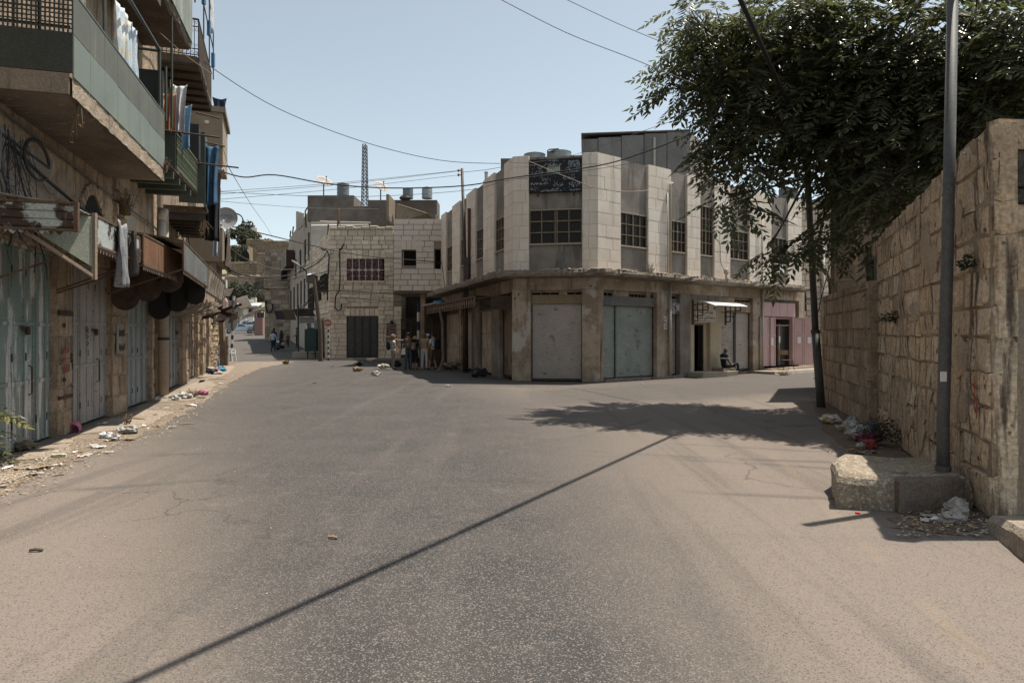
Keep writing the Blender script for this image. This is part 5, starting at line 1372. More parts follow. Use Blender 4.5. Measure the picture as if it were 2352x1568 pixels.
cloth('rug', 'dark brown rug hung over the outer corner of the low plaster bay', LB, u8 + 1.2, 1.3, 5.62, 1.8, 1.5, mat('dark_rug', (.07, .055, .045), (.12, .09, .07), 8), seed=15, axis='u', taper=1.0, fold=.05)
# pegs on the lines
for k, (px_, z, c) in enumerate(((468, 11.5, 0), (480, 11.3, 1), (489.5, 10.9, 1))):
 p = LB.P(B_(px_, 1.03), 1.03, z); mb = MB(); mb.bar(p, p - Vector((0, 0, .45)), .09)
 tag(mb.build('peg_bag', mat('blue_plastic', (.07, .16, .28))), None, 'peg bag', 'blue peg bags')['label'] = ['nearest blue plastic peg bag on the top drying frame', 'middle blue plastic peg bag on the top drying frame', 'blue peg bag at the far outer end of the top drying frame'][k]
# dry plants growing from the balconies
def tuft(name, label, p, r, h, n, m, seed, down=False):
 g = random.Random(seed); mb = MB()
 for k in range(n):
  a = g.uniform(0, 6.28); q = Vector((math.cos(a) * r * g.random(), math.sin(a) * r * g.random(), (-1 if down else 1) * h * g.uniform(.4, 1)))
  b = p + Vector((g.uniform(-.3, .3) * r, g.uniform(-.3, .3) * r, 0))
  mb.tube([b, b + q * .6 + Vector((0, 0, .02)), b + q], [.006, .005, .002], 3, caps=False)
  for j in range(3):
   c = b + q * g.uniform(.3, 1); d1 = Vector((g.uniform(-1, 1), g.uniform(-1, 1), g.uniform(-.5, .8))).normalized() * g.uniform(.02, .05); d2 = d1.orthogonal().normalized() * .015
   mb.add([c, c + d1 * .5 + d2, c + d1, c + d1 * .5 - d2], [(0, 1, 2, 3)])
 return tag(mb.build(name, m), label, 'plant')
DRYP = mat('dry_plant', (.17, .115, .065), (.11, .08, .05), 20)
tuft('dry_weed', 'dry brown weed growing from the far corner of the green sheeted balcony', LA.P(bu1 - .05, bw + .06, 5.0), .12, .35, 26, DRYP, 1)
tuft('dry_weed', 'dry brown tuft hanging under the joisted balcony slab', LB.P(u6a + .2, 1.0, 4.95), .25, .55, 40, DRYP, 2, True)
tuft('dry_creeper', 'dry brown creeper clinging to the crumbled stone edge', LA.P(A_(266), .2, 4.2), .25, .6, 70, DRYP, 3)
tuft('dry_weed', 'thin dry roots hanging under the near corner of the big balcony', LA.P(bu0 + .35, bw, 4.85), .12, .6, 8, DRYP, 4, True)
# ------------------------------------------------------------------ right side: old stone wall, its end, blocks, poles
WR = Fr(4.34, 5.9, .386, 1)
wend = WR.U(1993)
wall = thing('stone_wall', 'tall weathered ochre stone wall along the right side of the street', 'wall', WR.P(3, -.3, 0))
ztop = lambda u: 3.63 - .03 * u + .05 * noise.noise(Vector((u * 2.1, 0, 4))) - (max(0, u - wend + .35) * .5)
n0, n1 = WR.U(2018), WR.U(1999)
mb = MB(); N_ = 40
V = []
for i in range(N_ + 1):
 u = n0 * i / N_
 for w, z in ((-.004, 0), (.008, ztop(u) - .015), (-.55, ztop(u) - .03), (-.55, 0)): V.append(WR.P(u + (.32 if w < -.1 else .02), w, z))
mb.add(V, [(i * 4 + k, i * 4 + k + 1, (i + 1) * 4 + k + 1, (i + 1) * 4 + k) for i in range(N_) for k in range(3)] + [(0, 1, 2, 3), tuple(N_ * 4 + k for k in (3, 2, 1, 0))])
mb.fbox(WR, n0, wend + .1, -.55, -.02, WR.Z(2008, 664), 3.36)
core = mb.build('core', MORTAR, wall)
holes_w = [(WR.U(2075), WR.U(2045), 1.75, 2.15), (WR.U(2165) - .25, WR.U(2150), 2.0, 2.35)]
hz = WR.Z(2008, 664)
courses(WR, core, STONE_R, 0.02, n0, 0.0, 3.6, .36, .32, .75, holes=[(WR.U(2068), WR.U(2052), 1.9, 2.12), (WR.U(2250), WR.U(2238), 2.35, 2.6)], w=.012, prot=.016, depth=.22, seed=500, soft=.05, rough=.09, hvar=.26, joint=.002, top=ztop)
courses(WR, core, STONE_R, n0, wend, hz, 3.6, .3, .2, .4, holes=[(WR.U(2015), WR.U(1994), WR.Z(2005, 662), WR.Z(2005, 592))], w=-.01, prot=.03, depth=.2, seed=505, top=ztop)
# coping stones, uneven
g = random.Random(8); u = .35; k = 0
while u < wend:
 l = g.uniform(.18, .42); mb = MB(); zz = ztop(u + l / 2)
 c = WR.P(u + l / 2, -.27, zz - .03); mb.ellipsoid(c - Vector((0, 0, .05)), (.30, l * .6, .085 + g.uniform(0, .02)), 8, 6, .3, seed=k)
 mb.build('coping_stone', STONE_R, wall); u += l * .95; k += 1
# smears of old plaster over the stones
g = random.Random(19)
for k in range(15):
 u0, z0 = g.uniform(.1, n0 - .4), g.uniform(.25, 3.0); rx, rz = g.uniform(.15, .5), g.uniform(.12, .4)
 ring = [(u0 + rx * math.cos(t) * g.uniform(.5, 1.15), z0 + rz * math.sin(t) * g.uniform(.5, 1.15)) for t in [2 * math.pi * i / 18 for i in range(18)]]
 ring = [(min(n0, max(.02, u)), min(3.45, max(.02, z))) for u, z in ring]
 mb = MB(); c = WR.P(u0, .047, z0); A = [WR.P(u, .035, z) for u, z in ring]; B = [WR.P(u, .0, z) for u, z in ring]
 mb.add([c] + A + B, [(0, 1 + i, 1 + (i + 1) % 18) for i in range(18)] + [(1 + i, 19 + i, 19 + (i + 1) % 18, 1 + (i + 1) % 18) for i in range(18)])
 mb.build('plaster_patch', mat('old_wall_plaster', (.40, .31, .215), (.30, .225, .155), 2.2, streak=(.15, .115, .085), sthr=(.53, .66), sscale=(8, 8, .8), bump=.9, bscale=14, bdist=.04, fine=.3), wall)
# blocked window and door niche at the far end of the wall
mb = MB(); mb.fbox(WR, WR.U(2014), WR.U(1995), -.3, -.12, WR.Z(2005, 661), WR.Z(2005, 594)); wnd = mb.build('window_recess', DARK, wall)
mb = MB(); a, b = WR.U(2014), WR.U(1995); za, zb = WR.Z(2005, 661), WR.Z(2005, 594)
for x in (a, (a + b) / 2, b): mb.fbox(WR, x - .03, x + .03, -.12, .04, za, zb)
mb.fbox(WR, a - .05, b + .03, -.12, .05, zb - .05, zb); mb.fbox(WR, a - .03, b + .03, -.12, .05, za, za + .05)
mb.build('window_frame', mat('grey_timber', (.15, .135, .115), (.10, .09, .08), 6), wnd)
mb = MB(); mb.bbox(WR, n0 - .02, wend + .02, -.4, .05, WR.Z(2005, 700), WR.Z(2005, 663) - .01, .02); mb.build('lintel', mat('pale_lintel', (.42, .36, .29), (.34, .28, .22), 2), wall)
mb = MB(); mb.fbox(WR, n0, wend + .3, -.55, -.42, 0, 2.3); mb.build('niche_back', DARK, wall)
LW0, LW1 = gnd(1997, 985), gnd(1927, 943)
WL = Fr(LW0.x, LW0.y, LW1.x - LW0.x, LW1.y - LW0.y)
lowl = 5.2
low = thing('stone_wall', 'lower dark stone wall continuing beyond the door niche behind the steel pole', 'wall', WL.P(2, -.3, 0))
mb = MB(); mb.fbox(WL, 0, lowl, -.5, -.02, 0, 2.62); lc = mb.build('core', MORTAR, low)
courses(WL, lc, STONE_W, 0, lowl, 0, 2.68, .34, .28, .6, w=-.01, prot=.035, depth=.2, seed=520, soft=.1, rough=.07, hvar=.12)
ME = Fr(*WL.P(0, -.45, 0).xy, WL.nx, WL.ny)
courses(Fr(*WL.P(.02, -.5, 0).xy, WL.nx, WL.ny), lc, STONE_W, 0, .52, 0, 2.65, .3, .2, .5, w=.0, prot=.02, depth=.16, seed=522)
# end face of the tall wall: dark lichen stones above smooth plaster
WE = Fr(4.34, 5.9, 1, 0)
endw = thing('wall_pier', 'plastered end pier of the tall stone wall with dark lichen stones on top', 'wall', (4.9, 6.3, 0))
_e = WR.P(.55, -.03, 0)
def pier_box(x0, y0, z0, z1):
 q = [(x0, y0), (14, y0), (14, _e.y), (x0 + (_e.y - y0) * .386, _e.y)]
 mb = MB(); mb.hexa([(x, y, z0) for x, y in q] + [(x, y, z1) for x, y in q]); return mb
mb = pier_box(4.37, 5.93, 0, 2.62); mb.build('plaster', mat('smooth_brown_plaster', (.30, .235, .17), (.24, .185, .135), 1.3, third=(.25, .205, .16), tscale=2.0, tthr=(.58, .66), streak=(.13, .10, .075), sthr=(.6, .75), bump=.35, bscale=18, spots=(.10, .08, .06), pscale=9, pthr=(.68, .72)), endw)
mb = pier_box(4.40, 5.97, 2.6, 3.6); ec = mb.build('core', MORTAR, endw)
LICH = mat('lichen_stone', (.085, .068, .055), (.035, .03, .026), 7, (.42, .58), third=(.27, .215, .155), tscale=2.2, tthr=(.56, .62), bump=1, bscale=22, bdist=.03, fine=.4)
for (z0, z1, m) in ((2.62, 2.88, STONE_R), (2.88, 3.03, LICH), (3.03, 3.36, LICH), (3.36, 3.66, STONE_R)):
 courses(WE, ec, m, .02, 9.5, z0, z1, z1 - z0, .42, .8, w=-.03, prot=.03, depth=.11, seed=int(z0 * 100), soft=.05, rough=.06, joint=.008)
courses(WE, ec, STONE_R, .02, .6, 2.1, 2.6, .5, .45, .6, w=-.02, prot=.06, depth=.14, seed=77, soft=.12, rough=.1)
kerb = MB()
ka, kb = gnd(2281, 1229), gnd(2351, 1288); kd = (kb - ka).normalized(); kn = Vector((kd.y, -kd.x, 0)); kn = kn if kn.x > 0 else -kn
ka2 = ka - kd * .2; kb2 = kb + kd * .7
N_ = 14; V = []
for i in range(N_ + 1):
 p = ka2.lerp(kb2, i / N_); h = .13 + .06 * min(1, i / 6)
 for w, z in ((0, 0), (.02, h - .05), (.06, h), (.34, h + .01), (.42, 0)):
  j = .012 * noise.noise(Vector((i * .7, w * 9, 2)))
  V.append(p + kn * (w + j) + Vector((0, 0, max(0, z + (j if z else 0)))))
kerb.add(V, [(i * 5 + k, i * 5 + k + 1, (i + 1) * 5 + k + 1, (i + 1) * 5 + k) for i in range(N_) for k in range(4)] + [(0, 1, 2, 3, 4), tuple(N_ * 5 + k for k in (4, 3, 2, 1, 0))])
tag(kerb.build('kerb_stone', CONC), 'short worn concrete kerb at the foot of the plastered wall end', 'kerb')
# red spray marks on the wall
strokes(WR, 'graffiti', REDP, WR.U(2253), 1.12, .1, [[(.1, 1.8), (-.1, -.6)], [(-.9, .7), (1.0, 1.0)], [(.5, .1), (-.7, -.4), (-.3, -1.6), (.5, -.5)], [(-.9, -.7), (-.6, -2.1)]], .05, .013, wall)
# weeds on the wall
LEAFD = mat('dark_weed_leaf', (.035, .045, .02), (.022, .03, .014), 20)
def weed(name, label, p, r, n, m, seed, up=1.0, leaf=.03):
 g = random.Random(seed); mb = MB()
 for k in range(n):
  d1 = Vector((g.gauss(0, 1), g.gauss(0, 1), abs(g.gauss(0, 1)) * up)).normalized()
  c = p + d1 * r * g.random() ** .5
  a = Vector((g.gauss(0, 1), g.gauss(0, 1), g.gauss(0, 1))).normalized(); b = a.orthogonal().normalized(); s_ = leaf * g.uniform(.6, 1.4)
  mb.add([c, c + a * s_ + b * s_ * .4, c + a * 2 * s_, c + a * s_ - b * s_ * .4], [(0, 1, 2, 3)])
 for k in range(10):
  d1 = Vector((g.gauss(0, 1), g.gauss(0, 1), abs(g.gauss(0, 1)) * up)).normalized() * r * .8
  mb.tube([p, p + d1 * .5, p + d1], .005, 3, caps=False)
 return tag(mb.build(name, m), label, 'plant')
weed('wall_weed', 'dark weed sprouting from the hole in the middle of the tall wall', WR.P(WR.U(2062), .1, 1.9), .17, 160, LEAFD, 31)
weed('wall_weed', 'small dark weed in the crack right of the steel pole on the wall', WR.P(WR.U(2243), .08, 2.35), .12, 90, LEAFD, 32)
weed('dry_bush', 'dark dry bush at the wall foot behind the concrete block', WR.P(WR.U(2070), .28, .12), .36, 500, mat('dark_dry_leaf', (.055, .045, .03), (.03, .028, .018), 20), 33)
weed('wall_weed', 'low leafy weed on the ground behind the foot of the far steel pole', gnd(1902, 885) + Vector((0, 0, .1)), .45, 500, mat('bright_weed_leaf', (.06, .075, .025), (.03, .04, .015), 20), 34, leaf=.04)
# rough concrete blocks carrying the pole
def rough_block(name, label, poly, z0, z1, m, seed, a=.02, rnd_=.06):
 n = len(poly); P = []
 pts = []
 for i in range(n):
  p, q = Vector(poly[i]).to_3d(), Vector(poly[(i + 1) % n]).to_3d()
  for k in range(6): pts.append(p.lerp(q, k / 6))
 cen = sum(pts, Vector()) / len(pts)
 lev = [(z0, 1.0), (z0 + .1, 1.01), ((z0 + z1) / 2, 1.0), (z1 - rnd_, .995), (z1 - rnd_ * .3, .96), (z1, .89)]
 V = []
 for z, s_ in lev:
  for p in pts:
   q = cen + (p - cen) * s_
   V.append(Vector((q.x, q.y, z)))
 k = len(pts); mb = MB()
 fs = [(j * k + i, j * k + (i + 1) % k, (j + 1) * k + (i + 1) % k, (j + 1) * k + i) for j in range(len(lev) - 1) for i in range(k)]
 V.append(Vector((cen.x, cen.y, z1 + .004))); fs += [((len(lev) - 1) * k + i, (len(lev) - 1) * k + (i + 1) % k, len(V) - 1) for i in range(k)]
 mb.add(V, fs); mb.jitter(a, 4.0, seed)
 for i, v in enumerate(mb.v):
  if v.z < z0 + .05: v.z = min(v.z, z0)
 return tag(mb.build(name, m), label, 'concrete block')
AGG = mat('exposed_aggregate', (.30, .245, .18), (.22, .175, .125), 3, fine=.35, fscale=40, bump=1.0, bscale=30, bdist=.03, spots=(.42, .37, .30), pscale=26, pthr=(.56, .60))
bl, br = gnd(1922, 1166), gnd(2064, 1174)
wl = WR.P(WR.U(2120), .05, 0)
rough_block('concrete_block', 'rough exposed aggregate concrete block with sunlit rounded end at the pole foot', [(bl.x, bl.y), (br.x, br.y), (br.x + .75, br.y + .05), (br.x + .95, br.y + 1.05), (bl.x + .60, bl.y + 1.12), (bl.x + .30, bl.y + .72)], 0, .33, AGG, 3, .03, .08)
bc, bd = gnd(2068, 1180), gnd(2215, 1172)
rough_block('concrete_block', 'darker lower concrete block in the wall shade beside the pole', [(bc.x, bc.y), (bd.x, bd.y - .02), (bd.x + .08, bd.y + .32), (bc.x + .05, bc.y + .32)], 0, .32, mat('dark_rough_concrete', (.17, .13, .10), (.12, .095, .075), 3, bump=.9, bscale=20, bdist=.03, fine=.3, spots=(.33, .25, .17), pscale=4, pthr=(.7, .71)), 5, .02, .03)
STEELP = mat('grey_steel_pole', (.10, .096, .09), (.08, .078, .074), 3, rough=.6, metal=0, streak=(.07, .068, .066), sthr=(.6, .8), sscale=(9, 9, .6), bump=.05)
pb = at(2166, 1087, 6.58)
pole1 = thing('street_pole', 'grey steel street pole standing on the concrete blocks against the wall', 'pole', (pb.x, pb.y, .3))
t5 = at(2188, 0, 6.58)
top = pb + (t5 - pb) * 1.01
mb = MB(); mb.tube([pb - Vector((0, 0, .03)), pb + Vector((0, 0, .5)), pb.lerp(t5, .5), top], [.058, .058, .055, .05], 16); mb.build('shaft', STEELP, pole1, smooth=True)
mb = MB(); mb.tube([pb + Vector((0, 0, -.03)), pb + Vector((0, 0, .08))], .07, 14); mb.build('base_collar', STEELP, pole1)
mb = MB(); q = pb + Vector((-.035, -.075, .93)); mb.box(q.x - .03, q.x + .03, q.y + .01, q.y + .02, q.z, q.z + .10); mb.build('paper_scrap', WHITE_M, pole1)
mb = MB(); mb.tube([top, top + Vector((-.0, 0, .08))], .056, 12); mb.build('cap', STEELP, pole1)
p2 = gnd(1886, 935); d2 = p2.y
pole2 = thing('street_pole', 'slender dark steel pole rising into the tree crown beyond the wall end', 'pole', p2)
mb = MB(); mid = at(1873, 760, d2); mb.tube([p2, mid], [.095, .088], 12); mb.tube([mid - Vector((0, 0, .02)), at(1855, 400, d2), at(1845, 225, d2)], [.074, .068, .06], 12); mb.build('shaft', mat('dark_steel_pole', (.085, .088, .08), (.062, .064, .058), 3, rough=.6, metal=0, bump=.08), pole2, smooth=True)
mb = MB(); mb.tube([mid - Vector((0, 0, .06)), mid + Vector((0, 0, .03))], .1, 12); mb.build('collar', STEEL_D, pole2)
p3 = gnd(1912, 905); mb = MB(); mb.tube([p3, at(1909, 640, p3.y)], [.09, .075], 8); tag(mb.build('dark_post', IRON), 'dark thin post close against the low wall end', 'post')
# ---- stone house behind the trees and the pale stone house past the pink shop
TW = Fr(at(1917, 768, 17.2).x, 17.2, 1, .08)
tow = thing('stone_house', 'old stone house in deep shade behind the trees beyond the right wall', 'building', TW.P(3, -3, 0))
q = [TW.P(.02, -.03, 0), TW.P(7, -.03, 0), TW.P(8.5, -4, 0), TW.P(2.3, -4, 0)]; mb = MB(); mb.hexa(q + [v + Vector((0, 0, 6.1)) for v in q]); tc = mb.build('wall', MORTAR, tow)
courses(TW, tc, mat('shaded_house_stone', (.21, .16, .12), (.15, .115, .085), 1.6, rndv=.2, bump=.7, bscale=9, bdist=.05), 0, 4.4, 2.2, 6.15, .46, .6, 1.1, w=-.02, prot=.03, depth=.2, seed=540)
RB = Fr(at(1836, 768, 39.0).x, 39.0, 1, .12)
rb = thing('stone_house', 'pale stone house with white pipe beyond the pink shop', 'building', RB.P(3, -3, 0))
mb = MB(); mb.fbox(RB, 0, 9, -6, -.03, 0, 9.6); rc = mb.build('wall', JOINT_D, rb)
courses(RB, rc, STONE_S, 0, 3.2, 0, 9.6, .36, .45, .9, holes=[(RB.U(1840), RB.U(1852), 3.1, 4.05)], w=-.02, prot=.02, depth=.12, seed=550, soft=.05, rough=.03)
mb = MB(); mb.fbox(RB, RB.U(1840), RB.U(1852), -.1, -.05, 3.1, 4.05); w_ = mb.build('window', DARK, rb)
mb = MB(); u0, u1 = RB.U(1840), RB.U(1852); mb.fbox(RB, u0, u1, -.05, .02, 3.5, 3.55); mb.fbox(RB, u0, u0 + .05, -.05, .02, 3.1, 4.05); mb.fbox(RB, u1 - .05, u1, -.05, .02, 3.1, 4.05); mb.build('window_frame', RUST, w_)
mb = MB(); u = RB.U(1888); mb.tube([RB.P(u, .12, 1.6), RB.P(u, .12, 7)], .1, 8); mb.build('drainpipe', PIPE_W, rb, smooth=True)
mb = MB(); u = RB.U(1893); mb.tube([RB.P(u, .12, .0), RB.P(u - .05, .12, 1.6)], .08, 8); mb.build('drainpipe', RUSTD, rb, smooth=True)
mb = MB(); mb.fbox(RB, 0, 4, .0, .5, 0, .35); mb.build('step', PAVE, rb)
mb = MB(); u = RB.U(1891); mb.plate([RB.P(u, .1, 3.9), RB.P(u, 1.4, 3.5), RB.P(u + 2.5, 1.4, 3.5), RB.P(u + 2.5, .1, 3.9)], (0, 0, .04)); mb.build('awning', WHITE_M, rb)
mb = MB(); mb.fbox(RB, u + .02, u + 2.5, -.02, .03, 1.2, 3.5); mb.build('shop_opening', DARK, rb)
mb = MB(); mb.fbox(RB, -1, 9, -5, -.4, 9.6, 9.8); mb.build('roof', CONC_G, rb)
# pavement with kerb in front of the right facade
k = []
pv = [RF.P(RF.U(1712), .15, 0), RF.P(RF.U(1712) , 1.25, 0), RF.P(RE + 7, 1.5, 0), RF.P(RE + 7, -.3, 0)]
mb = MB(); mb.plate([p + Vector((0, 0, -.02)) for p in pv], (0, 0, .13)); mb.build('pavement', PAVE)['kind'] = 'structure'
mb = MB()
ln = (pv[2] - pv[1]).length; dd = (pv[2] - pv[1]).normalized(); nn = Vector((RF.nx, RF.ny, 0))
kt = thing('kerb', 'row of pale kerb stones in front of the pink shop', 'kerb', pv[1])
for i in range(14):
 a = pv[1] + dd * (ln * i / 14 + .01); b = pv[1] + dd * (ln * (i + 1) / 14 - .01)
 mb = MB(); mb.hexa([a + nn * .002, b + nn * .002, b + nn * .16, a + nn * .16] + [v + Vector((0, 0, .125)) for v in (a + nn * .002, b + nn * .002, b + nn * .14, a + nn * .14)]); mb.build('kerb_stone', mat('pale_step', (0, 0, 0)), kt)

# ------------------------------------------------------------------ trees
BARK = mat('grey_brown_bark', (.13, .105, .08), (.075, .06, .045), 9, streak=(.18, .15, .115), sthr=(.55, .7), sscale=(9, 9, 2), bump=.8, bscale=22)
def leaf_material():
 m = bpy.data.materials.new('tree_leaf'); m.use_nodes = True
 nt = m.node_tree; N, L = nt.nodes, nt.links; b = N['Principled BSDF']
 tc = N.new('ShaderNodeNewGeometry'); nz = N.new('ShaderNodeTexNoise'); nz.inputs['Scale'].default_value = 1.3; L.new(tc.outputs['Position'], nz.inputs['Vector'])
 mx = N.new('ShaderNodeMix'); mx.data_type = 'RGBA'; L.new(nz.outputs['Fac'], mx.inputs[0]); mx.inputs[6].default_value = (.066, .071, .038, 1); mx.inputs[7].default_value = (.135, .135, .08, 1)
 wn_ = N.new('ShaderNodeTexNoise'); wn_.inputs['Scale'].default_value = 9; L.new(tc.outputs['Position'], wn_.inputs['Vector'])
 h = N.new('ShaderNodeHueSaturation'); mr = N.new('ShaderNodeMapRange'); mr.inputs[1].default_value = .3; mr.inputs[2].default_value = .7; mr.inputs[3].default_value = .55; mr.inputs[4].default_value = 1.5
 L.new(wn_.outputs['Fac'], mr.inputs[0]); L.new(mr.outputs[0], h.inputs['Value']); L.new(mx.outputs[2], h.inputs['Color']); L.new(h.outputs[0], b.inputs['Base Color'])
 b.inputs['Roughness'].default_value = .32; b.inputs['Specular IOR Level'].default_value = .55
 tr = N.new('ShaderNodeBsdfTranslucent'); tr.inputs[0].default_value = (.14, .155, .055, 1)
 ms = N.new('ShaderNodeMixShader'); ms.inputs[0].default_value = .33
 L.new(b.outputs[0], ms.inputs[1]); L.new(tr.outputs[0], ms.inputs[2]); L.new(ms.outputs[0], N['Material Output'].inputs['Surface'])
 return m
LEAF = leaf_material()
def spray(seed, nl=7, L_=.5):
 """one feathered leaf: a drooping stalk with pairs of leaflets; returns verts, faces (quads)"""
 g = random.Random(seed); V, Fc = [], []
 def P(t): return Vector((L_ * t, 0, -.16 * L_ * t - .30 * L_ * t * t))
 def leaflet(p, ang, ln, wd, drp):
  d = Vector((math.cos(ang), math.sin(ang), -drp)).normalized(); s_ = Vector((-math.sin(ang), math.cos(ang), 0)); up = Vector((0, 0, 1))
  n = len(V)
  V.extend([p, p + d * ln * .4 + s_ * wd - up * .012, p + d * ln, p + d * ln * .4 - s_ * wd - up * .012, p + d * ln * .42 + up * .006])
  Fc.extend([(n, n + 4, n + 2, n + 1), (n, n + 3, n + 2, n + 4)])
 for i in range(nl):
  t = .16 + .8 * i / (nl - 1); p = P(t)
  ln = L_ * .33 * (1 - .35 * abs(t - .5) * 2) * g.uniform(.85, 1.1)
  for sgn in (-1, 1): leaflet(p, sgn * R(g.uniform(48, 66)), ln, ln * .19, g.uniform(.25, .6))
 leaflet(P(1), 0, L_ * .3, L_ * .055, .5)
 n = len(V); a, b = P(0), P(1)
 V.extend([a + Vector((0, -.004, 0)), a + Vector((0, .004, 0)), P(.5) + Vector((0, .003, 0)), P(.5) + Vector((0, -.003, 0)), b])
 Fc.extend([(n, n + 1, n + 2, n + 3)])
 return np.array([tuple(v) for v in V]), Fc
SPR = [spray(k, 5 + k % 3, .56) for k in range(6)]
def leaf_meshes():
 out = []
 for v, f in SPR:
  me = bpy.data.meshes.new('leaf'); me.from_pydata(v.tolist(), [], f); me.materials.append(LEAF); out.append(me)
 return out
LEAFM = leaf_meshes()
def rot_from(d, roll):
 d = d.normalized(); x = d; y = Vector((0, 0, 1)).cross(x)
 y = y.normalized() if y.length > 1e-4 else Vector((0, 1, 0))
 z = x.cross(y); M_ = Matrix((x, y, z)).transposed()
 return M_ @ Matrix.Rotation(roll, 3, 'X')
def tree(name, label, root, trunk, clusters, n, seed, near=0):
 g = random.Random(seed)
 t = thing(name, label, 'tree', root)
 mb = MB(); mb.tube(trunk, [.20 * (1 - .55 * i / (len(trunk) - 1)) for i in range(len(trunk))], 9); mb.build('trunk', BARK, t, smooth=True)
 fork = trunk[-2]; br = MB()
 tips = []
 for i, (c, r, wgt) in enumerate(clusters):
  src = trunk[-1] if i % 2 else fork
  m1 = src.lerp(c, .5) + Vector((g.uniform(-.3, .3), g.uniform(-.3, .3), g.uniform(.1, .5)))
  m2 = src.lerp(c, .8) + Vector((0, 0, .2))
  br.tube([src, m1, m2, c], [.055, .036, .02, .008], 5)
  for k in range(7):
   d = Vector((g.gauss(0, 1), g.gauss(0, 1), g.gauss(0, .7))).normalized() * r * g.uniform(.6, 1.0)
   tips.append((c, c + d)); br.tube([m2.lerp(c, g.random()), c + d * .5 + Vector((0, 0, .08)), c + d], [.02, .012, .004], 4, caps=False)
 br.build('branches', BARK, t, smooth=True)
 tot = sum(w for _, _, w in clusters)
 pl = []
 for c, r, w in clusters:
  for k in range(int(n * w / tot)):
   d = Vector((g.gauss(0, 1), g.gauss(0, 1), g.gauss(0, 1))).normalized()
   rr = r * (g.random() ** .45)
   p = c + Vector((d.x * rr, d.y * rr, d.z * rr * .85))
   a = g.uniform(0, 6.283)
   o = Vector((d.x * 1.2 + math.cos(a) * .7, d.y * 1.2 + math.sin(a) * .7, g.uniform(-.75, .25) + d.z * .25))
   pl.append((p, rot_from(o, g.uniform(-.4, .4)), g.uniform(1.0, 1.6), g.randrange(6)))
 # the leaves that show largest stand nearest to the camera: single parts; the rest is one mass
 pl.sort(key=lambda q: (q[0] - Vector((0, 0, EYE))).length)
 for p, M_, s_, k in pl[:near]:
  o = bpy.data.objects.new('leaf', LEAFM[k]); COL.objects.link(o)
  o.matrix_basis = Matrix.Translation(p) @ M_.to_4x4() @ Matrix.Scale(s_, 4); par(o, t)
 vs_, fs_, off = [], [], 0
 for p, M_, s_, k in pl[near:]:
  v, f = SPR[k]
  vs_.append(v @ (np.array(M_).T * s_) + np.array(p)); fs_.append(np.array(f) + off); off += len(v)
 V = np.concatenate(vs_); Fq = np.concatenate(fs_)
 me = bpy.data.meshes.new('foliage'); me.vertices.add(len(V)); me.vertices.foreach_set('co', V.ravel())
 me.loops.add(Fq.size); me.loops.foreach_set('vertex_index', Fq.ravel()); me.polygons.add(len(Fq)); me.polygons.foreach_set('loop_start', np.arange(0, Fq.size, 4)); me.polygons.foreach_set('loop_total', np.full(len(Fq), 4))
 me.update(calc_edges=True); me.materials.append(LEAF)
 o = bpy.data.objects.new('crown', me); COL.objects.link(o); par(o, t); o['kind'] = 'stuff'
 return t
def cl(px, py, d, r, w=None): return (at(px, py, d), r, (w or 1) * r ** 2)
r1 = Vector((9.0, 14.6, 0))
tree('feather_leaved_tree', 'large tree with feathered leaves leaning over the right wall into the street', r1,
  [r1, r1 + Vector((-.15, -.05, 1.6)), r1 + Vector((-.45, -.1, 3.2)), r1 + Vector((-.9, -.1, 4.6)), r1 + Vector((-1.5, -.1, 5.9))],
  [cl(1575, 170, 14.6, .42), cl(1550, 205, 14.8, .25), cl(1580, 40, 14.4, .42, .8), cl(1650, 60, 14.2, .66), cl(1640, 190, 14.6, .58), cl(1690, 280, 14.2, .58), cl(1740, 170, 13.8, .84), cl(1800, 60, 13.6, .9), cl(1900, 10, 13.6, .95), cl(1690, 370, 14.0, .40), cl(1672, 455, 13.9, .22, 1.4),
   cl(1705, 475, 13.8, .2, 1.4), cl(1735, 395, 13.6, .34), cl(1800, 295, 13.6, .6), cl(1880, 230, 13.4, .8), cl(1870, 340, 13.4, .42), cl(1960, 150, 13.4, .95), cl(1970, 300, 13.2, .75), cl(1960, 400, 13.2, .45), cl(1900, 395, 13.6, .3),
   cl(1795, 585, 14.2, .16, 1.8), cl(1765, 575, 14.3, .1, 2.0), cl(1840, 565, 14.0, .22, 1.5), cl(1880, 545, 13.8, .22, 1.4), cl(1930, 500, 13.6, .3), cl(1600, 110, 15.6, .55), cl(1690, 120, 16.2, .75), cl(1780, 220, 15.8, .85), cl(1850, 110, 15.4, .95), cl(1640, 270, 14.6, .3), cl(1650, 340, 14.4, .25)],
  1750, 21, 170)
r2 = Vector((9.6, 12.0, 0))
tree('feather_leaved_tree', 'dark dense tree growing close behind the right wall under the sky edge', r2,
  [r2, r2 + Vector((.0, 0, 1.7)), r2 + Vector((.1, .1, 3.4)), r2 + Vector((.05, .1, 5.0)), r2 + Vector((.2, .1, 6.4))],
  [cl(2060, 80, 12.8, 1.2), cl(2070, 230, 12.6, 1.1), cl(2050, 380, 12.6, .95), cl(2030, 490, 12.4, .6), cl(2110, 420, 12.2, .8), cl(2150, 130, 12.2, 1.2), cl(2160, 290, 12.0, 1.0), cl(2240, 40, 11.8, 1.1), cl(2260, 180, 11.6, 1.0), cl(2330, 90, 11.4, 1.1),
   cl(2340, 220, 11.2, .9), cl(2270, 280, 11.4, .7), cl(2200, 370, 11.8, .6), cl(2200, 200, 14.0, 1.4), cl(2320, 160, 13.5, 1.4), cl(2100, 300, 14.2, 1.4), cl(2000, 560, 12.6, .4), cl(2420, 120, 11.5, 1.3), cl(1990, 230, 13.0, 1.0)],
  1650, 22, 130)
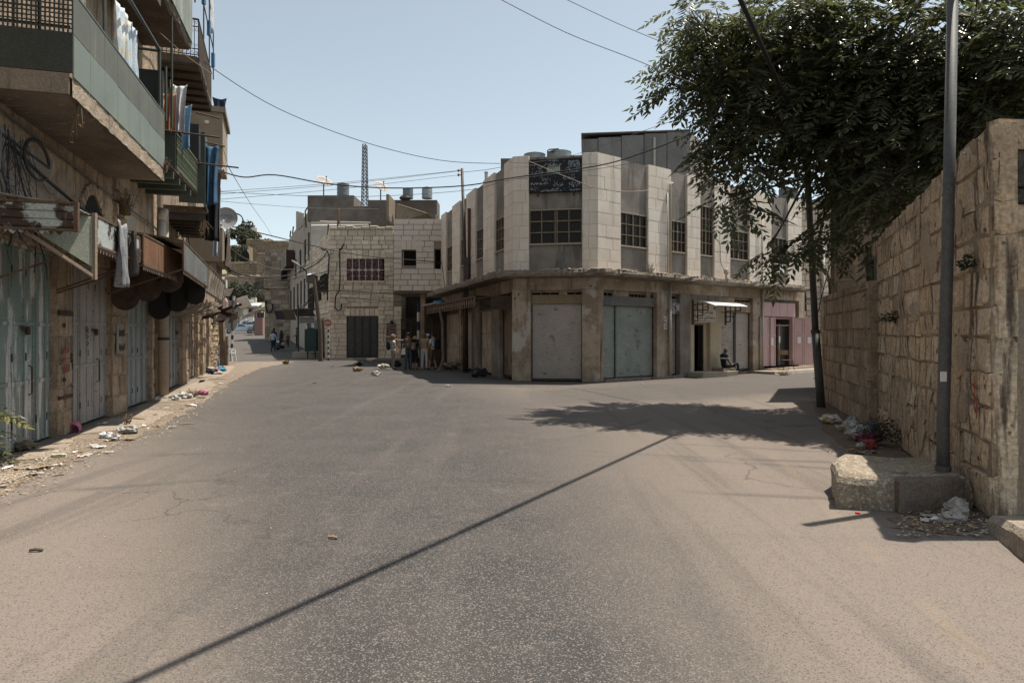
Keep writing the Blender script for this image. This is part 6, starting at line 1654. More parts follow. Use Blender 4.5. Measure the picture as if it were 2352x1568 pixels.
# shrub at the left edge, close to the camera
r3 = Vector((-6.72, 8.35, 0))
t = thing('feather_leaved_sapling', 'young feather leaved shoot at the left edge by the teal door', 'plant', r3)
g = random.Random(4); mb = MB(); mb.tube([r3, r3 + Vector((.02, 0, .5)), r3 + Vector((-.03, .02, 1.0))], [.015, .012, .006], 6); mb.build('stem', BARK, t)
LEAFY = mat('yellowing_leaf', (.20, .18, .045), (.12, .13, .04), 12)
for k in range(26):
 z = .12 + .8 * k / 26; a = g.uniform(0, 6.28); d = Vector((math.cos(a), math.sin(a), g.uniform(-.2, .35)))
 me = LEAFM[k % 6]
 o = bpy.data.objects.new('leaf', me); COL.objects.link(o)
 if k in (17, 20):
  o.data = me.copy(); o.data.materials.clear(); o.data.materials.append(LEAFY)
 o.matrix_basis = Matrix.Translation(r3 + Vector((0, 0, z))) @ rot_from(d, g.uniform(-.3, .3)).to_4x4() @ Matrix.Scale(g.uniform(.55, .85), 4); par(o, t)
# ------------------------------------------------------------------ stone house with the grilled window, in the middle distance
SY = 44.5
SX0 = at(757, 768, SY).x
SF_ = Fr(SX0, SY, 1, 0)
SL = Fr(SX0, SY, -.43, 1)
sx1 = SF_.U(922)
S = thing('stone_house', 'two storey ashlar house with grilled window and dark double door beside the passage', 'building', (SX0 + 2.5, SY + 3, 0))
STP = SF_.Z(830, 528)
mb = MB(); lend = SL.U(700)
q = [SF_.P(0.02, -.03, 0), SF_.P(sx1 - .02, -.03, 0), SF_.P(sx1 - .02, -9, 0), SL.P(lend, -.2, 0) + Vector((.1, 0, 0)), SL.P(lend, -.03, 0)]
mb.plate([v + Vector((0, 0, -.3)) for v in q], (0, 0, STP + .1)); sw_ = mb.build('wall', mat('house_joint', (.27, .215, .16), (.19, .15, .11), 3), S)
wx = (SF_.U(797), SF_.U(882.5), SF_.Z(840, 645), SF_.Z(840, 595)); dx = (SF_.U(797), SF_.U(868), .0, SF_.Z(830, 726))
courses(SF_, sw_, STONE_S, 0, SF_.U(904), 0, STP, .30, .4, .85, holes=[(wx[0], wx[1], wx[2], wx[3] + .62), (dx[0], dx[1], 0, dx[3] + .52)], w=-.02, prot=.035, depth=.16, seed=600, soft=.09, rough=.05, joint=.008)
courses(SF_, sw_, STONE_S, SF_.U(904), sx1, 0, 3.6, .30, .4, .8, w=-.02, prot=.03, depth=.16, seed=601, soft=.09, rough=.05, joint=.008)
for k in range(7):   # flat arch of upright stones over the window and the door
 for (a, b, z, h) in ((wx[0] - .1, wx[1] + .1, wx[3] + .02, .6), (dx[0] - .1, dx[1] + .1, dx[3] + .02, .5)):
  mb = MB(); u0, u1 = a + (b - a) * k / 7, a + (b - a) * (k + 1) / 7
  mb.bbox(SF_, u0 + .012, u1 - .012, -.1, .025, z, z + h, .03); mb.build('voussoir', STONE_S, sw_)
ls = LE_ = None
wl0 = [(768, 787)]
hl = []
for a, b, zt, zb in ((741, 752, 632, 668), (728, 738, 648, 690), (713, 722, 662, 712)):
 u0, u1 = sorted((SL.U(a), SL.U(b))); z0, z1 = SL.Z((a + b) / 2, zb), SL.Z((a + b) / 2, zt); hl.append((u0, u1, z0, z1))
 mb = MB(); mb.fbox(SL, u0, u1, -.0, .05, z0, z1); w_ = mb.build('window', DARK, S)
 mb = MB()
 for k in range(5): mb.fbox(SL, u0 + (u1 - u0) * k / 4 - .03, u0 + (u1 - u0) * k / 4 + .03, .05, .2, z0, z1)
 for k in range(4): mb.fbox(SL, u0, u1, .05, .2, z0 + (z1 - z0) * k / 3 - .02, z0 + (z1 - z0) * k / 3 + .02)
 mb.build('window_grille', IRON, w_)
courses(SL, sw_, STONE_S, .0, lend, 3.3, STP, .32, .5, 1.1, holes=hl, w=-.02, prot=.035, depth=.16, seed=610, soft=.09, rough=.05, joint=.008)
dl = []
for a, b in ((736, 745), (722, 730), (706, 715)): dl.append((SL.U(a), SL.U(b)))
courses(SL, sw_, STONE_S, .0, lend, 0, 3.2, .36, .45, .9, holes=[(a if a < b else b, b if b > a else a, 0, 2.7) for a, b in dl], w=-.02, prot=.03, depth=.16, seed=611, soft=.09, rough=.05, joint=.008)
for i, (a, b) in enumerate(dl):
 a, b = min(a, b), max(a, b); mb = MB(); mb.fbox(SL, a, b, -.02, .03, 0, 2.7); mb.build('door', mat('turquoise_worn_door', (.13, .20, .18), (.10, .09, .07), 4) if i == 1 else mat('dark_brown_sheet', (0, 0, 0)), S)
mb = MB(); mb.fbox(SL, 0, lend, -.0, .09, 3.2, 3.32); mb.fbox(SF_, 0, .3, 0, .06, 3.2, 3.3); mb.build('string_course', STONE_S, S)
# uneven top course of the front
for k in range(8):
 u0, u1 = SF_.U(904) * k / 8, SF_.U(904) * (k + 1) / 8; mb = MB(); mb.bbox(SF_, u0 + .01, u1 - .01, -.35, .05, STP - .02, STP + .2 + .05 * (k % 3), .05); mb.build('coping_stone', mat('bright_coping', (.44, .37, .28), (.36, .29, .21), 3, bump=.8, bscale=9), S)
# window: pink carved panels behind a white grille
fo = MB(); fo.fbox(SF_, wx[0], wx[1], -.2, -.03, wx[2], wx[3]); win = fo.build('window', DARK, S)
CARV = mat('pinkish_brown_panel', (.165, .085, .075), (.06, .035, .03), 9, (.42, .56), bump=.6, bscale=12)
wu = [wx[0] + (wx[1] - wx[0]) * t for t in (.0, .15, .33, .505, .675, .85, .97)]
zm = (wx[2] + wx[3]) / 2
for i in range(6):
 for z0, z1 in ((wx[2] + .04, zm - .04), (zm + .04, wx[3] - .04)):
  mb = MB(); mb.fbox(SF_, wu[i] + .05, wu[i + 1] - .05, -.028, -.005, z0, z1)
  c = SF_.P((wu[i] + wu[i + 1]) / 2, -.004, (z0 + z1) / 2)
  for r in (.11, .2): mb.tube([c + Vector((r * math.cos(t), 0, r * math.sin(t))) for t in [math.pi * k / 5 for k in range(11)]], .016, 4, caps=False)
  for sx in (-1, 1):
   for sz in (-1, 1): mb.bar(c + Vector((sx * .08, 0, sz * .08)), c + Vector((sx * .17, 0, sz * .26)), .03)
  mb.build('carved_panel', CARV, win)
gr = MB()
for u in wu[1:6]: gr.fbox(SF_, u - .025, u + .025, .0, .04, wx[2], wx[3]); gr.fbox(SF_, u - .12, u + .12, .02, .045, wx[2] + .3, wx[2] + .34); gr.fbox(SF_, u - .09, u + .09, .02, .05, zm - .09, zm + .09)
gr.fbox(SF_, wx[0], wx[1], .0, .041, zm - .025, zm + .025); gr.build('window_grille', mat('pinkish_white_iron', (.48, .40, .38)), win)
mb = MB(); mb.fbox(SF_, wx[0] - .1, wx[1] + .05, -.05, .1, wx[2] - .1, wx[2] - .01); mb.build('sill', STONE_S, win)
# dark double door
mb = MB(); mb.fbox(SF_, dx[0], dx[1], -.2, -.012, 0, dx[3]); dr = mb.build('door', mat('charcoal_door', (.065, .06, .058), (.05, .046, .045), 3, rough=.6, third=(.13, .125, .125), tscale=.55, tthr=(.60, .66)), S)
for i in range(4):
 a, b = dx[0] + (dx[1] - dx[0]) * i / 4, dx[0] + (dx[1] - dx[0]) * (i + 1) / 4
 for z0, z1 in ((.25, 1.0), (1.1, 1.9), (2.0, dx[3] - .12)):
  mb = MB(); mb.bbox(SF_, a + .07, b - .07, -.012, .012, z0, z1, .02); mb.build('door_panel', mat('charcoal_door', (0, 0, 0)), dr)
mb = MB()
for i in range(5): u = dx[0] + (dx[1] - dx[0]) * i / 4; mb.fbox(SF_, u - .03, u + .03, -.012, .022, 0, dx[3])
mb.build('door_stile', IRON, dr)
mb = MB(); mb.fbox(SF_, dx[0] - .1, dx[1] + .1, .0, .45, .0, .12); mb.build('step', PAVE, S)
# rooftop of this house: mesh fence post, white wall with sheet roof, dark concrete walls
Y2 = 54.0
RT = Fr(at(714, 768, Y2).x, Y2, 1, 0)
T = thing('stone_house', 'taller pale house behind with dark concrete parapets, water tanks and dishes on its roof', 'building', RT.P(4, -4, 0))
za = RT.Z(760, 568);
mb = MB(); mb.fbox(RT, 0, RT.U(905), -6, 0, 0, RT.Z(760, 508)); mb.build('upper_wall', mat('white_limewash', (.52, .49, .45), (.42, .38, .33), 1.5), T)
mb = MB(); mb.fbox(RT, RT.U(707), RT.U(813), -2.5, .06, RT.Z(760, 508), RT.Z(760, 449)); mb.fbox(RT, RT.U(813) + .01, RT.U(846), -2, .05, RT.Z(760, 508), RT.Z(830, 474)); mb.build('parapet', CONC_D, T)
mb = MB(); mb.fbox(RT, RT.U(846) + .02, RT.U(1004), -2, .1, RT.Z(900, 530), RT.Z(900, 460)); mb.build('parapet', mat('board_marked_concrete', (.155, .13, .11), (.11, .092, .078), 1.0, streak=(.20, .175, .15), sthr=(.6, .75), sscale=(.5, .5, 8), bump=.3), T)
mb = MB(); mb.fbox(RT, RT.U(903), RT.U(909), .0, 3.0, RT.Z(905, 520), RT.Z(905, 464)); mb.build('parapet', mat('warm_board_concrete', (.235, .19, .135), (.18, .14, .10), 1, streak=(.12, .09, .065), sthr=(.6, .7), sscale=(.5, .5, 7)), T)
p4 = [at(910, 467, 50), at(978, 489, 40), at(1000, 492, 40), at(1000, 506, 40), at(910, 506, 50)]
mb = MB(); mb.plate(p4, (.15, .2, 0)); mb.build('side_parapet', mat('warm_board_concrete', (0, 0, 0)), T)
mb = MB(); mb.plate([at(714, 522, 53), at(846, 519, 53), at(846, 516, 52.5), at(714, 518, 52.5)], (0, .1, .06)); mb.build('sheet_roof', mat('bright_tin', (.70, .70, .68), rough=.4, metal=.2), T)
mb = MB(); mb.tube([at(735, 509, 52), at(851, 512, 52)], .06, 5); mb.build('roof_bar', PIPE_W, T)
# long side wall of the taller house along the far street
T0 = SL.P(SL.U(713), 0, 0)
TL = Fr(T0.x, T0.y, -.43, 1)
tl1 = TL.U(663); tz0, tz1 = TL.Z(713, 478), TL.Z(663, 551)
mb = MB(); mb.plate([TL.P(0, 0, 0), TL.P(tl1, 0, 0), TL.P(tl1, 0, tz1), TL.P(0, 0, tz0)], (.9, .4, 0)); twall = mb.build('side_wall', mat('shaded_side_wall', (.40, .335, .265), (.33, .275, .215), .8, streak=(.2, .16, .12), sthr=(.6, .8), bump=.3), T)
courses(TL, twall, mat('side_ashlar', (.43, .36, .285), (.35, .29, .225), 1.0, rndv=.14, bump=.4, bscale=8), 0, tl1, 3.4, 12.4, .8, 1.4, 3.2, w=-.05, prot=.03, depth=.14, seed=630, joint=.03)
for (a, b, yt, yb) in ((666.5, 669.5, 668, 717), (674, 677, 660, 712), (682.5, 685.5, 652, 707), (690, 693, 646, 702), (698, 701.5, 640, 697), (707, 711, 634, 692), (677, 681, 597, 636), (688, 692, 575, 620), (699, 703, 552, 606), (708, 711, 535, 592)):
 u0, u1 = sorted((TL.U(a), TL.U(b))); mb = MB(); mb.fbox(TL, u0, u1, .0, .06, TL.Z((a + b) / 2, yb), TL.Z((a + b) / 2, yt)); w_ = mb.build('window', DARK, T)
 mb = MB(); mb.fbox(TL, u0 - .1, u1 + .1, .061, .2, TL.Z((a + b) / 2, yb) - .15, TL.Z((a + b) / 2, yb)); mb.fbox(TL, (u0 + u1) / 2 - .05, (u0 + u1) / 2 + .05, .061, .12, TL.Z((a + b) / 2, yb), TL.Z((a + b) / 2, yt)); mb.build('sill', PIPE_W, w_)
mb = MB(); mb.fbox(TL, TL.U(664), TL.U(678), .1, .9, TL.Z(670, 620), TL.Z(670, 585)); eb = mb.build('enclosed_balcony', mat('brown_shuttering', (.075, .04, .032), (.05, .03, .025), 2), T)
mb = MB()
for k in range(6): u = TL.U(664) + (TL.U(678) - TL.U(664)) * k / 5; mb.fbox(TL, u - .06, u + .06, .9, .98, TL.Z(670, 620), TL.Z(670, 585))
mb.build('shutter_post', PIPE_W, eb)
mb = MB()
for (x, yt, yb) in ((684, 486, 528), (690, 488, 524), (696, 490, 518)): mb.bar(at(x, yb, 60), at(x, yt, 60), .25)
mb.build('roof_post', PIPE_W, T)
mb = MB()
for (x0, y0, x1, y1) in ((703, 523, 701, 485), (701, 485, 709, 473), (709, 473, 709, 508), (666, 545, 668, 530), (672, 538, 674, 520)): mb.bar(at(x0, y0, 58), at(x1, y1, 58), .09)
mb.build('roof_frame', IRON, T)
# fence post with tied cloth and chain-link fence on the front roof edge
mb = MB(); mb.tube([at(775, 530, 45.2), at(778, 487, 45.2)], .06, 6); mb.tube([at(753, 540, 45.2), at(754, 515, 45.2)], .05, 6)
fp = mb.build('fence_post', IRON); tag(fp, 'leaning black fence posts on the front roof edge of the ashlar house', 'fence post')
mb = MB(); mb.tube([at(776, 480, 45.1), at(778, 486, 45.1), at(777, 500, 45.1), at(780, 512, 45.1)], [.1, .07, .05, .03], 6); mb.tube([at(778, 486, 45.1), at(779, 508, 45.1), at(782, 519, 45.1)], .03, 5)
tag(mb.build('rag', mat('brown_orange_cloth', (.22, .12, .08), (.16, .09, .06), 12)), 'brown orange rag tied to the top of the roof fence post', 'rag')
mb = MB(); a0, a1 = at(779, 530, 45.2), at(902, 532, 45.2); n = 60
for i in range(n):
 for s_ in (0, 1):
  t0, t1 = i / n, (i + 2.5 if s_ else i - 2.5) / n
  b0, b1 = a0.lerp(a1, t0), a0.lerp(a1, min(1, max(0, t1))); mb.bar(b0, b1 + Vector((0, 0, 1.05)), .012)
tag(mb.build('chain_link_fence', WIRE_G), 'thin sagging chain link fence along the front roof edge', 'fence')
# dishes, tanks, lattice mast on the roofs
def dish(name_label, px, py, d, r, m, pole_h, group='satellite dishes on the roofs'):
 c = at(px, py, d); t = thing('satellite_dish', name_label, 'satellite dish', c - Vector((0, 0, pole_h)), group)
 M_ = Matrix.Translation(c) @ Vector((.50, -.47, .73)).to_track_quat('Z', 'Y').to_matrix().to_4x4()
 prof = [(r * k / 6, r * .32 * (k / 6) ** 2) for k in range(7)]
 mb = MB(); mb.lathe([(max(.01, a), b) for a, b in prof] + [(r, r * .335)] + [(max(.01, a), b + .02) for a, b in reversed(prof)], 24, M_, caps=False); mb.build('reflector', m, t, smooth=True)
 mb = MB(); f = M_ @ Vector((0, 0, r * .85)); mb.tube([M_ @ Vector((0, -r * .95, r * .3)), f], .02, 4); mb.tube([M_ @ Vector((r * .6, r * .6, r * .25)), f], .012, 4); mb.lathe([(.05, 0), (.05, .12)], 8, M_ @ Matrix.Translation((0, 0, r * .82))); mb.build('feed_arm', IRON, t)
 mb = MB(); mb.tube([c + Vector((0, .05, -.02)), c - Vector((0, -.05, pole_h))], .05, 6); mb.build('mast', IRON, t)
 return t
DISHM = mat('dusty_dish', (.36, .335, .315), (.30, .28, .262), 2, rough=.6, fine=.08)
dish('big dusty satellite dish on the highest dark parapet, left of the lattice mast', 743, 421, 55, .72, DISHM, 1.1)
dish('big dusty satellite dish on the lower parapet, right of the lattice mast', 874, 433, 54.5, .72, DISHM, 1.1)
tank(788, 422, .5, 55.5, RT.Z(788, 450), mat('blue_grey_tank', (.155, .185, .195), (.12, .14, .15), 2, streak=(.20, .22, .22), sthr=(.6, .8), rough=.5), 'tall blue grey tank between the dish and the mast', GT)
tank(937, 433, .42, 53, RT.Z(937, 462), mat('blue_grey_tank', (0, 0, 0)), 'blue grey tank over the board marked parapet, the left one', GT)
tank(981, 431, .42, 53, RT.Z(981, 462), ZINC, 'pale zinc tank at the right end of the board marked parapet', GT)
mb = MB(); p = at(931, 455, 52.8); mb.ellipsoid(p, (.5, .4, .22), 10, 6); tag(mb.build('roof_lump', IRON), 'black rounded cover lying beside the left roof tank', 'cover')
mast = thing('lattice_mast', 'dark steel lattice mast rising behind the rooftops', 'mast', at(837, 474, 62))
d = 62; bl_, br_, tl_, tr_ = at(830, 476, d), at(843, 476, d), at(833, 331, d), at(840, 331, d)
LEGS = []
for (a, b) in ((bl_, tl_), (br_, tr_)):
 for o_ in (0, .55): mb = MB(); mb.bar(a + Vector((0, o_, 0)), b + Vector((0, o_, 0)), .07); mb.build('leg', IRON, mast)
mb = MB(); n = 17
for i in range(n):
 t0, t1 = i / n, (i + 1) / n
 for o_ in (0, .55):
  a, b, c, e = bl_.lerp(tl_, t0), br_.lerp(tr_, t1), br_.lerp(tr_, t0), bl_.lerp(tl_, t1)
  for q in ((a, b), (c, e), (e, b)): mb.bar(q[0] + Vector((0, o_, 0)), q[1] + Vector((0, o_, 0)), .03)
mb.build('lattice', IRON, mast)
# ---- white block building bridging the passage
WY = 35.6
WF = Fr(at(904, 768, WY).x, WY, 1, 0)
W = thing('block_building', 'small pale block building with two black window openings bridging the dark passage', 'building', WF.P(1.3, -1, 4))
w1_, zb, zt = WF.U(1018), WF.Z(960, 668), WF.Z(960, 503)
o1 = (WF.U(923), WF.U(955.5), WF.Z(940, 610), WF.Z(940, 574)); o2 = (WF.U(997), WF.U(1014.5), WF.Z(1005, 619), WF.Z(1005, 572))
mb = MB(); wcuts = [0, o1[0], o1[1], o2[0], o2[1], w1_]
mb.fbox(WF, 0, o1[0], -.5, -.015, zb, zt); mb.fbox(WF, o1[1], o2[0], -.5, -.015, zb, zt); mb.fbox(WF, o2[1], w1_, -.5, -.015, zb, zt)
for o in (o1, o2): mb.fbox(WF, o[0], o[1], -.5, -.015, zb, o[2]); mb.fbox(WF, o[0], o[1], -.5, -.015, o[3], zt)
ww = mb.build('wall', mat('block_joint', (.25, .21, .17)), W)
bw0 = zb; rows = 12
courses(WF, ww, BLOCK_W, 0, w1_, zb, zt, (zt - zb) / 13, .42, .95, holes=[(o1[0], o1[1], o1[2], o1[3] + .33), (o2[0], o2[1], o2[2], o2[3] + .3)], w=.004, prot=.016, depth=.1, name='block', joint=.022, soft=.02, rough=.012, seed=640, hvar=.0)
for k in range(5): mb = MB(); a = o1[0] - .35 + .3 * k; mb.bbox(WF, a, a + .28, -.08, .0, o1[3] + .01, o1[3] + .6, .01); mb.build('block', BLOCK_W, ww)
mb = MB(); mb.fbox(WF, .05, w1_, -3.2, -3.0, zb, zt); mb.fbox(WF, .05, w1_ + 2, -11.3, -.5, zb - .02, zb + .02); mb.fbox(WF, .05, w1_ + 2, -11.3, -.5, zt - .1, zt); mb.build('interior', DARK, W)  # back wall, plus unseen slabs stretched far back to shade the passage
text_on(WF, 'MAMDLAHL', WF.U(935), zb + .10, .26, mat('faint_stencil', (.16, .13, .11)), W, .003, width=1.9)
mb = MB(); mb.fbox(WF, -.02, w1_, -3.2, .02, zb - .14, zb - .02); mb.build('soffit', SOFFIT, W)
# passage: dark gate, stone pier, striped post
PG = Fr(at(921, 768, 43.5).x, 43.5, 1, 0)
gt = thing('passage_gate', 'dark iron gate with upper bars closing the passage', 'gate', PG.P(1.2, 0, 0))
gw = PG.U(968)
for k in range(2):
 a, b = gw * k / 2, gw * (k + 1) / 2
 mb = MB(); mb.fbox(PG, a + .02, b - .02, -.04, .0, .25, 2.05); mb.build('gate_panel', mat('brown_black_sheet', (.035, .026, .022), (.10, .055, .035), 3, (.58, .66)), gt)
 mb = MB()
 for j in range(8): z = 2.1 + .08 * j; mb.fbox(PG, a + .02, b - .02, -.03, .0, z, z + .03)
 mb.fbox(PG, a, a + .05, -.05, .03, .1, 2.75); mb.fbox(PG, b - .05, b, -.05, .03, .1, 2.75); mb.fbox(PG, a, b, -.05, .03, 2.7, 2.76); mb.build('gate_frame', IRON, gt)
mb = MB(); mb.fbox(PG, -2.4, gw + 3, -3.5, -3.0, 0, 7.8); mb.build('passage_wall', mat('deep_passage_wall', (.06, .048, .038), (.04, .03, .025), 1), gt)  # added dark backing, the shade of the covered passage put into its colour
mb = MB(); pp_ = at(971, 768, 36.0); mb.box(pp_.x - .13, pp_.x + .13, 36, 36.4, 0, zb - .1); mb.jitter(.015, 4); pr = mb.build('stone_pier', STONE_W); tag(pr, 'narrow crumbling stone pier at the right side of the passage', 'pier')
def striped(name, label, base, topz, r, m1, m2, n, tilt=(0, 0)):
 t = thing(name, label, 'pole', base)
 for k in range(n):
  z0, z1 = topz * k / n, topz * (k + 1) / n
  q0 = base + Vector((tilt[0] * z0, tilt[1] * z0, z0)); q1 = base + Vector((tilt[0] * z1, tilt[1] * z1, z1))
  mb = MB(); mb.tube([q0, q1], r, 10); mb.build('stripe', [m1, m2][k % 2], t)
 return t
NAVY = mat('navy_paint', (.02, .03, .055), fine=.1); CREAMP = mat('cream_paint', (.50, .43, .36), fine=.1)
striped('striped_pole', 'blue and cream striped pole standing behind the tour group', at(961, 845, 34) * 1, 3.4, .075, NAVY, CREAMP, 9) if False else None
q = gnd(961, 842); striped('striped_pole', 'navy and white striped pole standing in front of the passage behind the group', q, 3.35, .075, NAVY, CREAMP, 7)
q = gnd(845 * .315 + 488.1 - 0, 828) if False else gnd(754, 828)
ne = striped('striped_pole', 'navy and white striped pole carrying the round red sign', q, 2.2, .055, NAVY, CREAMP, 12)
ns = thing('no_entry_sign', 'round faded red no entry sign with a pale bar', 'sign', q + Vector((0, 0, 2.4)))
NE = Fr(q.x, q.y - .07, 1, 0)
M_ = Matrix.Translation(q + Vector((0, -.08, 2.46))) @ Matrix.Rotation(R(90), 4, 'X')
mb = MB(); mb.lathe([(.01, .0), (.24, .0), (.24, .02), (.01, .02)], 28, M_); mb.build('disc', mat('faded_red', (.36, .10, .065), (.42, .20, .14), 5), ns)
mb = MB(); mb.lathe([(.24, .0), (.265, .0), (.265, .024), (.24, .024)], 28, M_, caps=False); mb.build('rim', PIPE_W, ns)
mb = MB(); mb.fbox(Fr(q.x, q.y - .101, 1, 0), -.17, .17, .0, .012, 2.42, 2.5); mb.build('bar', CREAMP, ns)
# brown direction signs on the ashlar house
bs = thing('direction_sign', 'torn brown street signs with white Hebrew lettering on the house corner', 'sign', SF_.P(SF_.U(897), .1, 2.4))
BRS = mat('brown_sign', (.11, .055, .05), (.15, .085, .075), 6)
u0, u1 = SF_.U(888), SF_.U(909)
for k, (ya, yb, lines) in enumerate(((742, 756, ('מערת המכפלה', 'Mearat Hamachpela')), (757, 771, ('בית רומנו', 'Beit Romano')), (772, 769.5 + 0, ()), (774, 783, ('המכפלה', 'Beit Ha')))):
 if not lines: continue
 z1, z0 = SF_.Z(897, ya), SF_.Z(897, yb)
 mb = MB(); mb.fbox(SF_, u0 - (.03 if k == 3 else 0), u1, .03, .05, z0, z1); mb.build('sign_plate', BRS, bs)
 mb = MB(); mb.fbox(SF_, u0 - .02, u1 + .02, .02, .029, z0 - .02, z1 + .02); mb.build('sign_rim', CREAMP, bs)
 hh = z1 - z0
 text_on(SF_, lines[0][::-1], (u0 + u1) / 2 + .06, z0 + hh * .56, hh * .42, CREAMP, bs, .052, width=.42)
 text_on(SF_, lines[1], (u0 + u1) / 2 + .06, z0 + hh * .16, hh * .32, CREAMP, bs, .052, width=.44)
mb = MB();
for zc, a in ((SF_.Z(890, 749), 0), (SF_.Z(890, 779), 1)):
 c = SF_.P(u0 + .09, .052, zc); mb.bar(c + Vector((-.0, 0, -.09)), c + Vector((.0 + .05 * a, 0, .09)), .02); mb.bar(c + Vector((0, 0, .09)), c + Vector((-.05, 0, .02)), .02); mb.bar(c + Vector((0, 0, .09)), c + Vector((.05, 0, .02)), .02)
mb.build('arrow', CREAMP, bs)
mb = MB(); mb.plate([SF_.P(u0 + .34, .055, SF_.Z(897, 784)), SF_.P(u1 + .02, .055, SF_.Z(897, 784)), SF_.P(u1, .055, SF_.Z(897, 768)), SF_.P(u0 + .4, .055, SF_.Z(897, 765))], (0, -.01, 0)); mb.build('torn_paper', WHITE_M, bs)
mb = MB(); c = SF_.P(SF_.U(900), .12, SF_.Z(900, 740)); mb.ellipsoid(c, (.12, .1, .14), 8, 6); mb.build('lamp', IRON, bs)
# leaning timber pole at the house corner, street lamp, transformer box, turquoise box, awnings of the far street
lp0 = gnd(741, 829); dpl = lp0.y - .4
mb = MB(); mb.tube([Vector((lp0.x, dpl, 0)), at(735, 755, dpl), at(721, 640, dpl)], [.15, .13, .11], 9)
tag(mb.build('timber_pole', mat('bare_timber_pole', (.10, .076, .056), (.075, .056, .042), 4, sscale=(9, 9, .5), streak=(.08, .06, .045))), 'leaning bare timber pole at the street corner with wires at its head', 'utility pole')
mb = MB(); mb.box(at(706, 640, 45).x, at(716, 640, 45).x + .3, 44.7, 45.4, at(706, 650, 45).z, at(706, 632, 45).z); bx_ = mb.build('lamp_box', mat('pale_top_box', (.12, .10, .085))); tag(bx_, 'box with bright tin lid hung beside the leaning timber pole', 'box')
mb = MB(); a = at(703, 633, 45); mb.plate([at(702, 635, 44.6), at(724, 628, 44.6), at(728, 625, 45.6), at(706, 631, 45.6)], (0, 0, .04)); tag(mb.build('box_lid', WHITE_M), 'bright tin lid on the box beside the timber pole', 'lid')
sl = thing('street_lamp', 'arm lamp fixed on the side wall above the leaning pole', 'street lamp', at(697, 625, 52))
mb = MB(); mb.tube([at(704, 632, 52), at(703, 622, 52), at(690, 612, 51)], .06, 6); mb.build('arm', IRON, sl)
mb = MB(); M_ = Matrix.Translation(at(680, 605, 51)) @ Matrix.Rotation(R(35), 4, 'Y'); mb.ellipsoid((0, 0, 0), (.45, .15, .1), 10, 6); mb.v = [M_ @ v for v in mb.v]; mb.build('lamp_head', mat('grey_lamp_head', (.2, .19, .17)), sl)
q = gnd(718, 823); q2 = Vector((q.x - .1, 46.5, 0)); mb = MB(); mb.box(q2.x - .45, q2.x + .35, 46.3, 46.9, 0.5, 2.05); mb.plate([(q2.x - .45, 46.3, 2.05), (q2.x + .35, 46.3, 2.05), (q2.x - .05, 46.3, 2.2)], (0, .6, 0))
for sx in (-.35, .2): mb.box(q2.x + sx, q2.x + sx + .08, 46.5, 46.6, 0, .5)
tag(mb.build('cabinet', mat('turquoise_cabinet', (.03, .055, .05), (.06, .05, .04), 3, (.55, .62))), 'small turquoise cabinet on legs behind the leaning pole', 'cabinet')
AWD = mat('dark_awning', (.03, .027, .025), (.05, .04, .035), 2)
for (x0, x1, y0, y1, dd, lab, m) in ((685, 728, 710, 727, 51, 'dark flat awning above the shop doors beyond the leaning pole', AWD), (660, 684, 712, 735, 58, 'olive brown awning further along the far street', mat('olive_awning', (.085, .062, .035))), (639, 660, 714, 734, 66, 'dark awning under the far stone house', AWD)):
 t = thing('awning', lab, 'awning', at((x0 + x1) / 2, y1, dd), 'awnings of the far street')
 a, b, c, e = at(x0, y0, dd), at(x1, y0, dd), at(x1, y1, dd - .8), at(x0, y1, dd - .8)
 mb = MB(); mb.plate([a, b, b + Vector((0, -1.2, -.1)), a + Vector((0, -1.2, -.1))], (0, 0, .06)); mb.build('roof', m, t)
 mb = MB(); f = Vector((0, -1.2, 0)); mb.plate([e + Vector((0, -.4, 0)), c + Vector((0, -.4, 0)), b + f + Vector((0, 0, -.1)), a + f + Vector((0, 0, -.1))], (0, .05, 0)); mb.build('fascia', m, t)
mb = MB(); mb.plate([at(688, 742, 50), at(722, 742, 50), at(722, 728, 50), at(688, 728, 50)], (0, .05, 0)); tag(mb.build('grey_panel', CONC_G), 'grey hanging panel below the dark flat awning', 'panel')
mb = MB(); mb.tube([Vector((at(685, 0, 49).x, 49, gz(-16, 49))), at(685, 700, 49)], .07, 6); tag(mb.build('awning_post', IRON), 'thin dark post carrying the dark flat awning', 'post')
a = gnd(686, 816); b = gnd(730, 822); mb = MB(); mb.plate([Vector((-16.0, 47.5, 0)), Vector((-13.6, 46.6, 0)), Vector((-13.6, 51, 0)), Vector((-17.5, 55, 0))], (0, 0, .42)); mb.build('raised_pavement', PAVE)['kind'] = 'structure'
# pavement in front of the ashlar house
mb = MB(); mb.plate([(SX0 - .3, 43.2, -.05), (sx1 + SX0 + 3.0, 43.2, -.05), (sx1 + SX0 + 3, SY, -.05), (SX0 - .3, SY, -.05)], (0, 0, .15)); mb.build('pavement', PAVE)['kind'] = 'structure'

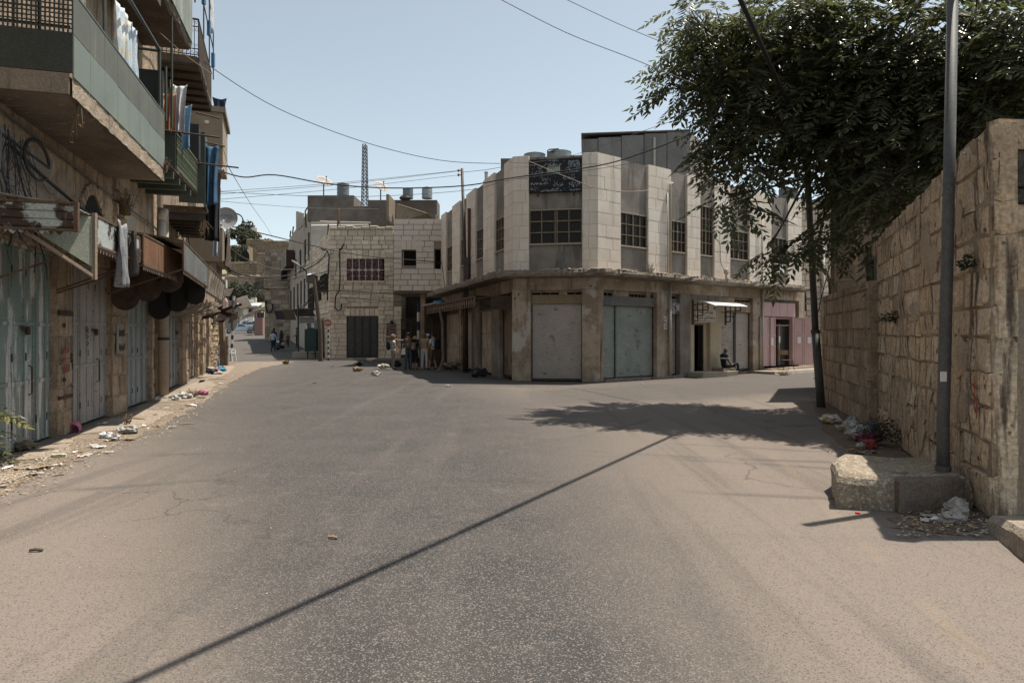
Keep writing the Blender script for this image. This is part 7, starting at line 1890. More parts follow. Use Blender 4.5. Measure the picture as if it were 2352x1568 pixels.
# ------------------------------------------------------------------ far street: dark stone house, booth, cars, hill
DY = 74.0
DF = Fr(at(608, 768, DY).x, DY, 1, 0)
D = thing('stone_house', 'dark weathered stone house closing the left side of the far street', 'building', DF.P(1.5, -3, gz(-27, DY)))
dz0, dz1 = gz(-26, DY), DF.Z(640, 574)
mb = MB(); mb.fbox(DF, 0, 4.2, -5, -.03, dz0 - .5, dz1); dw = mb.build('wall', MORTAR, D)
courses(DF, dw, STONE_D, 0, DF.U(665), dz0, DF.Z(640, 662), .52, .6, 1.2, w=-.02, prot=.04, depth=.2, seed=660, joint=.03)
courses(DF, dw, STONE_D, 0, DF.U(665), DF.Z(640, 660), dz1, .5, .6, 1.2, holes=[(DF.U(646), DF.U(660), DF.Z(650, 645), DF.Z(650, 611))], w=-.02, prot=.04, depth=.2, seed=661, joint=.03)
mb = MB(); mb.fbox(DF, DF.U(646), DF.U(660), -.2, .02, DF.Z(650, 645), DF.Z(650, 611)); mb.build('window', DARK, D)
mb = MB(); mb.fbox(DF, -.02, DF.U(663), .0, .3, DF.Z(640, 662), DF.Z(640, 659)); mb.build('string_course', STONE_D, D)
mb = MB(); mb.fbox(DF, DF.U(590), 0.02, -1.2, .4, DF.Z(600, 663), DF.Z(600, 660)); db = mb.build('balcony', STEEL_D, D)
mb = MB()
for k in range(9): mb.bar(DF.P(DF.U(590) + (0 - DF.U(590)) * k / 8, .35, DF.Z(600, 660)), DF.P(DF.U(590) + (0 - DF.U(590)) * k / 8, .35, DF.Z(600, 640)), .05)
for z in (640, 650): mb.bar(DF.P(DF.U(590), .35, DF.Z(600, z)), DF.P(0, .35, DF.Z(600, z)), .05)
mb.build('railing', IRON, db)
mb = MB(); c = DF.P(DF.U(619), .1, DF.Z(619, 707)); mb.tube([c + Vector((-.4 * 1, 0, .9)), c + Vector((-.4, 0, .1)), c + Vector((-.2, 0, -.5)), c + Vector((.2, 0, -.5)), c + Vector((.42, 0, 0)), c + Vector((.3, 0, .5))], .08, 6); mb.build('cable_loop', WIRE, D)
# booth with sign
BY = 116.0
BF = Fr(at(540, 768, BY).x, BY, 1, 0)
bz = gz(-45, BY)
B = thing('guard_booth', 'low cream booth with white canopy and Hebrew roof sign at the street end', 'booth', BF.P(2.4, -1.5, bz))
b1 = BF.U(601);
mb = MB(); mb.fbox(BF, 0, b1, -4, 0, bz - 1, BF.Z(560, 694)); mb.build('wall', mat('cream_booth', (.44, .39, .29), fine=.05), B)
mb = MB(); mb.plate([BF.P(-.5, .0, BF.Z(560, 700)), BF.P(b1, .0, BF.Z(560, 699)), BF.P(b1 - .1, 1.6, BF.Z(560, 705)), BF.P(-.5, 1.6, BF.Z(560, 706))], (0, 0, .25)); mb.build('canopy', WHITE_M, B)
mb = MB(); mb.fbox(BF, BF.U(552), BF.U(583), .05, .12, BF.Z(560, 697), BF.Z(560, 688)); sg_ = mb.build('roof_sign', mat('pale_sign', (.60, .60, .58), fine=.03), B)
text_on(BF, 'עמדת הפקדת כלי נשק'[::-1], BF.U(567.5), BF.Z(560, 696), .33, mat('navy_ink', (0, 0, 0)), sg_, .125, width=2.1)
mb = MB(); mb.fbox(BF, BF.U(572), BF.U(581), -.0, .06, BF.Z(560, 720), BF.Z(560, 709)); mb.build('window', GLASSD, B)
mb = MB(); mb.fbox(BF, BF.U(559), BF.U(569), -.0, .05, BF.Z(560, 723), BF.Z(560, 709)); mb.build('notice', WHITE_M, B)
mb = MB(); mb.fbox(BF, BF.U(540), BF.U(552), .0, .05, BF.Z(560, 733), BF.Z(560, 708)); mb.build('door', mat('cream_booth_door', (.36, .33, .26)), B)
mb = MB(); c = BF.P(BF.U(556), -.5, BF.Z(560, 694)); mb.ellipsoid(c, (.42, .3, .42), 10, 8); mb.build('dish', WHITE_M, B)
mb = MB(); mb.fbox(BF, BF.U(573), BF.U(584), -1.2, -.6, BF.Z(560, 695), BF.Z(560, 683)); mb.build('cooling_unit', PIPE_W, B)
mb = MB(); mb.fbox(BF, BF.U(520), BF.U(538), -1, 0, bz, BF.Z(560, 705)); gc = mb.build('side_cabin', mat('grey_cabin', (.20, .21, .21)), B)
mb = MB()
for k in range(9): u = BF.U(530) + (BF.U(556) - BF.U(530)) * k / 8; mb.bar(BF.P(u, 1.4, bz), BF.P(u, 1.4, bz + 2.0), .06)
for z in (.1, 2.0): mb.bar(BF.P(BF.U(530), 1.4, bz + z), BF.P(BF.U(556), 1.4, bz + z), .07)
mb.build('railing', STEEL_D, B)
for i, (x0, x1, y0, y1, lab) in enumerate(((551, 566, 728, 745, 'pale concrete barrier block on the left in front of the booth'), (567, 583, 728, 742, 'brighter concrete barrier block on the right in front of the booth'))):
 mb = MB(); a, b = at(x0, 768, 110), at(x1, 768, 110); za, zb_ = at(0, y1, 110).z - .6, at(0, y0, 110).z
 mb.hexa([(a.x, 109.6, za), (b.x, 109.6, za), (b.x, 110.6, za), (a.x, 110.6, za), (a.x + .1, 110, zb_), (b.x - .1, 110, zb_), (b.x - .1, 110.3, zb_), (a.x + .1, 110.3, zb_)]); tag(mb.build('barrier_block', mat('white_concrete', (.46, .44, .41))), lab, 'barrier', 'concrete barriers by the booth')
# cars
GLC = mat('car_glass', (.03, .04, .045), rough=.08, fine=0, bump=0, spec=.6)
TYRE = mat('tyre_rubber', (.02, .02, .02), fine=0, bump=0)
LAMP_R = mat('red_tail_lamp', (.30, .02, .015), rough=.3, fine=0, bump=0)
def car(label, c, yaw, L, W_, prof, roof0, roof1, paint, glass_z, group='cars parked at the end of the street'):
 t = thing('parked_car', label, 'car', c, group, yaw)
 M_ = Matrix.Translation(c) @ Matrix.Rotation(yaw, 4, 'Z')
 def cross(pts, w0, w1, zmid):
  mb = MB(); n = len(pts)
  V = []
  for side in (-1, 1):
   for x, z in pts:
    k = w0 if z < zmid else w0 + (w1 - w0) * min(1, (z - zmid) / .6)
    V.append(M_ @ Vector((x, side * k, z)))
  mb.add(V, [tuple(range(n)), tuple(reversed(range(n, 2 * n)))] + [(i, (i + 1) % n, n + (i + 1) % n, n + i) for i in range(n)])
  return mb
 cross(prof, W_ / 2, W_ / 2 - .22, glass_z).build('body', paint, t)
 n = len(roof0)
 mb = MB()
 for side in (-1, 1):
  for k, poly in enumerate(roof1):
   pts = []
   for x, z in poly:
    w = W_ / 2 - .22 * min(1, max(0, (z - glass_z) / .6)) + .008
    pts.append(M_ @ Vector((x, side * w, z)))
   q = MB(); q.plate(pts, (M_.to_3x3() @ Vector((0, side * .006, 0)))); q.build('side_window', GLC, t)
 for (x0, z0, x1, z1) in roof0:
  q = MB(); w0 = W_ / 2 - .15; dz = Vector((0, 0, .012)); nn = Vector((z1 - z0, 0, x0 - x1)).normalized() * .012
  if nn.z < 0: nn = -nn
  q.plate([M_ @ (Vector((x0, -w0, z0)) + nn), M_ @ (Vector((x0, w0, z0)) + nn), M_ @ (Vector((x1, w0 - .12, z1)) + nn), M_ @ (Vector((x1, -w0 + .12, z1)) + nn)], M_.to_3x3() @ nn); q.build('windscreen', GLC, t)
 for x in (L * .31, -L * .31):
  for side in (-1, 1):
   q = MB(); WMt = M_ @ Matrix.Translation((x, side * (W_ / 2 - .1), .31)) @ Matrix.Rotation(R(90), 4, 'X')
   q.lathe([(.2, -.11), (.31, -.10), (.32, 0), (.31, .10), (.2, .11)], 16, WMt); wh = q.build('wheel', TYRE, t)
   q = MB(); q.lathe([(.02, -.115), (.19, -.112), (.19, .112), (.02, .115)], 12, WMt); q.build('rim', ZINC, wh)
 for side in (-1, 1):
  q = MB(); q.hexa([M_ @ Vector((x, y, z)) for z in (.72, .92) for x, y in ((-L / 2 - .02, side * (W_ / 2 - .3)), (-L / 2 + .25, side * (W_ / 2 - .3)), (-L / 2 + .25, side * (W_ / 2 + .006)), (-L / 2 - .02, side * (W_ / 2 - .02)))]); q.build('tail_lamp', LAMP_R, t)
  q = MB(); q.hexa([M_ @ Vector((x, y, z)) for z in (.62, .76) for x, y in ((L / 2 - .25, side * (W_ / 2 - .35)), (L / 2 + .01, side * (W_ / 2 - .35)), (L / 2 - .02, side * (W_ / 2 - .02)), (L / 2 - .25, side * (W_ / 2 + .006)))]); q.build('headlight', ZINC, t)
 q = MB(); q.hexa([M_ @ Vector((x, y, z)) for z in (.28, .5) for x, y in ((-L / 2 - .05, -W_ / 2 + .05), (L / 2 + .05, -W_ / 2 + .05), (L / 2 + .05, W_ / 2 - .05), (-L / 2 - .05, W_ / 2 - .05))]); q.build('bumper', paint, t)
 return t
PW = mat('white_car_paint', (.60, .60, .60), rough=.25, fine=0, bump=0, spec=.6); PS = mat('silver_car_paint', (.36, .40, .45), rough=.25, metal=.4, fine=0, bump=0, spec=.6); PK = mat('black_car_paint', (.02, .02, .022), rough=.2, fine=0, bump=0, spec=.6)
MPV = [(2.2, .25), (2.25, .7), (2.05, .88), (1.45, 1.05), (.75, 1.5), (0, 1.66), (-1.6, 1.64), (-2.05, 1.45), (-2.25, .95), (-2.25, .25)]
SED = [(2.2, .25), (2.25, .62), (2.0, .78), (1.1, .92), (.45, 1.38), (-.75, 1.42), (-1.45, 1.05), (-2.15, .98), (-2.25, .7), (-2.22, .25)]
cz = lambda p: Vector((p.x, p.y, gz(p.x, p.y)))
car('white people carrier parked side on before the booth', cz(at(574, 757, 103)), R(172), 4.5, 1.8, MPV, [(1.4, 1.08, .78, 1.48), (-2.2, 1.0, -2.06, 1.42)], [[(1.15, 1.08), (.65, 1.48), (.25, 1.54), (.25, 1.06)], [(.18, 1.06), (.18, 1.55), (-.75, 1.56), (-.75, 1.04)], [(-.85, 1.04), (-.85, 1.56), (-1.6, 1.55), (-1.95, 1.3), (-1.95, 1.02)]], PW, .95)
car('silver saloon parked half hidden behind the backs of the arrow signs', cz(at(549, 759, 94)), R(205) + R(180), 4.4, 1.75, SED, [(1.05, .95, .5, 1.34), (-1.4, 1.06, -.8, 1.38)], [[(.95, .96), (.45, 1.3), (-.2, 1.34), (-.2, .97)], [(-.28, .97), (-.28, 1.34), (-.75, 1.33), (-1.25, 1.06)]], PS, .85)
car('black car in the shade beside the clothes stall', cz(at(603, 757, 96)), R(100), 4.3, 1.75, MPV, [(1.4, 1.08, .78, 1.48), (-2.2, 1.0, -2.06, 1.42)], [[(1.15, 1.08), (.65, 1.48), (.25, 1.54), (.25, 1.06)], [(.18, 1.06), (.18, 1.55), (-.75, 1.56), (-.75, 1.04)]], PK, .95)
car('white car mostly hidden behind the timber post', cz(at(520, 756, 104)), R(10), 4.4, 1.75, SED, [(1.05, .95, .5, 1.34), (-1.4, 1.06, -.8, 1.38)], [[(.95, .96), (.45, 1.3), (-.2, 1.34), (-.2, .97)]], PW, .85)
# stall with hanging clothes, barrier
c = at(596, 768, 88); z = gz(c.x, 88)
st = thing('clothes_stall', 'market stall of dark hanging clothes under a tilted board roof', 'market stall', Vector((c.x, 88, z)))
mb = MB()
for px_ in (586, 606): p = at(px_, 700, 88); mb.bar(Vector((p.x, 88, z)), Vector((p.x, 88, at(0, 714, 88).z)), .08); mb.bar(Vector((p.x, 89.5, z)), Vector((p.x, 89.5, at(0, 712, 88).z)), .08)
mb.bar(at(586, 716, 88), at(607, 714, 88), .08); mb.build('frame', RUSTD, st)
mb = MB(); mb.plate([at(577, 713, 87.5), at(593, 710, 87.5), at(607, 712, 90), at(592, 714, 90)], (0, 0, .06)); mb.build('roof_board', PIPE_W, st)
mb = MB(); mb.plate([at(590, 712, 88.4), at(608, 703, 88.4), at(608, 716, 88.4)], (0, .1, 0)); mb.build('side_sheet', mat('cream_booth_door', (0, 0, 0)), st)
for k, mm in enumerate(((.30, .24, .24), (.05, .04, .04), (.12, .06, .05), (.04, .04, .05), (.10, .09, .07))):
 x0 = 587 + 4 * k; mb = MB(); mb.plate([at(x0 + .3, 717, 88), at(x0 + 3.2, 717, 88), at(x0 + 3.7, 737, 87.9), at(x0, 737, 87.9)], (0, .15, 0)); mb.build('hanging_garment', mat('garment_%s' % 'abcde'[k], mm), st)
mb = MB(); a = at(587, 745, 87.6); mb.box(a.x, a.x + 1.1, 87.2, 88, z, at(0, 747, 87.6).z + 1.0); mb.build('counter', mat('pinkish_counter', (.25, .155, .135)), st)
mb = MB(); a, b = at(569, 768, 90), at(587, 768, 90); z = gz(a.x, 90)
for k in range(11): x = a.x + (b.x - a.x) * k / 10; mb.bar((x, 90, z + .25), (x, 90, z + 1.05), .025)
for zz in (.25, 1.05): mb.bar((a.x, 90, z + zz), (b.x, 90, z + zz), .045)
for x in (a.x + .2, b.x - .2): mb.bar((x, 89.6, z), (x, 90, z + .3), .045); mb.bar((x, 90.4, z), (x, 90, z + .3), .045)
tag(mb.build('crowd_barrier', STEEL_D), 'grey crowd control barrier in front of the parked cars', 'barrier')
# arrow sign backs on striped pole near the row end; plastic chair
q = gnd(531, 829); ap = striped('striped_pole', 'navy and cream striped pole carrying the two arrow signs at the left row end', q, 4.15, .08, CREAMP, NAVY, 15, (.045 * 1.0, 0))
AF = Fr(q.x, q.y - .12, 1, 0)
for k, (ya, yb) in enumerate(((690, 720), (723, 756))):
 t = thing('arrow_sign', ['grey back of the upper arrow shaped sign on the striped pole', 'grey back of the lower arrow shaped sign on the striped pole'][k], 'sign', at(533, yb, q.y))
 P = [at(514.5 if k else 517, ya, q.y - .1), at(541 if k else 543, ya, q.y - .1), at(547, (ya + yb) / 2 - 2, q.y - .1), at(540, yb, q.y - .1), at(516, yb, q.y - .1), at(512 if k else 517, (ya + yb) / 2, q.y - .1)]
 mb = MB(); mb.plate(P, (0, .03, 0)); mb.build('plate', mat('grey_sign_back', (.245, .22, .205), fine=.08, bump=.05, rough=.6), t)
 mb = MB(); mb.bar(at(532 + k * .0 + 2 * (1 - k), ya, q.y - .14), at(532 + 2 * (1 - k), yb, q.y - .14), .07); mb.build('rib', STEEL_D, t)
mb = MB(); mb.plate([at(528, 722.5, q.y - .2), at(537, 721, q.y - .2), at(545, 716, q.y - .2), at(541, 723.5, q.y - .2), at(535, 724.5, q.y - .2)], (0, .04, 0)); tag(mb.build('red_tape', mat('dull_red_tape', (.24, .06, .04))), 'dull red tape tied between the two arrow signs', 'tape')
mb = MB(); mb.tube([at(513, 690, q.y - .3), at(517, 688, q.y - .3), at(519.5, 693, q.y - .3), at(518, 705, q.y - .3), at(516.5, 716, q.y - .3)], [.08, .14, .13, .16, .12], 8); tag(mb.build('hanging_cloth', mat('pale_pink_cloth', (.46, .33, .32), (.36, .23, .22), 6)), 'pale pink cloth hung on the post beside the upper arrow sign', 'cloth')
ch = thing('plastic_chair', 'white plastic armchair turned sideways at the foot of the striped sign pole', 'chair', gnd(526, 829.5))
CH = mat('white_plastic', (.66, .65, .63), rough=.4, fine=0, bump=0)
o_ = gnd(526, 829.5); s_ = 1.15
def chp(x, y, z): return o_ + Vector((x * s_, y * s_, z * s_))
mb = MB(); mb.plate([chp(-.25, -.25, .42), chp(.25, -.25, .44), chp(.25, .25, .44), chp(-.25, .25, .42)], (0, 0, .04)); mb.build('seat', CH, ch)
mb = MB(); mb.plate([chp(-.25, -.24, .45), chp(-.25, .24, .45), chp(-.42, .2, .95), chp(-.42, -.2, .95)], (.03, 0, .01)); mb.build('backrest', CH, ch)
for x in (-.25, .24):
 for y in (-.24, .24): mb = MB(); mb.bar(chp(x, y, .43), chp(x * 1.15, y * 1.1, 0), .06); mb.build('leg', CH, ch)
for y in (-.26, .26): mb = MB(); mb.bar(chp(-.34, y, .68), chp(.22, y, .64), .05); mb.bar(chp(.22, y, .64), chp(.24, y, .43), .05); mb.build('armrest', CH, ch)

# ---- hill with ruined terraces and the white house
HILLM = mat('dry_hillside', (.30, .245, .165), (.21, .18, .115), .12, spots=(.06, .065, .035), pscale=.25, pthr=(.6, .68), bump=.5, bscale=1.0, bdist=.3)
xs = [-260, -200, -160, -130, -110, -95, -80, -65, -50, -35, -20, 0, 40]; ys = [122, 132, 145, 160, 180, 205, 235, 270, 330]
hz_ = [4.2, 5.2, 7.5, 11, 16, 23, 32.5, 36, 34]
mb = MB(); V = []
for j, y in enumerate(ys):
 for x in xs:
  V.append((x, y, hz_[j] * max(0.15, min(1, (-x - 10) / 55)) + .8 * noise.noise(Vector((x * .05, y * .05, 1))) + (0 if x < -15 else -1)))
k = len(xs); mb.add(V, [(j * k + i, j * k + i + 1, (j + 1) * k + i + 1, (j + 1) * k + i) for j in range(len(ys) - 1) for i in range(k - 1)])
mb.build('hill', HILLM)['kind'] = 'structure'
def ruin(label, px0, px1, pyt, pyb, d, step=1.0, seed=0, hole=None, depth=6.0, h=1.0, dark=False):
 fr = Fr(at(px0, 768, d).x, d, 1, .0); u1 = fr.U(px1); z0, z1 = fr.Z(px0, pyb) - 3, fr.Z(px0, pyt)
 t = thing('ruined_wall', label, 'ruin', fr.P(u1 / 2, 0, z0), 'ruined terrace walls on the hillside')
 mb = MB(); N_ = 12; g = random.Random(seed); zz = [z1 + g.uniform(-.5, .3) * h for _ in range(N_ + 1)]
 V = []
 for i in range(N_ + 1):
  u = u1 * i / N_
  for w, z in ((0, z0), (0, zz[i]), (-depth, zz[i]), (-depth, z0)): V.append(fr.P(u, w, z))
 mb.add(V, [(i * 4 + q, i * 4 + q + 1, (i + 1) * 4 + q + 1, (i + 1) * 4 + q) for i in range(N_) for q in range(3)] + [(0, 1, 2, 3), tuple(N_ * 4 + q for q in (3, 2, 1, 0))])
 w_ = mb.build('masonry', STONE_H, t)
 # courses too small to pick apart: joined relief
 mb = MB(); z = fr.Z(px0, pyb) - .5
 while z < z1 - .3:
  u = g.uniform(0, .5)
  while u < u1 - .6:
   l = g.uniform(.7, 1.5);
   if not (hole and hole[0] < u + l / 2 < hole[1] and z < hole[2]): mb.bbox(fr, u, min(u + l - .08, u1), .0, g.uniform(.06, .22), z, z + .6, .1)
   u += l
  z += .68
 if mb.v: tag(mb.build('courses', [STONE_H, STONE_D][dark], t), None, None, None, 'stuff')
 if hole:
  a, b, zt_ = hole; zb_ = fr.Z(px0, pyb); r = (b - a) / 2; c = (a + b) / 2
  poly = [fr.P(a, .25, zb_ - .5), fr.P(b, .25, zb_ - .5)] + [fr.P(c + r * math.cos(q), .25, zt_ - r + r * math.sin(q)) for q in [math.pi * i / 10 for i in range(11)]]
  mb = MB(); mb.plate(poly, (0, -.05, 0)); mb.build('vault_opening', DARK, t)
 return t
ruin('high ruined stone wall with flat top below the white hilltop house', 566, 617, 548, 585, 205, seed=1, depth=4)
ruin('ruined tower wall with sunlit face right of the high ruin', 600, 668, 553, 590, 195, seed=2, depth=4)
r_ = ruin('ruined wall with a dark round vault opening', 517, 568, 566, 597, 190, seed=3, depth=4, hole=(2.2, 7.2, at(0, 570, 190).z))
ruin('long terrace wall below the vault ruin', 521, 622, 601, 640, 165, seed=4, depth=5)
ruin('terrace wall buttress next to the dark stone house', 590, 622, 583, 640, 158, seed=5, depth=5)
ruin('lowest shaded terrace wall above the booth trees', 516, 612, 632, 678, 140, seed=6, depth=4)
HW = Fr(at(553, 768, 236).x, 236, 1, .15)
hw = thing('white_house', 'white flat roofed house on top of the hill with black water tanks', 'building', HW.P(3, -3, HW.Z(570, 556)))
hu = HW.U(590)
mb = MB(); mb.fbox(HW, HW.U(566), hu, -6, 0, HW.Z(570, 565), HW.Z(570, 523)); mb.fbox(HW, 0, HW.U(566), -6, -.05, HW.Z(570, 565), HW.Z(570, 526)); mb.build('wall', mat('white_render', (.62, .59, .56)), hw)
mb = MB(); mb.fbox(HW, HW.U(552), HW.U(562), -3, 0, HW.Z(570, 526) + .01, HW.Z(570, 517)); mb.build('roof_shed', CONC_G, hw)
mb = MB(); mb.fbox(HW, HW.U(584), HW.U(588), -.1, .1, HW.Z(570, 538), HW.Z(570, 532)); mb.build('window', GLASSD, hw)
mb = MB(); mb.fbox(HW, HW.U(571.5), HW.U(573), -.1, .1, HW.Z(570, 533), HW.Z(570, 529)); mb.build('window', GLASSD, hw)
for px_, m_ in ((569, IRON), (574.5, IRON), (580, ZINC)):
 p = HW.P(HW.U(px_), -2, HW.Z(570, 523)); mb = MB(); mb.lathe([(.5, 0), (.5, 1.25), (.3, 1.4)], 12, Matrix.Translation(p)); mb.build('roof_tank', m_, hw)
def blob_tree(name, label, px, py, d, rx, rz, n, m, seed, leaf=.28):
 c = at(px, py, d); g = random.Random(seed); t = thing(name, label, 'tree', c - Vector((0, 0, rz * 1.4)))
 mb = MB(); mb.tube([c - Vector((0, 0, rz * 1.6)), c], [.25, .12], 6); mb.build('trunk', BARK, t)
 cl_ = [c + Vector((g.gauss(0, .45) * rx, g.gauss(0, .35) * rx, g.gauss(0, .4) * rz)) for _ in range(14)]
 mb = MB()
 for k in range(n):
  q = g.choice(cl_); d1 = Vector((g.gauss(0, 1), g.gauss(0, 1), g.gauss(0, 1))).normalized()
  p = q + Vector((d1.x * rx * .42, d1.y * rx * .42, d1.z * rz * .42)) * g.random() ** .4
  a = Vector((g.gauss(0, 1), g.gauss(0, 1), g.gauss(0, 1))).normalized(); b = a.orthogonal().normalized(); s_ = leaf * g.uniform(.6, 1.4)
  mb.add([p - a * s_, p + b * s_ * .5, p + a * s_, p - b * s_ * .5], [(0, 1, 2, 3)])
 o = mb.build('crown', m, t); o['kind'] = 'stuff'; return t
HG = mat('hill_tree_leaf', (.05, .055, .03), (.03, .035, .02), .8); HG2 = mat('street_tree_leaf', (.052, .056, .034), (.034, .037, .024), .8)
blob_tree('hill_tree', 'round dark tree on the hillside before the white house', 557, 541, 215, 5.2, 4.0, 1700, HG, 1, .5)
blob_tree('hill_tree', 'small dark tree in front of the vault ruin', 540, 573, 180, 2.6, 2.2, 600, HG, 2, .4)
blob_tree('street_tree', 'green tree behind the booth on the left', 533, 668, 128, 3.4, 2.6, 1400, HG2, 3, .3)
blob_tree('street_tree', 'green tree behind the booth in the middle', 560, 672, 130, 3.2, 2.2, 1300, HG2, 4, .3)
blob_tree('street_tree', 'green tree beside the dark stone house above the stall', 597, 690, 120, 2.0, 2.6, 1000, HG2, 5, .25)
mb = MB(); a, b = at(572, 690, 126), at(612, 690, 126); mb.box(a.x, b.x, 126, 126.2, a.z - 1, at(0, 680, 126).z); tag(mb.build('teal_fence', mat('teal_sheet', (.035, .12, .13))), 'teal sheet fence behind the booth roof', 'fence')
# ------------------------------------------------------------------ people
SKIN = mat('skin', (.33, .19, .125), fine=.05, bump=0, rough=.6); SKIN_D = mat('brown_skin', (.17, .095, .06), fine=.05, bump=0, rough=.6)
HAIR_B = mat('dark_hair', (.02, .015, .012), (.035, .025, .02), 40, bump=.5); HAIR_C = mat('curly_brown_hair', (.13, .08, .045), (.22, .15, .09), 30, bump=.8); HAIR_L = mat('brown_hair', (.08, .05, .028), (.18, .12, .06), 30)
def fab(n, a, b=None, sc_=25, **k): return mat(n, a, b, sc_, bump=.2, bscale=60, rough=.9, fine=.1, **k)
BASE = dict(pelvis=(0, 0, .95), waist=(0, .01, 1.10), chest=(0, 0, 1.27), top=(0, -.015, 1.40), neck=(0, 0, 1.485), jaw=(0, .025, 1.555), head=(0, .012, 1.635), crown=(0, 0, 1.70),
   shl=(-.175, -.01, 1.415), ell=(-.235, -.03, 1.13), wrl=(-.225, .06, .89), shr=(.175, -.01, 1.415), elr=(.235, -.03, 1.13), wrr=(.225, .06, .89),
   hpl=(-.09, 0, .90), knl=(-.10, .02, .50), anl=(-.105, -.02, .085), tol=(-.12, .13, .035), hpr=(.09, 0, .90), knr=(.10, .02, .50), anr=(.105, -.02, .085), tor=(.12, .13, .035))
RAD = dict(pelvis=(.145, .115), waist=(.135, .105), chest=(.15, .115), top=(.13, .10), neck=(.052, .055), jaw=(.062, .075), head=(.078, .095), crown=(.055, .066), shl=(.066, .062), ell=(.043, .043), wrl=(.030, .030),
     hpl=(.092, .098), knl=(.060, .062), anl=(.042, .045), tol=(.040, .032))
EDG = [('pelvis', 'waist'), ('waist', 'chest'), ('chest', 'top'), ('top', 'neck'), ('neck', 'jaw'), ('jaw', 'head'), ('head', 'crown'), ('top', 'shl'), ('shl', 'ell'), ('ell', 'wrl'), ('top', 'shr'), ('shr', 'elr'), ('elr', 'wrr'),
    ('pelvis', 'hpl'), ('hpl', 'knl'), ('knl', 'anl'), ('anl', 'tol'), ('pelvis', 'hpr'), ('hpr', 'knr'), ('knr', 'anr'), ('anr', 'tor')]
def person(label, loc, yaw, h=1.75, pose=None, skin=SKIN, shirt=None, pants=None, shoe=None, sleeve='short', legs='long', hair=HAIR_B, hairk='short', rad=None, group='people in the street', female=False, loose=1.0):
 s_ = h / 1.75
 J = dict(BASE); J.update(pose or {}); names = list(J)
 Rr = dict(RAD)
 for k in list(Rr):
  if k.endswith('l') and k[:-1] + 'r' in J: Rr[k[:-1] + 'r'] = Rr[k]
 Rr.update(rad or {})
 t = thing('person', label, 'person', loc, group, yaw)
 M_ = Matrix.Translation(loc) @ Matrix.Rotation(yaw, 4, 'Z') @ Matrix.Scale(s_, 4)
 me = bpy.data.meshes.new('body'); me.from_pydata([J[n] for n in names], [(names.index(a), names.index(b)) for a, b in EDG], [])
 o = bpy.data.objects.new('body_rig', me); COL.objects.link(o)
 o.modifiers.new('skin', 'SKIN'); sub = o.modifiers.new('sub', 'SUBSURF'); sub.levels = 2; sub.render_levels = 2
 for i, n in enumerate(names):
  a, b = Rr[n]; k = loose if n in ('hpl', 'hpr', 'knl', 'knr', 'waist', 'chest') else 1.0
  me.skin_vertices[0].data[i].radius = (a * k, b * k)
 me.skin_vertices[0].data[names.index('pelvis')].use_root = True
 dg = bpy.context.evaluated_depsgraph_get()
 m2 = bpy.data.meshes.new_from_object(o.evaluated_get(dg)); bpy.data.objects.remove(o)
 shirt, pants, shoe = shirt or SKIN, pants or SKIN, shoe or IRON
 m2.materials.clear()
 for m in (skin, shirt, pants, shoe): m2.materials.append(m)
 P = {n: Vector(J[n]) for n in names}
 def seg(c, a, b):
  d = b - a; tt = max(0, min(1, (c - a).dot(d) / max(1e-9, d.length_squared))); return (c - a - d * tt).length, tt
 idx = []
 for f in m2.polygons:
  c = f.center; best = (9, None, 0)
  for a, b in EDG:
   d, tt = seg(c, P[a], P[b]); d -= min(Rr[a][0], Rr[b][0]) * .6
   if d < best[0]: best = (d, (a, b), tt)
  e, tt = best[1], best[2]; k = 1
  if e in (('top', 'neck'),): k = 1 if tt < .45 else 0
  elif e[0] in ('neck', 'jaw', 'head'): k = 0
  elif e[0] in ('shl', 'shr'): k = 0 if sleeve == 'none' else (1 if (sleeve == 'long' or tt < .62) else 0)
  elif e[0] in ('ell', 'elr'): k = 1 if (sleeve == 'long' and tt < .9) or (sleeve == 'three' and tt < .3) else 0
  elif e[0] in ('hpl', 'hpr'): k = 2
  elif e[0] in ('knl', 'knr'): k = 2 if legs == 'long' or (legs == 'skirt' and tt < .35) or (legs == 'short' and tt < .08) else 0
  elif e[0] in ('anl', 'anr'): k = 3
  elif e[0] == 'pelvis': k = 2 if e[1] != 'waist' or tt < .25 else 1
  idx.append(k)
 m2.polygons.foreach_set('material_index', idx); m2.polygons.foreach_set('use_smooth', [True] * len(idx))
 m2.transform(M_)
 b = bpy.data.objects.new('body', m2); COL.objects.link(b); par(b, t)
 H = P['head']; fw = Vector((0, 1, 0))
 def add(name, mb, m, smooth=True):
  mb.v = [M_ @ v for v in mb.v]; q = mb.build(name, m, t, smooth=smooth); return q
 mb = MB()
 mb.ellipsoid(H + Vector((0, .095, -.035)), (.014, .02, .022), 6, 5); mb.ellipsoid(H + Vector((-.082, 0, -.03)), (.012, .02, .03), 6, 5); mb.ellipsoid(H + Vector((.082, 0, -.03)), (.012, .02, .03), 6, 5)
 q = add('nose_and_ears', mb, skin); q['kind'] = 'stuff'
 for sx in (-.032, .032):
  mb = MB(); mb.ellipsoid(H + Vector((sx, .085, -.008)), (.013, .008, .008), 6, 4); add('eye', mb, HAIR_B)
 mb = MB(); mb.ellipsoid(H + Vector((0, .082, -.078)), (.024, .01, .007), 6, 4); add('mouth', mb, mat('lips', (.24, .10, .08), fine=0, bump=0))
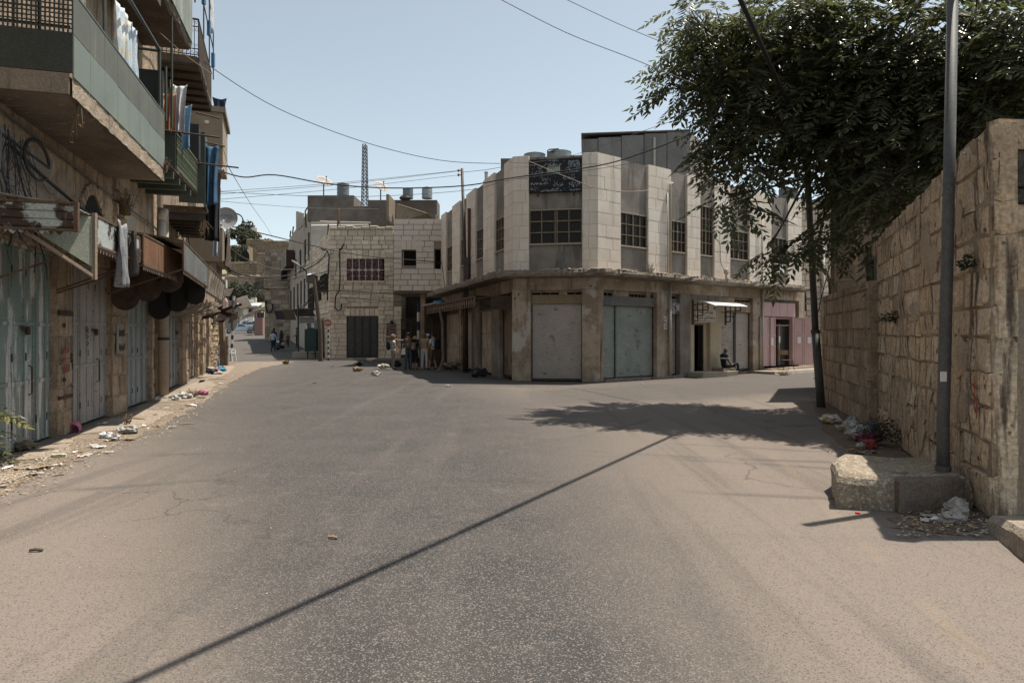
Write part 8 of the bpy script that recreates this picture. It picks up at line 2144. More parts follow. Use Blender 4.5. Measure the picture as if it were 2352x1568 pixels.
 if hair:
  mb = MB()
  if hairk == 'curly':
   mb.ellipsoid(H + Vector((0, -.025, .02)), (.125, .13, .125), 14, 10, .25, seed=3); mb.ellipsoid(H + Vector((0, -.05, -.06)), (.11, .09, .09), 10, 8, .3, seed=5)
  elif hairk == 'bob': mb.ellipsoid(H + Vector((0, -.02, .015)), (.098, .112, .098), 12, 8, .1); mb.ellipsoid(H + Vector((0, -.045, -.06)), (.085, .07, .075), 10, 7, .1)
  elif hairk == 'scarf': mb.ellipsoid(H + Vector((0, -.018, .0)), (.105, .118, .13), 12, 9, .05); mb.ellipsoid(H + Vector((0, -.03, -.16)), (.15, .12, .14), 12, 8, .05)
  else: mb.ellipsoid(H + Vector((0, -.018, .028)), (.085, .10, .082), 12, 8, .05)
  add('hair' if hairk != 'scarf' else 'headscarf', mb, hair)
 # hands: palm, four unequal bent fingers and a thumb
 for sd in ('l', 'r'):
  w, e = P['wr' + sd], P['el' + sd]; d = (w - e).normalized(); side = Vector((1 if sd == 'l' else -1, 0, 0)); nrm = d.cross(fw if abs(d.dot(fw)) < .9 else Vector((0, 0, 1))).normalized(); ac = nrm.cross(d).normalized()
  mb = MB(); mb.ellipsoid(w + d * .05, (.018 + abs(ac.x) * .02, .018 + abs(ac.y) * .02, .018 + abs(ac.z) * .02) if abs(d.z) < .6 else (.022, .034, .05), 8, 6)
  curl = nrm * (1 if sd == 'l' else -1)
  for k, ln in enumerate((.068, .078, .072, .056)):
   b0 = w + d * .085 + ac * (.028 - .019 * k); mb.tube([b0 - d * .03, b0 + d * ln * .5 + curl * .006, b0 + d * ln * .85 + curl * .022, b0 + d * ln * .95 + curl * .034], [.0095, .009, .008, .006], 5)
  mb.tube([w + d * .025 + ac * .02, w + d * .055 + ac * .048, w + d * .085 + ac * .052 + curl * .01], [.011, .010, .007], 5)
  add('hand', mb, skin)
 return t, M_, P, add
def backpack(label, M_, P, m, m2=None, w=.30, hh=.46, d=.17, name='backpack'):
 t = thing(name, label, 'backpack', M_ @ Vector((0, -.2, 1.0)), 'bags worn or carried by the tour group')
 mb = MB(); c = Vector((0, -.20 - d * .25, P['chest'].z - .03))
 V = []
 for j in range(9):
  z = j / 8; sz = 1 - abs(2 * z - 1) ** 4 * .35
  for i in range(12):
   a = 2 * math.pi * i / 12; ca, sa = math.cos(a), math.sin(a)
   V.append(c + Vector((w / 2 * sz * math.copysign(abs(ca) ** .5, ca), d / 2 * sz * math.copysign(abs(sa) ** .6, sa), hh * (z - .5))))
 mb.add(V, [(j * 12 + i, j * 12 + (i + 1) % 12, (j + 1) * 12 + (i + 1) % 12, (j + 1) * 12 + i) for j in range(8) for i in range(12)] + [tuple(reversed(range(12))), tuple(96 + i for i in range(12))])
 mb.v = [M_ @ v for v in mb.v]; mb.build('pack', m, t, smooth=True)
 mb = MB(); mb.ellipsoid(c + Vector((0, -d * .42, -.08)), (w * .38, .05, hh * .24), 10, 7); mb.v = [M_ @ v for v in mb.v]; mb.build('front_pocket', m2 or m, t, smooth=True)
 for sx in (-.11, .11):
  mb = MB(); mb.tube([Vector((sx, -.14, P['top'].z + .02)), Vector((sx, .0, P['top'].z + .075)), Vector((sx * 1.05, .125, P['chest'].z + .04)), Vector((sx * 1.25, .06, P['waist'].z + .02)), Vector((sx * 1.1, -.13, P['waist'].z - .02))], .02, 5); mb.v = [M_ @ v for v in mb.v]; mb.build('strap', m, t)
 return t
def cap(add, P, m, back=0.0, brim=True):
 H = P['head']; mb = MB(); mb.ellipsoid(H + Vector((0, -.008, .035)), (.096, .112, .085), 12, 8)
 if brim: mb.ellipsoid(H + Vector((0, .13, .03)), (.075, .075, .012), 10, 5)
 add('cap', mb, m)
q = lambda px, py: gnd(px, py)
TG = 'tourists standing in a group by the passage'
WT = fab('white_top', (.62, .61, .60));
t, M_, P, add = person('woman with curly hair, white sleeveless top and patterned trousers, left of the group', q(903, 849.5), R(-62), 1.68, dict(ell=(-.22, .0, 1.14), wrl=(-.17, .2, .98), elr=(.23, .02, 1.14), wrr=(.17, .22, .98)), shirt=WT, pants=fab('patterned_trousers', (.15, .115, .11), (.30, .25, .24), 28, ), sleeve='none', hair=HAIR_C, hairk='curly', group=TG, loose=1.05)
BLK = fab('black_fabric', (.016, .016, .018))
backpack('black backpack on the woman in the white sleeveless top', M_, P, BLK)
t, M_, P, add = person('man in black cap, dark blue T shirt and jeans with papers, back to the camera', q(938, 849.5), R(8), 1.80, dict(ell=(-.25, -.05, 1.14), wrl=(-.23, .02, .90), hpl=(-.09, 0, .9), anl=(-.12, .05, .085)), shirt=fab('dark_blue_shirt', (.05, .055, .07)), pants=fab('blue_jeans', (.045, .07, .10), (.09, .12, .16), 12), group=TG)
cap(add, P, BLK); backpack('brown backpack on the man in the black cap', M_, P, fab('brown_pack', (.15, .10, .07), (.10, .07, .05), 9), fab('pale_brown_pocket', (.24, .18, .13), (.12, .08, .06), 14))
pp = MB(); w = M_ @ P['wrl']; pp.plate([w + Vector((-.10, -.06, -.20)), w + Vector((.14, -.06, -.17)), w + Vector((.17, -.06, .15)), w + Vector((-.06, -.06, .12))], (0, .012, 0)); tag(pp.build('papers', WHITE_M), 'white folder of papers held by the man in the black cap', 'papers')
t, M_, P, add = person('man mostly hidden in front of the black capped man, arm raised and pointing left', q(936, 846.8), R(30), 1.72, dict(ell=(-.42, .12, 1.44), wrl=(-.62, .30, 1.50)), shirt=fab('grey_shirt', (.14, .14, .15)), pants=BLK, group=TG)
t, M_, P, add = person('woman in straw hat and black dress carrying a flowery backpack', q(953, 849.5), R(-15), 1.60, dict(ell=(-.21, .03, 1.14), wrl=(-.15, .2, 1.05), elr=(.21, .03, 1.14), wrr=(.15, .2, 1.05)), shirt=BLK, pants=BLK, sleeve='short', legs='skirt', hairk='bob', group=TG, rad=dict(hpl=(.13, .12), hpr=(.13, .12), knl=(.10, .09), knr=(.10, .09)))
STRAW = fab('straw', (.40, .29, .17), (.32, .22, .12), 50); H = P['head']
mb = MB(); mb.ellipsoid(H + Vector((0, -.01, .06)), (.10, .115, .08), 12, 8); mb.lathe([(.09, .0), (.21, -.045), (.205, -.05), (.09, -.012)], 18, Matrix.Translation(H + Vector((0, -.01, .04))), caps=False); hat = add('straw_hat', mb, STRAW)
backpack('flower patterned backpack on the woman in the straw hat', M_, P, fab('flower_print', (.05, .04, .035), (.36, .27, .22), 16, ), fab('flower_print_light', (.36, .26, .2), (.12, .06, .05), 22), w=.28, hh=.38)
t, M_, P, add = person('person in a loose golden patterned shirt and white trousers holding out a phone', q(975, 849.5), R(-5), 1.78, dict(ell=(-.27, -.02, 1.15), wrl=(-.36, .10, .95)), shirt=fab('golden_shirt', (.26, .18, .10), (.36, .27, .16), 30), pants=fab('white_trousers', (.52, .50, .50), (.44, .43, .43), 8), sleeve='three', hair=HAIR_L, hairk='bob', group=TG, loose=1.14)
ph = MB(); w = M_ @ P['wrl']; ph.box(w.x - .18, w.x - .08, w.y - .08, w.y, w.z - .06, w.z - .045); tag(ph.build('phone', WHITE_M), 'pale phone in the hand of the person in the golden shirt', 'phone')
t, M_, P, add = person('man in a pale blue cap and blue shirt half hidden among the group', q(983, 847.2), R(50), 1.74, None, shirt=fab('blue_shirt', (.12, .17, .25)), pants=fab('grey_shorts', (.20, .19, .2)), legs='short', group=TG)
cap(add, P, fab('pale_blue_cap', (.36, .42, .53)))
t, M_, P, add = person('man in white T shirt and khaki shorts at the right of the group', q(995, 849.7), R(58), 1.78, dict(wrl=(-.16, .16, .95), ell=(-.23, .0, 1.15), knl=(-.10, .10, .50), anl=(-.11, .13, .085), tol=(-.12, .28, .035), anr=(.12, -.10, .085), tor=(.13, .05, .035)), shirt=fab('white_tshirt', (.52, .54, .58)), pants=fab('khaki_shorts', (.115, .085, .045)), shoe=BLK, legs='short', group=TG, loose=1.06)
backpack('black backpack on the man in the white T shirt', M_, P, BLK, w=.32, hh=.52)
# people of the far street
def fp(px, d, up=0.0): return Vector(((px - CX) / F * d, d, gz((px - CX) / F * d, d) + up))
SB = fab('pale_blue_shirt', (.34, .40, .50), (.28, .33, .42), 9)
t, M_, P, add = person('man in pale blue shirt and dark trousers walking away up the far street', fp(627, 55), R(3), 1.80, dict(ell=(-.26, -.03, 1.14), wrl=(-.27, -.05, .88), elr=(.27, -.02, 1.14), wrr=(.30, .04, .88), anl=(-.09, -.16, .10), knl=(-.09, .0, .5), tol=(-.1, -.02, .035), knr=(.1, .08, .5), anr=(.1, .10, .085), tor=(.11, .25, .035)), skin=SKIN_D, shirt=SB, pants=fab('dark_trousers', (.025, .03, .04)), sleeve='long', group=None, loose=1.05)
mb = MB(); w = M_ @ P['wrr']; mb.box(w.x - .02, w.x + .2, w.y - .02, w.y + .02, w.z - .1, w.z + .02); tag(mb.build('paper_bag', WHITE_M), 'small white packet in the walking man\'s hand', 'packet')
person('person in black hat and jacket partly hidden beyond the walking man', fp(629.5, 60), R(5), 1.78, None, skin=SKIN_D, shirt=BLK, pants=BLK, sleeve='long', group=None)
mb = MB(); c = fp(629.5, 60) + Vector((0, 0, 1.75)); mb.lathe([(.19, .0), (.19, .015), (.1, .02), (.1, .1), (.01, .11)], 14, Matrix.Translation(c)); tag(mb.build('black_hat', BLK), 'black brimmed hat worn beyond the walking man', 'hat')
FG = 'people resting in the shade of the far street'
person('woman in a long black robe and headscarf standing in the shade', fp(646, 58, .1), R(150), 1.62, None, skin=SKIN_D, shirt=BLK, pants=BLK, sleeve='long', hair=BLK, hairk='scarf', group=FG, rad=dict(hpl=(.15, .14), hpr=(.15, .14), knl=(.13, .13), knr=(.13, .13), anl=(.1, .1), anr=(.1, .1)))
SIT = dict(pelvis=(0, 0, .20), waist=(0, .02, .36), chest=(0, .03, .53), top=(0, .03, .66), neck=(0, .06, .74), jaw=(0, .09, .80), head=(0, .085, .88), crown=(0, .075, .945), shl=(-.17, .03, .67), shr=(.17, .03, .67), ell=(-.24, .12, .43), wrl=(-.16, .32, .42), elr=(.24, .12, .43), wrr=(.16, .32, .42),
     hpl=(-.1, .05, .18), knl=(-.13, .38, .40), anl=(-.12, .36, .07), tol=(-.13, .52, .03), hpr=(.1, .05, .18), knr=(.13, .38, .40), anr=(.12, .36, .07), tor=(.13, .52, .03))
person('child in a blue top crouching on the ground beside the walking man', fp(638, 56.5, .0), R(200), 1.25, SIT, skin=SKIN_D, shirt=fab('deep_blue_top', (.02, .06, .12)), pants=BLK, hair=PIPE_W if False else HAIR_B, group=FG)
person('child in a pale top sitting against the shaded shop', fp(651, 56, .15), R(160), 1.4, SIT, skin=SKIN_D, shirt=fab('pale_grey_top', (.30, .27, .27)), pants=BLK, group=FG)
person('child in a dark red shirt standing in the shop shade', fp(661, 57, .25), R(170), 1.2, None, skin=SKIN_D, shirt=fab('dark_red_shirt', (.17, .03, .02)), pants=BLK, group=FG)
person('man in a teal shirt leaning at the shop front of the far street', fp(682, 56.2, .3), R(100), 1.74, dict(wrl=(-.18, .2, 1.0), wrr=(.18, .2, 1.0)), skin=SKIN_D, shirt=fab('teal_shirt', (.05, .115, .12)), pants=BLK, group=FG)
# man sitting on the step of the cream doorway
su = RF.U(1664, .42); sp = RF.P(su, .42, .22)
t, M_, P, add = person('bald man in dark T shirt with white chest band sitting on the step', sp, R(-72), 1.76, dict(pelvis=(0, 0, .14), waist=(0, -.04, .28), chest=(0, -.06, .46), top=(0, -.03, .60), neck=(0, .01, .68), jaw=(0, .05, .745), head=(0, .05, .83), crown=(0, .035, .895), shl=(-.19, -.03, .60), shr=(.19, -.03, .60), ell=(-.24, .04, .34), wrl=(-.10, .24, .24), elr=(.24, .04, .34), wrr=(.12, .26, .26),
 hpl=(-.1, .06, .12), knl=(-.14, .48, .26), anl=(-.13, .46, -.09), tol=(-.14, .62, -.12), hpr=(.1, .06, .12), knr=(.12, .55, .29), anr=(.12, .60, -.07), tor=(.13, .75, -.10)), skin=SKIN_D, shirt=fab('navy_tshirt', (.018, .02, .028)), pants=fab('dark_jeans', (.02, .024, .032)), hair=None, group=None)
mb = MB(); c = Vector((0, -.05, .50)); mb.lathe([(.172, -.03), (.175, .03)], 16, Matrix.Translation(c) @ Matrix.Scale(.80, 4, (0, 1, 0)), caps=False)
for sx in (-.215, .215): mb.lathe([(.068, -.035), (.07, .03)], 10, Matrix.Translation((sx, -.0, .50)), caps=False)
q2 = add('chest_band', mb, WT); q2['kind'] = 'stuff'
mb = MB(); mb.fbox(RF, su - .35, su + .5, .05, .62, .19, .30); tag(mb.build('low_ledge', CONC), 'low concrete ledge under the sitting man', 'ledge')
# ------------------------------------------------------------------ wires
def wire(label, pts, r=.012, m=WIRE, name='cable', group=None, smooth=6):
 P = [at(*p) for p in pts]
 path = []
 for i in range(len(P) - 1):      # gentle curve through the measured points
  p0, p1, p2, p3 = P[max(0, i - 1)], P[i], P[i + 1], P[min(len(P) - 1, i + 2)]
  for k in range(smooth):
   t = k / smooth
   path.append(.5 * ((2 * p1) + (p2 - p0) * t + (2 * p0 - 5 * p1 + 4 * p2 - p3) * t * t + (3 * p1 - p0 - 3 * p2 + p3) * t ** 3))
 path.append(P[-1])
 mb = MB(); mb.tube(path, r, 5)
 return tag(mb.build(name, m, smooth=True), label, 'cable', group)
wire('thin wire sagging from the top left balcony to the roof of the corner building', [(452, 120, 17), (490, 158, 20), (640, 250, 21.5), (835, 326, 23), (1010, 368, 24.5), (1148, 376, 26)], .012)
wire('thick black cable crossing the street past the dishes and over the signboard', [(498, 390, 21), (560, 407, 21.5), (632, 402, 22), (760, 423, 22.5), (900, 432, 23), (1062, 427, 23), (1180, 408, 22.8), (1372, 381, 22.5), (1480, 350, 22), (1600, 303, 19), (1760, 240, 16)], .022)
wire('thin wire from the left row across the signboard to the roof room', [(1168, 372, 23.2), (1216, 374, 23), (1300, 360, 23), (1370, 340, 23), (1480, 300, 20), (1600, 260, 17)], .008, WIRE_G)
wire('pale rope slanting down across the signboard to the right facade', [(1214, 370, 23.0), (1290, 402, 22.8), (1370, 432, 22.6), (1440, 440, 23.2), (1490, 437, 24)], .012, mat('pale_rope', (.34, .25, .18)))
wire('lower dark wire running from the pole across the pilasters', [(505, 441, 24), (800, 452, 24), (1062, 438, 24), (1180, 412, 23), (1372, 388, 22.4), (1470, 370, 21)], .009, WIRE_G)
for k, (y0, y1) in enumerate(((440, 392), (446, 393), (458, 402))):
 wire(['topmost of the three thin lines running from the left row to the pole insulators', 'middle one of the three thin lines running from the left row to the pole insulators', 'lowest of the three thin lines running from the left row to the pole insulators'][k], [(505, y0, 27), (780, (y0 + y1) / 2 + 4, 28), (1054, y1, 29)], .009, WIRE_G, group='lines to the pole insulators')
wire('thin line from the pole top over the roof to the tanks', [(1061, 396, 29), (1130, 388, 28), (1200, 372, 26.5)], .01)
wire('black cable from the lettered dish across to the block building windows', [(498, 516, 24), (530, 520, 25), (600, 536, 27), (700, 560, 30), (790, 580, 33), (870, 591, 34.5), (960, 598, 35.3), (1015, 603, 35.4)], .022)
wire('cable hanging from the plaster bay across the far street to the house corner', [(519, 560, 26), (560, 592, 32), (620, 615, 40), (660, 619, 46), (700, 612, 46), (760, 582, 44.3)], .022, WIRE_G)
wire('heavy twin cable drooping over the far street towards the house corner', [(521, 615, 26), (560, 632, 32), (620, 637, 40), (680, 628, 44), (730, 603, 44), (752, 578, 44)], .035)
wire('second drooping cable just under the twin cable of the far street', [(521, 622, 26), (570, 640, 33), (640, 645, 42), (720, 630, 44), (760, 622, 44)], .022)
wire('straight dark wire rising from the far awning to the leaning pole', [(682, 728, 50), (710, 690, 48), (735, 655, 45)], .03)
wire('second dark wire from the far awning to the leaning pole', [(668, 732, 52), (700, 698, 48), (733, 658, 45)], .025)
wire('very thin wire falling steeply against the sky left of the hill', [(508, 352, 26), (540, 410, 40), (580, 475, 60), (612, 520, 90), (626, 545, 120)], .02, WIRE_G)
wire('thin wire high above the roofs at the left edge of the sky', [(505, 462, 30), (600, 470, 36), (720, 478, 44), (870, 480, 50)], .012, WIRE_G)
wire('pale wire in the top of the sky running down into the crown', [(1140, -6, 11), (1300, 75, 11.5), (1450, 134, 12), (1600, 195, 12.5)], .007, mat('pale_wire', (.22, .22, .22)))
wire('second pale wire in the top of the sky, nearer the crown', [(1290, -6, 11), (1420, 55, 11.5), (1540, 105, 12)], .006, mat('pale_wire', (0, 0, 0)))
wire('wire bracketed along the front of the ashlar house', [(735, 668, 44.2), (781, 668, 44.3), (860, 672, 44.2), (925, 676, 43.5), (1000, 690, 36)], .022)
wire('lower wire along the ashlar house towards the passage', [(781, 682, 44.3), (850, 688, 44.2), (925, 694, 43.5)], .018)
c = at(781, 690, 44.2)
mb = MB(); mb.tube([at(780, 570, 44.3), at(781, 640, 44.3), at(779, 668, 44.2), at(771, 680, 44.2), at(769, 705, 44.2), at(776, 714, 44.2), at(784, 709, 44.2), at(785, 690, 44.2)], .045, 6); mb.tube([at(790, 560, 44.3), at(782, 575, 44.3)], .05, 5)
tag(mb.build('cable_loop', WIRE), 'black cable with a hanging loop on the front of the ashlar house', 'cable')
mb = MB(); mb.tube([at(738, 572, 44.6), at(752, 576, 44.2), at(756, 590, 44.2), at(753, 640, 44.2), at(752, 690, 44.2)], .05, 6); tag(mb.build('cable_riser', WIRE), 'black cable bundle going down the corner edge of the ashlar house', 'cable')
mb = MB(); mb.box(c.x + .0, c.x + .55, c.y - .1, c.y + .1, at(0, 697, 44.2).z, at(0, 690, 44.2).z); tag(mb.build('junction_box', PIPE_W), 'small pale junction box on the cable loop of the ashlar house', 'box')
wire('black wire dangling from the block building window to the canopy', [(1014, 602, 35.2), (1019, 640, 35), (1022, 672, 34)], .015)
wire('slanting wires meeting at the window of the block building', [(870, 640, 44), (940, 622, 39), (1013, 604, 35.3)], .015)
wire('black wire running down the right facade to the lamp on the canopy', [(1640, 545, 27), (1653, 560, 27.4), (1655, 600, 27.3), (1664, 622, 27)], .014)
wire('pale cable hanging across the front of the pale stone house', [(1845, 700, 38.6), (1875, 682, 38.6), (1905, 648, 38.6), (1918, 610, 38.6)], .025, mat('pale_rope', (0, 0, 0)))
wire('pale cable loop near the white pipe of the pale stone house', [(1880, 615, 38.6), (1895, 650, 38.6), (1908, 635, 38.6), (1920, 590, 38.6)], .02, mat('pale_rope', (0, 0, 0)))
wire('dark wire crossing diagonally on the pale stone house', [(1875, 735, 38.6), (1890, 670, 38.6), (1912, 590, 38.6)], .03)
wire('dark cable level with the small awning of the pale stone house', [(1842, 688, 38.6), (1880, 686, 38.6), (1918, 680, 38.6)], .03)
# thick cable over the near road whose shadow crosses the asphalt
zc = 6.25; k = 1 / math.tan(SUN_EL)
a = Vector((-1.86 - .585 * 5 + SUN.x / SUN.z * zc, 3.19 - 5 + SUN.y / SUN.z * zc, zc)); b = Vector((-1.86 + .585 * 8.6 + SUN.x / SUN.z * zc, 3.19 + 8.6 + SUN.y / SUN.z * zc, zc))
mb = MB(); mb.tube([a, a.lerp(b, .5), b, Vector((6.95, 15.3, 6.6))], .036, 8); tag(mb.build('power_cable', WIRE, smooth=True), 'thick black cable overhead running into the tree crown at the dark pole', 'cable')
# tangle of wires and a hose ring on the near house
g = random.Random(15)
mb = MB(); c = LA.P(LA.U(78, .2), .2, 4.2)
ring = [c + Vector((LA.nx * .05, 0, 0)) + Vector((LA.dx, LA.dy, 0)) * (.42 * math.cos(t)) * 1.0 + Vector((0, 0, .27 * math.sin(t))) for t in [2 * math.pi * i / 26 for i in range(24)]]
mb.tube([LA.P(LA.U(-30, .2), .2, 4.32)] + ring, .022, 6); mb.tube([p + Vector((0, 0, .03)) for p in ring[:12]], .015, 5)
tag(mb.build('cable_coil', WIRE), 'thick black cable coil hanging on the wall under the green sheeted balcony', 'cable')
mb = MB()
for i in range(34):
 x0 = g.uniform(-30, 55); p0 = LA.P(LA.U(x0, .25), g.uniform(.12, .35), 4.3 + g.uniform(-.05, .1)); p1 = LA.P(LA.U(x0 + g.uniform(-30, 75), .3), g.uniform(.1, .5), g.uniform(2.5, 3.9)); m1 = p0.lerp(p1, .4) + Vector((g.uniform(-.25, .25), g.uniform(-.35, .35), g.uniform(-.7, .1))); m2 = p0.lerp(p1, .8) + Vector((g.uniform(-.2, .2), g.uniform(-.3, .3), g.uniform(-.5, .2)))
 pts = [((1 - t) ** 3) * p0 + 3 * t * (1 - t) ** 2 * m1 + 3 * t * t * (1 - t) * m2 + t ** 3 * p1 for t in [i_ / 12 for i_ in range(13)]]
 mb.tube(pts, g.choice((.004, .005, .008)), 4)
o = mb.build('wire_tangle', WIRE); tag(o, 'tangle of thin black wires hanging down the near house wall', 'cables', None, 'stuff')
mb = MB(); mb.tube([LA.P(LA.U(20, .15), .15, 4.25), LA.P(LA.U(110, .15), .15, 4.05), LA.P(LA.U(180, .15), .15, 3.9), LA.P(LA.U(255, .1), .1, 3.78)], .028, 6); tag(mb.build('wall_cable', WIRE), 'black cable clipped slantwise along the near house wall under the balcony', 'cable')
mb = MB(); mb.tube([LA.P(LA.U(-20, .06), .06, 4.72), LA.P(LA.U(150, .06), .06, 4.62), LA.P(LA.U(255, .06), .06, 4.5), LA.P(BEND, .08, 4.4), LB.P(2.5, .08, 4.2)], .02, 5); tag(mb.build('wall_cable', WIRE_G), 'grey cable running high along the near house wall below the slab', 'cable')
wire('bundle of thin dark wires hanging from the plaster bay corner', [(410, 520, 19.5), (424, 560, 20), (430, 600, 20.5), (426, 625, 20.5)], .02)
wire('dark wire loop hanging over the plaster bay wall', [(405, 545, 19), (430, 540, 20), (436, 580, 21), (440, 612, 21.5)], .012)
wire('tan clothes line from the green post past the ornate balcony', [(369, 77, 13.6), (430, 130, 16), (490, 172, 20)], .009, mat('pale_rope', (0, 0, 0)))
# lettered satellite dish
dc = at(519, 502, 24.5)
dt = thing('satellite_dish', 'white satellite dish with blue lettering on the corner of the plaster bay', 'satellite dish', dc - Vector((0, 0, .5)), 'satellite dishes on the roofs')
DM = Matrix.Translation(dc) @ Matrix.Rotation(R(14), 4, 'Z') @ Matrix.Rotation(R(78), 4, 'X')
r = .42; prof = [(max(.01, r * i / 6), .07 * (i / 6) ** 2) for i in range(7)]
mb = MB(); mb.lathe(prof + [(r, .075)] + [(a, b - .015) for a, b in reversed(prof)], 28, DM, caps=False); mb.build('reflector', mat('grey_white_dish', (.30, .30, .305), fine=.04, bump=0, rough=.5), dt, smooth=True)
mb = MB(); f = DM @ Vector((0, -.25, .40)); mb.tube([DM @ Vector((0, -.42, .05)), f], .014, 5); mb.lathe([(.03, 0), (.04, .1)], 8, DM @ Matrix.Translation((0, -.25, .34))); mb.build('feed_arm', WHITE_M, dt)
BLU = mat('faded_blue_print', (.07, .14, .23), fine=.05, bump=0)
tx = text_mesh('ELRAN', .12, BLU); tx.data.transform(DM @ Matrix.Translation((-.09, .07, .03))); par(tx, dt)
mb = MB()
for (x, y) in ((.14, .09), (.20, .05)):
 mb.tube([DM @ Vector((x + .035 * math.cos(t), y + .045 * math.sin(t), .045)) for t in [math.pi * 2 * i / 12 - 1.2 for i in range(12)]], .009, 4)
mb.tube([DM @ Vector((-.28, .045, .035)), DM @ Vector((.11, .045, .03))], .006, 4); mb.build('logo', BLU, dt)
mb = MB(); c = at(541, 507, 25.5); mb.lathe([(.26, 0), (.3, .04), (.3, .055), (.26, .06)], 20, Matrix.Translation(c) @ Matrix.Rotation(R(80), 4, 'X') @ Matrix.Rotation(R(10), 4, 'Y'), caps=False); tag(mb.build('cable_ring', WIRE), 'black cable ring hanging behind the lettered dish', 'cable')
c = at(502, 378, 24); mb = MB(); mb.lathe([(.01, 0), (.22, .05), (.22, .06), (.01, .02)], 16, Matrix.Translation(c) @ Matrix.Rotation(R(75), 4, 'X') @ Matrix.Rotation(R(50), 4, 'Y'), caps=False); tag(mb.build('satellite_dish', DISHM), 'small tan satellite dish under the upper plaster bay', 'satellite dish', 'satellite dishes on the roofs')
# lamp on the canopy, chair before the pink shop
lc = RF.P(RF.U(1668, .3), .3, CAN1); mb = MB(); mb.lathe([(.05, 0), (.05, .25), (.10, .3), (.11, .45), (.06, .52)], 10, Matrix.Translation(lc)); mb.ellipsoid(lc + Vector((.02, -.1, .33)), (.06, .05, .07), 8, 6)
tag(mb.build('beacon', [mat('cream_beacon', (.46, .38, .30))]), 'small cream beacon lamp standing on the canopy edge', 'lamp')
cp = RF.P(RF.U(1806, .95), .95, .11)
ch = thing('chair', 'steel framed school chair with wooden back in front of the pink shop', 'chair', cp)
CF2 = Fr(cp.x, cp.y, .97, .2); WOOD = mat('chair_wood', (.30, .19, .11), (.22, .14, .08), 6)
def c_(x, y, z): return cp + Vector((x, -y, z))
mb = MB()
mb.plate([c_(-.2, .2, .45), c_(.2, .2, .45), c_(.2, -.2, .44), c_(-.2, -.2, .44)], (0, 0, .02)); mb.build('seat', WOOD, ch)
mb = MB(); mb.plate([c_(-.19, -.23, .68), c_(.19, -.23, .68), c_(.19, -.25, .88), c_(-.19, -.25, .88)], (0, .015, 0)); mb.build('backrest', WOOD, ch)
for sx in (-.2, .2):
 mb = MB(); mb.tube([c_(sx * 1.2, .27, 0), c_(sx, .2, .44), c_(sx, -.19, .44)], .013, 6); mb.build('leg', IRON, ch)
 mb = MB(); mb.tube([c_(sx * 1.2, -.30, 0), c_(sx, -.2, .45), c_(sx, -.25, .9)], .013, 6); mb.build('leg', IRON, ch)
# prop under the rusty awning
p0 = gnd(1018, 845); mb = MB(); mb.tube([gnd(1009, 852), at(1018, 825, 30.5), at(1016, 740, 31), at(1010, 712, 31)], .07, 7); tag(mb.build('timber_prop', mat('weathered_post', (0, 0, 0))), 'crooked timber prop holding up the rusty ornate awning', 'post')
# things lying on the rusty awning
g = random.Random(2)
for lab, px_, m in (('blue plastic bag lying on the rusty awning', 1010, mat('blue_bag', (.04, .17, .33), rough=.5)), ('dark bundle lying on the rusty awning beside the blue bag', 990, BLK)):
 u = LF.U(px_, .6); mb = MB(); mb.ellipsoid(LF.P(u, .6, z_b + .14), (.34, .3, .13), 10, 7, .5, seed=px_); tag(mb.build('plastic_bag' if 'blue' in lab else 'bundle', m), lab, 'bag')
for k, (px_, h_) in enumerate(((1030, .0), (982, .0))):
 pass

# ------------------------------------------------------------------ litter
def crumple(name, label, p, r, m, seed, flat=.6, group=None, cat='litter', jit=.75):
 mb = MB(); mb.ellipsoid((0, 0, 0), (r, r * .85, r * flat), 12, 9, jit, seed=seed)
 g = random.Random(seed)
 for i, v in enumerate(mb.v):
  q = v / r; mb.v[i] = v + Vector((noise.noise(q * 3 + Vector((seed, 0, 0))), noise.noise(q * 3 + Vector((0, seed, 0))), noise.noise(q * 3 + Vector((0, 0, seed))))) * r * .35
 zmin = min(v.z for v in mb.v); mb.v = [Vector((v.x, v.y, max(0, (v.z - zmin) - r * .12))) + p for v in mb.v]
 return tag(mb.build(name, m), label, cat, group)
BAGW = mat('white_plastic_film', (.46, .44, .41), (.36, .33, .30), 14, rough=.45, bump=.3, bscale=40); CARD = mat('brown_card', (.30, .215, .13), (.24, .17, .10), 9); BAGB = mat('black_plastic_film', (.018, .018, .02), rough=.35)
CLR = mat('clear_plastic', (.50, .50, .49), (.40, .40, .39), 20, rough=.25)
pk = gnd(171, 993); ls = thing('pink_basket', 'pink ribbed plastic basket lying on its side by the teal door', 'basket', pk)
BM = Matrix.Translation(pk + Vector((0, 0, .10))) @ Matrix.Rotation(R(200), 4, 'Z') @ Matrix.Rotation(R(72), 4, 'X')
PKM = mat('pink_plastic', (.45, .16, .22), (.38, .13, .18), 8, rough=.4, bump=0)
mb = MB(); n = 28; prof = [(.035, .15), (.06, .12), (.095, .04), (.105, -.04), (.09, -.1)]
for (r0, z0), (r1, z1) in zip(prof[:-1], prof[1:]): pass
mb.lathe(prof, 28, BM, caps=False); mb.lathe([(a * .93, b) for a, b in reversed(prof)], 28, BM, caps=False); mb.build('shell', PKM, ls)
mb = MB()
for k in range(20):
 a = 2 * math.pi * k / 20; mb.tube([BM @ Vector((r_ * 1.03 * math.cos(a), r_ * 1.03 * math.sin(a), z)) for r_, z in prof], .004, 3)
mb.build('ribs', PKM, ls)
crumple('crumpled_packet', 'bright pink crumpled packet at the pavement edge', gnd(464, 907), .17, mat('pink_packet', (.50, .10, .22), (.2, .05, .1), 12), 5, .35)
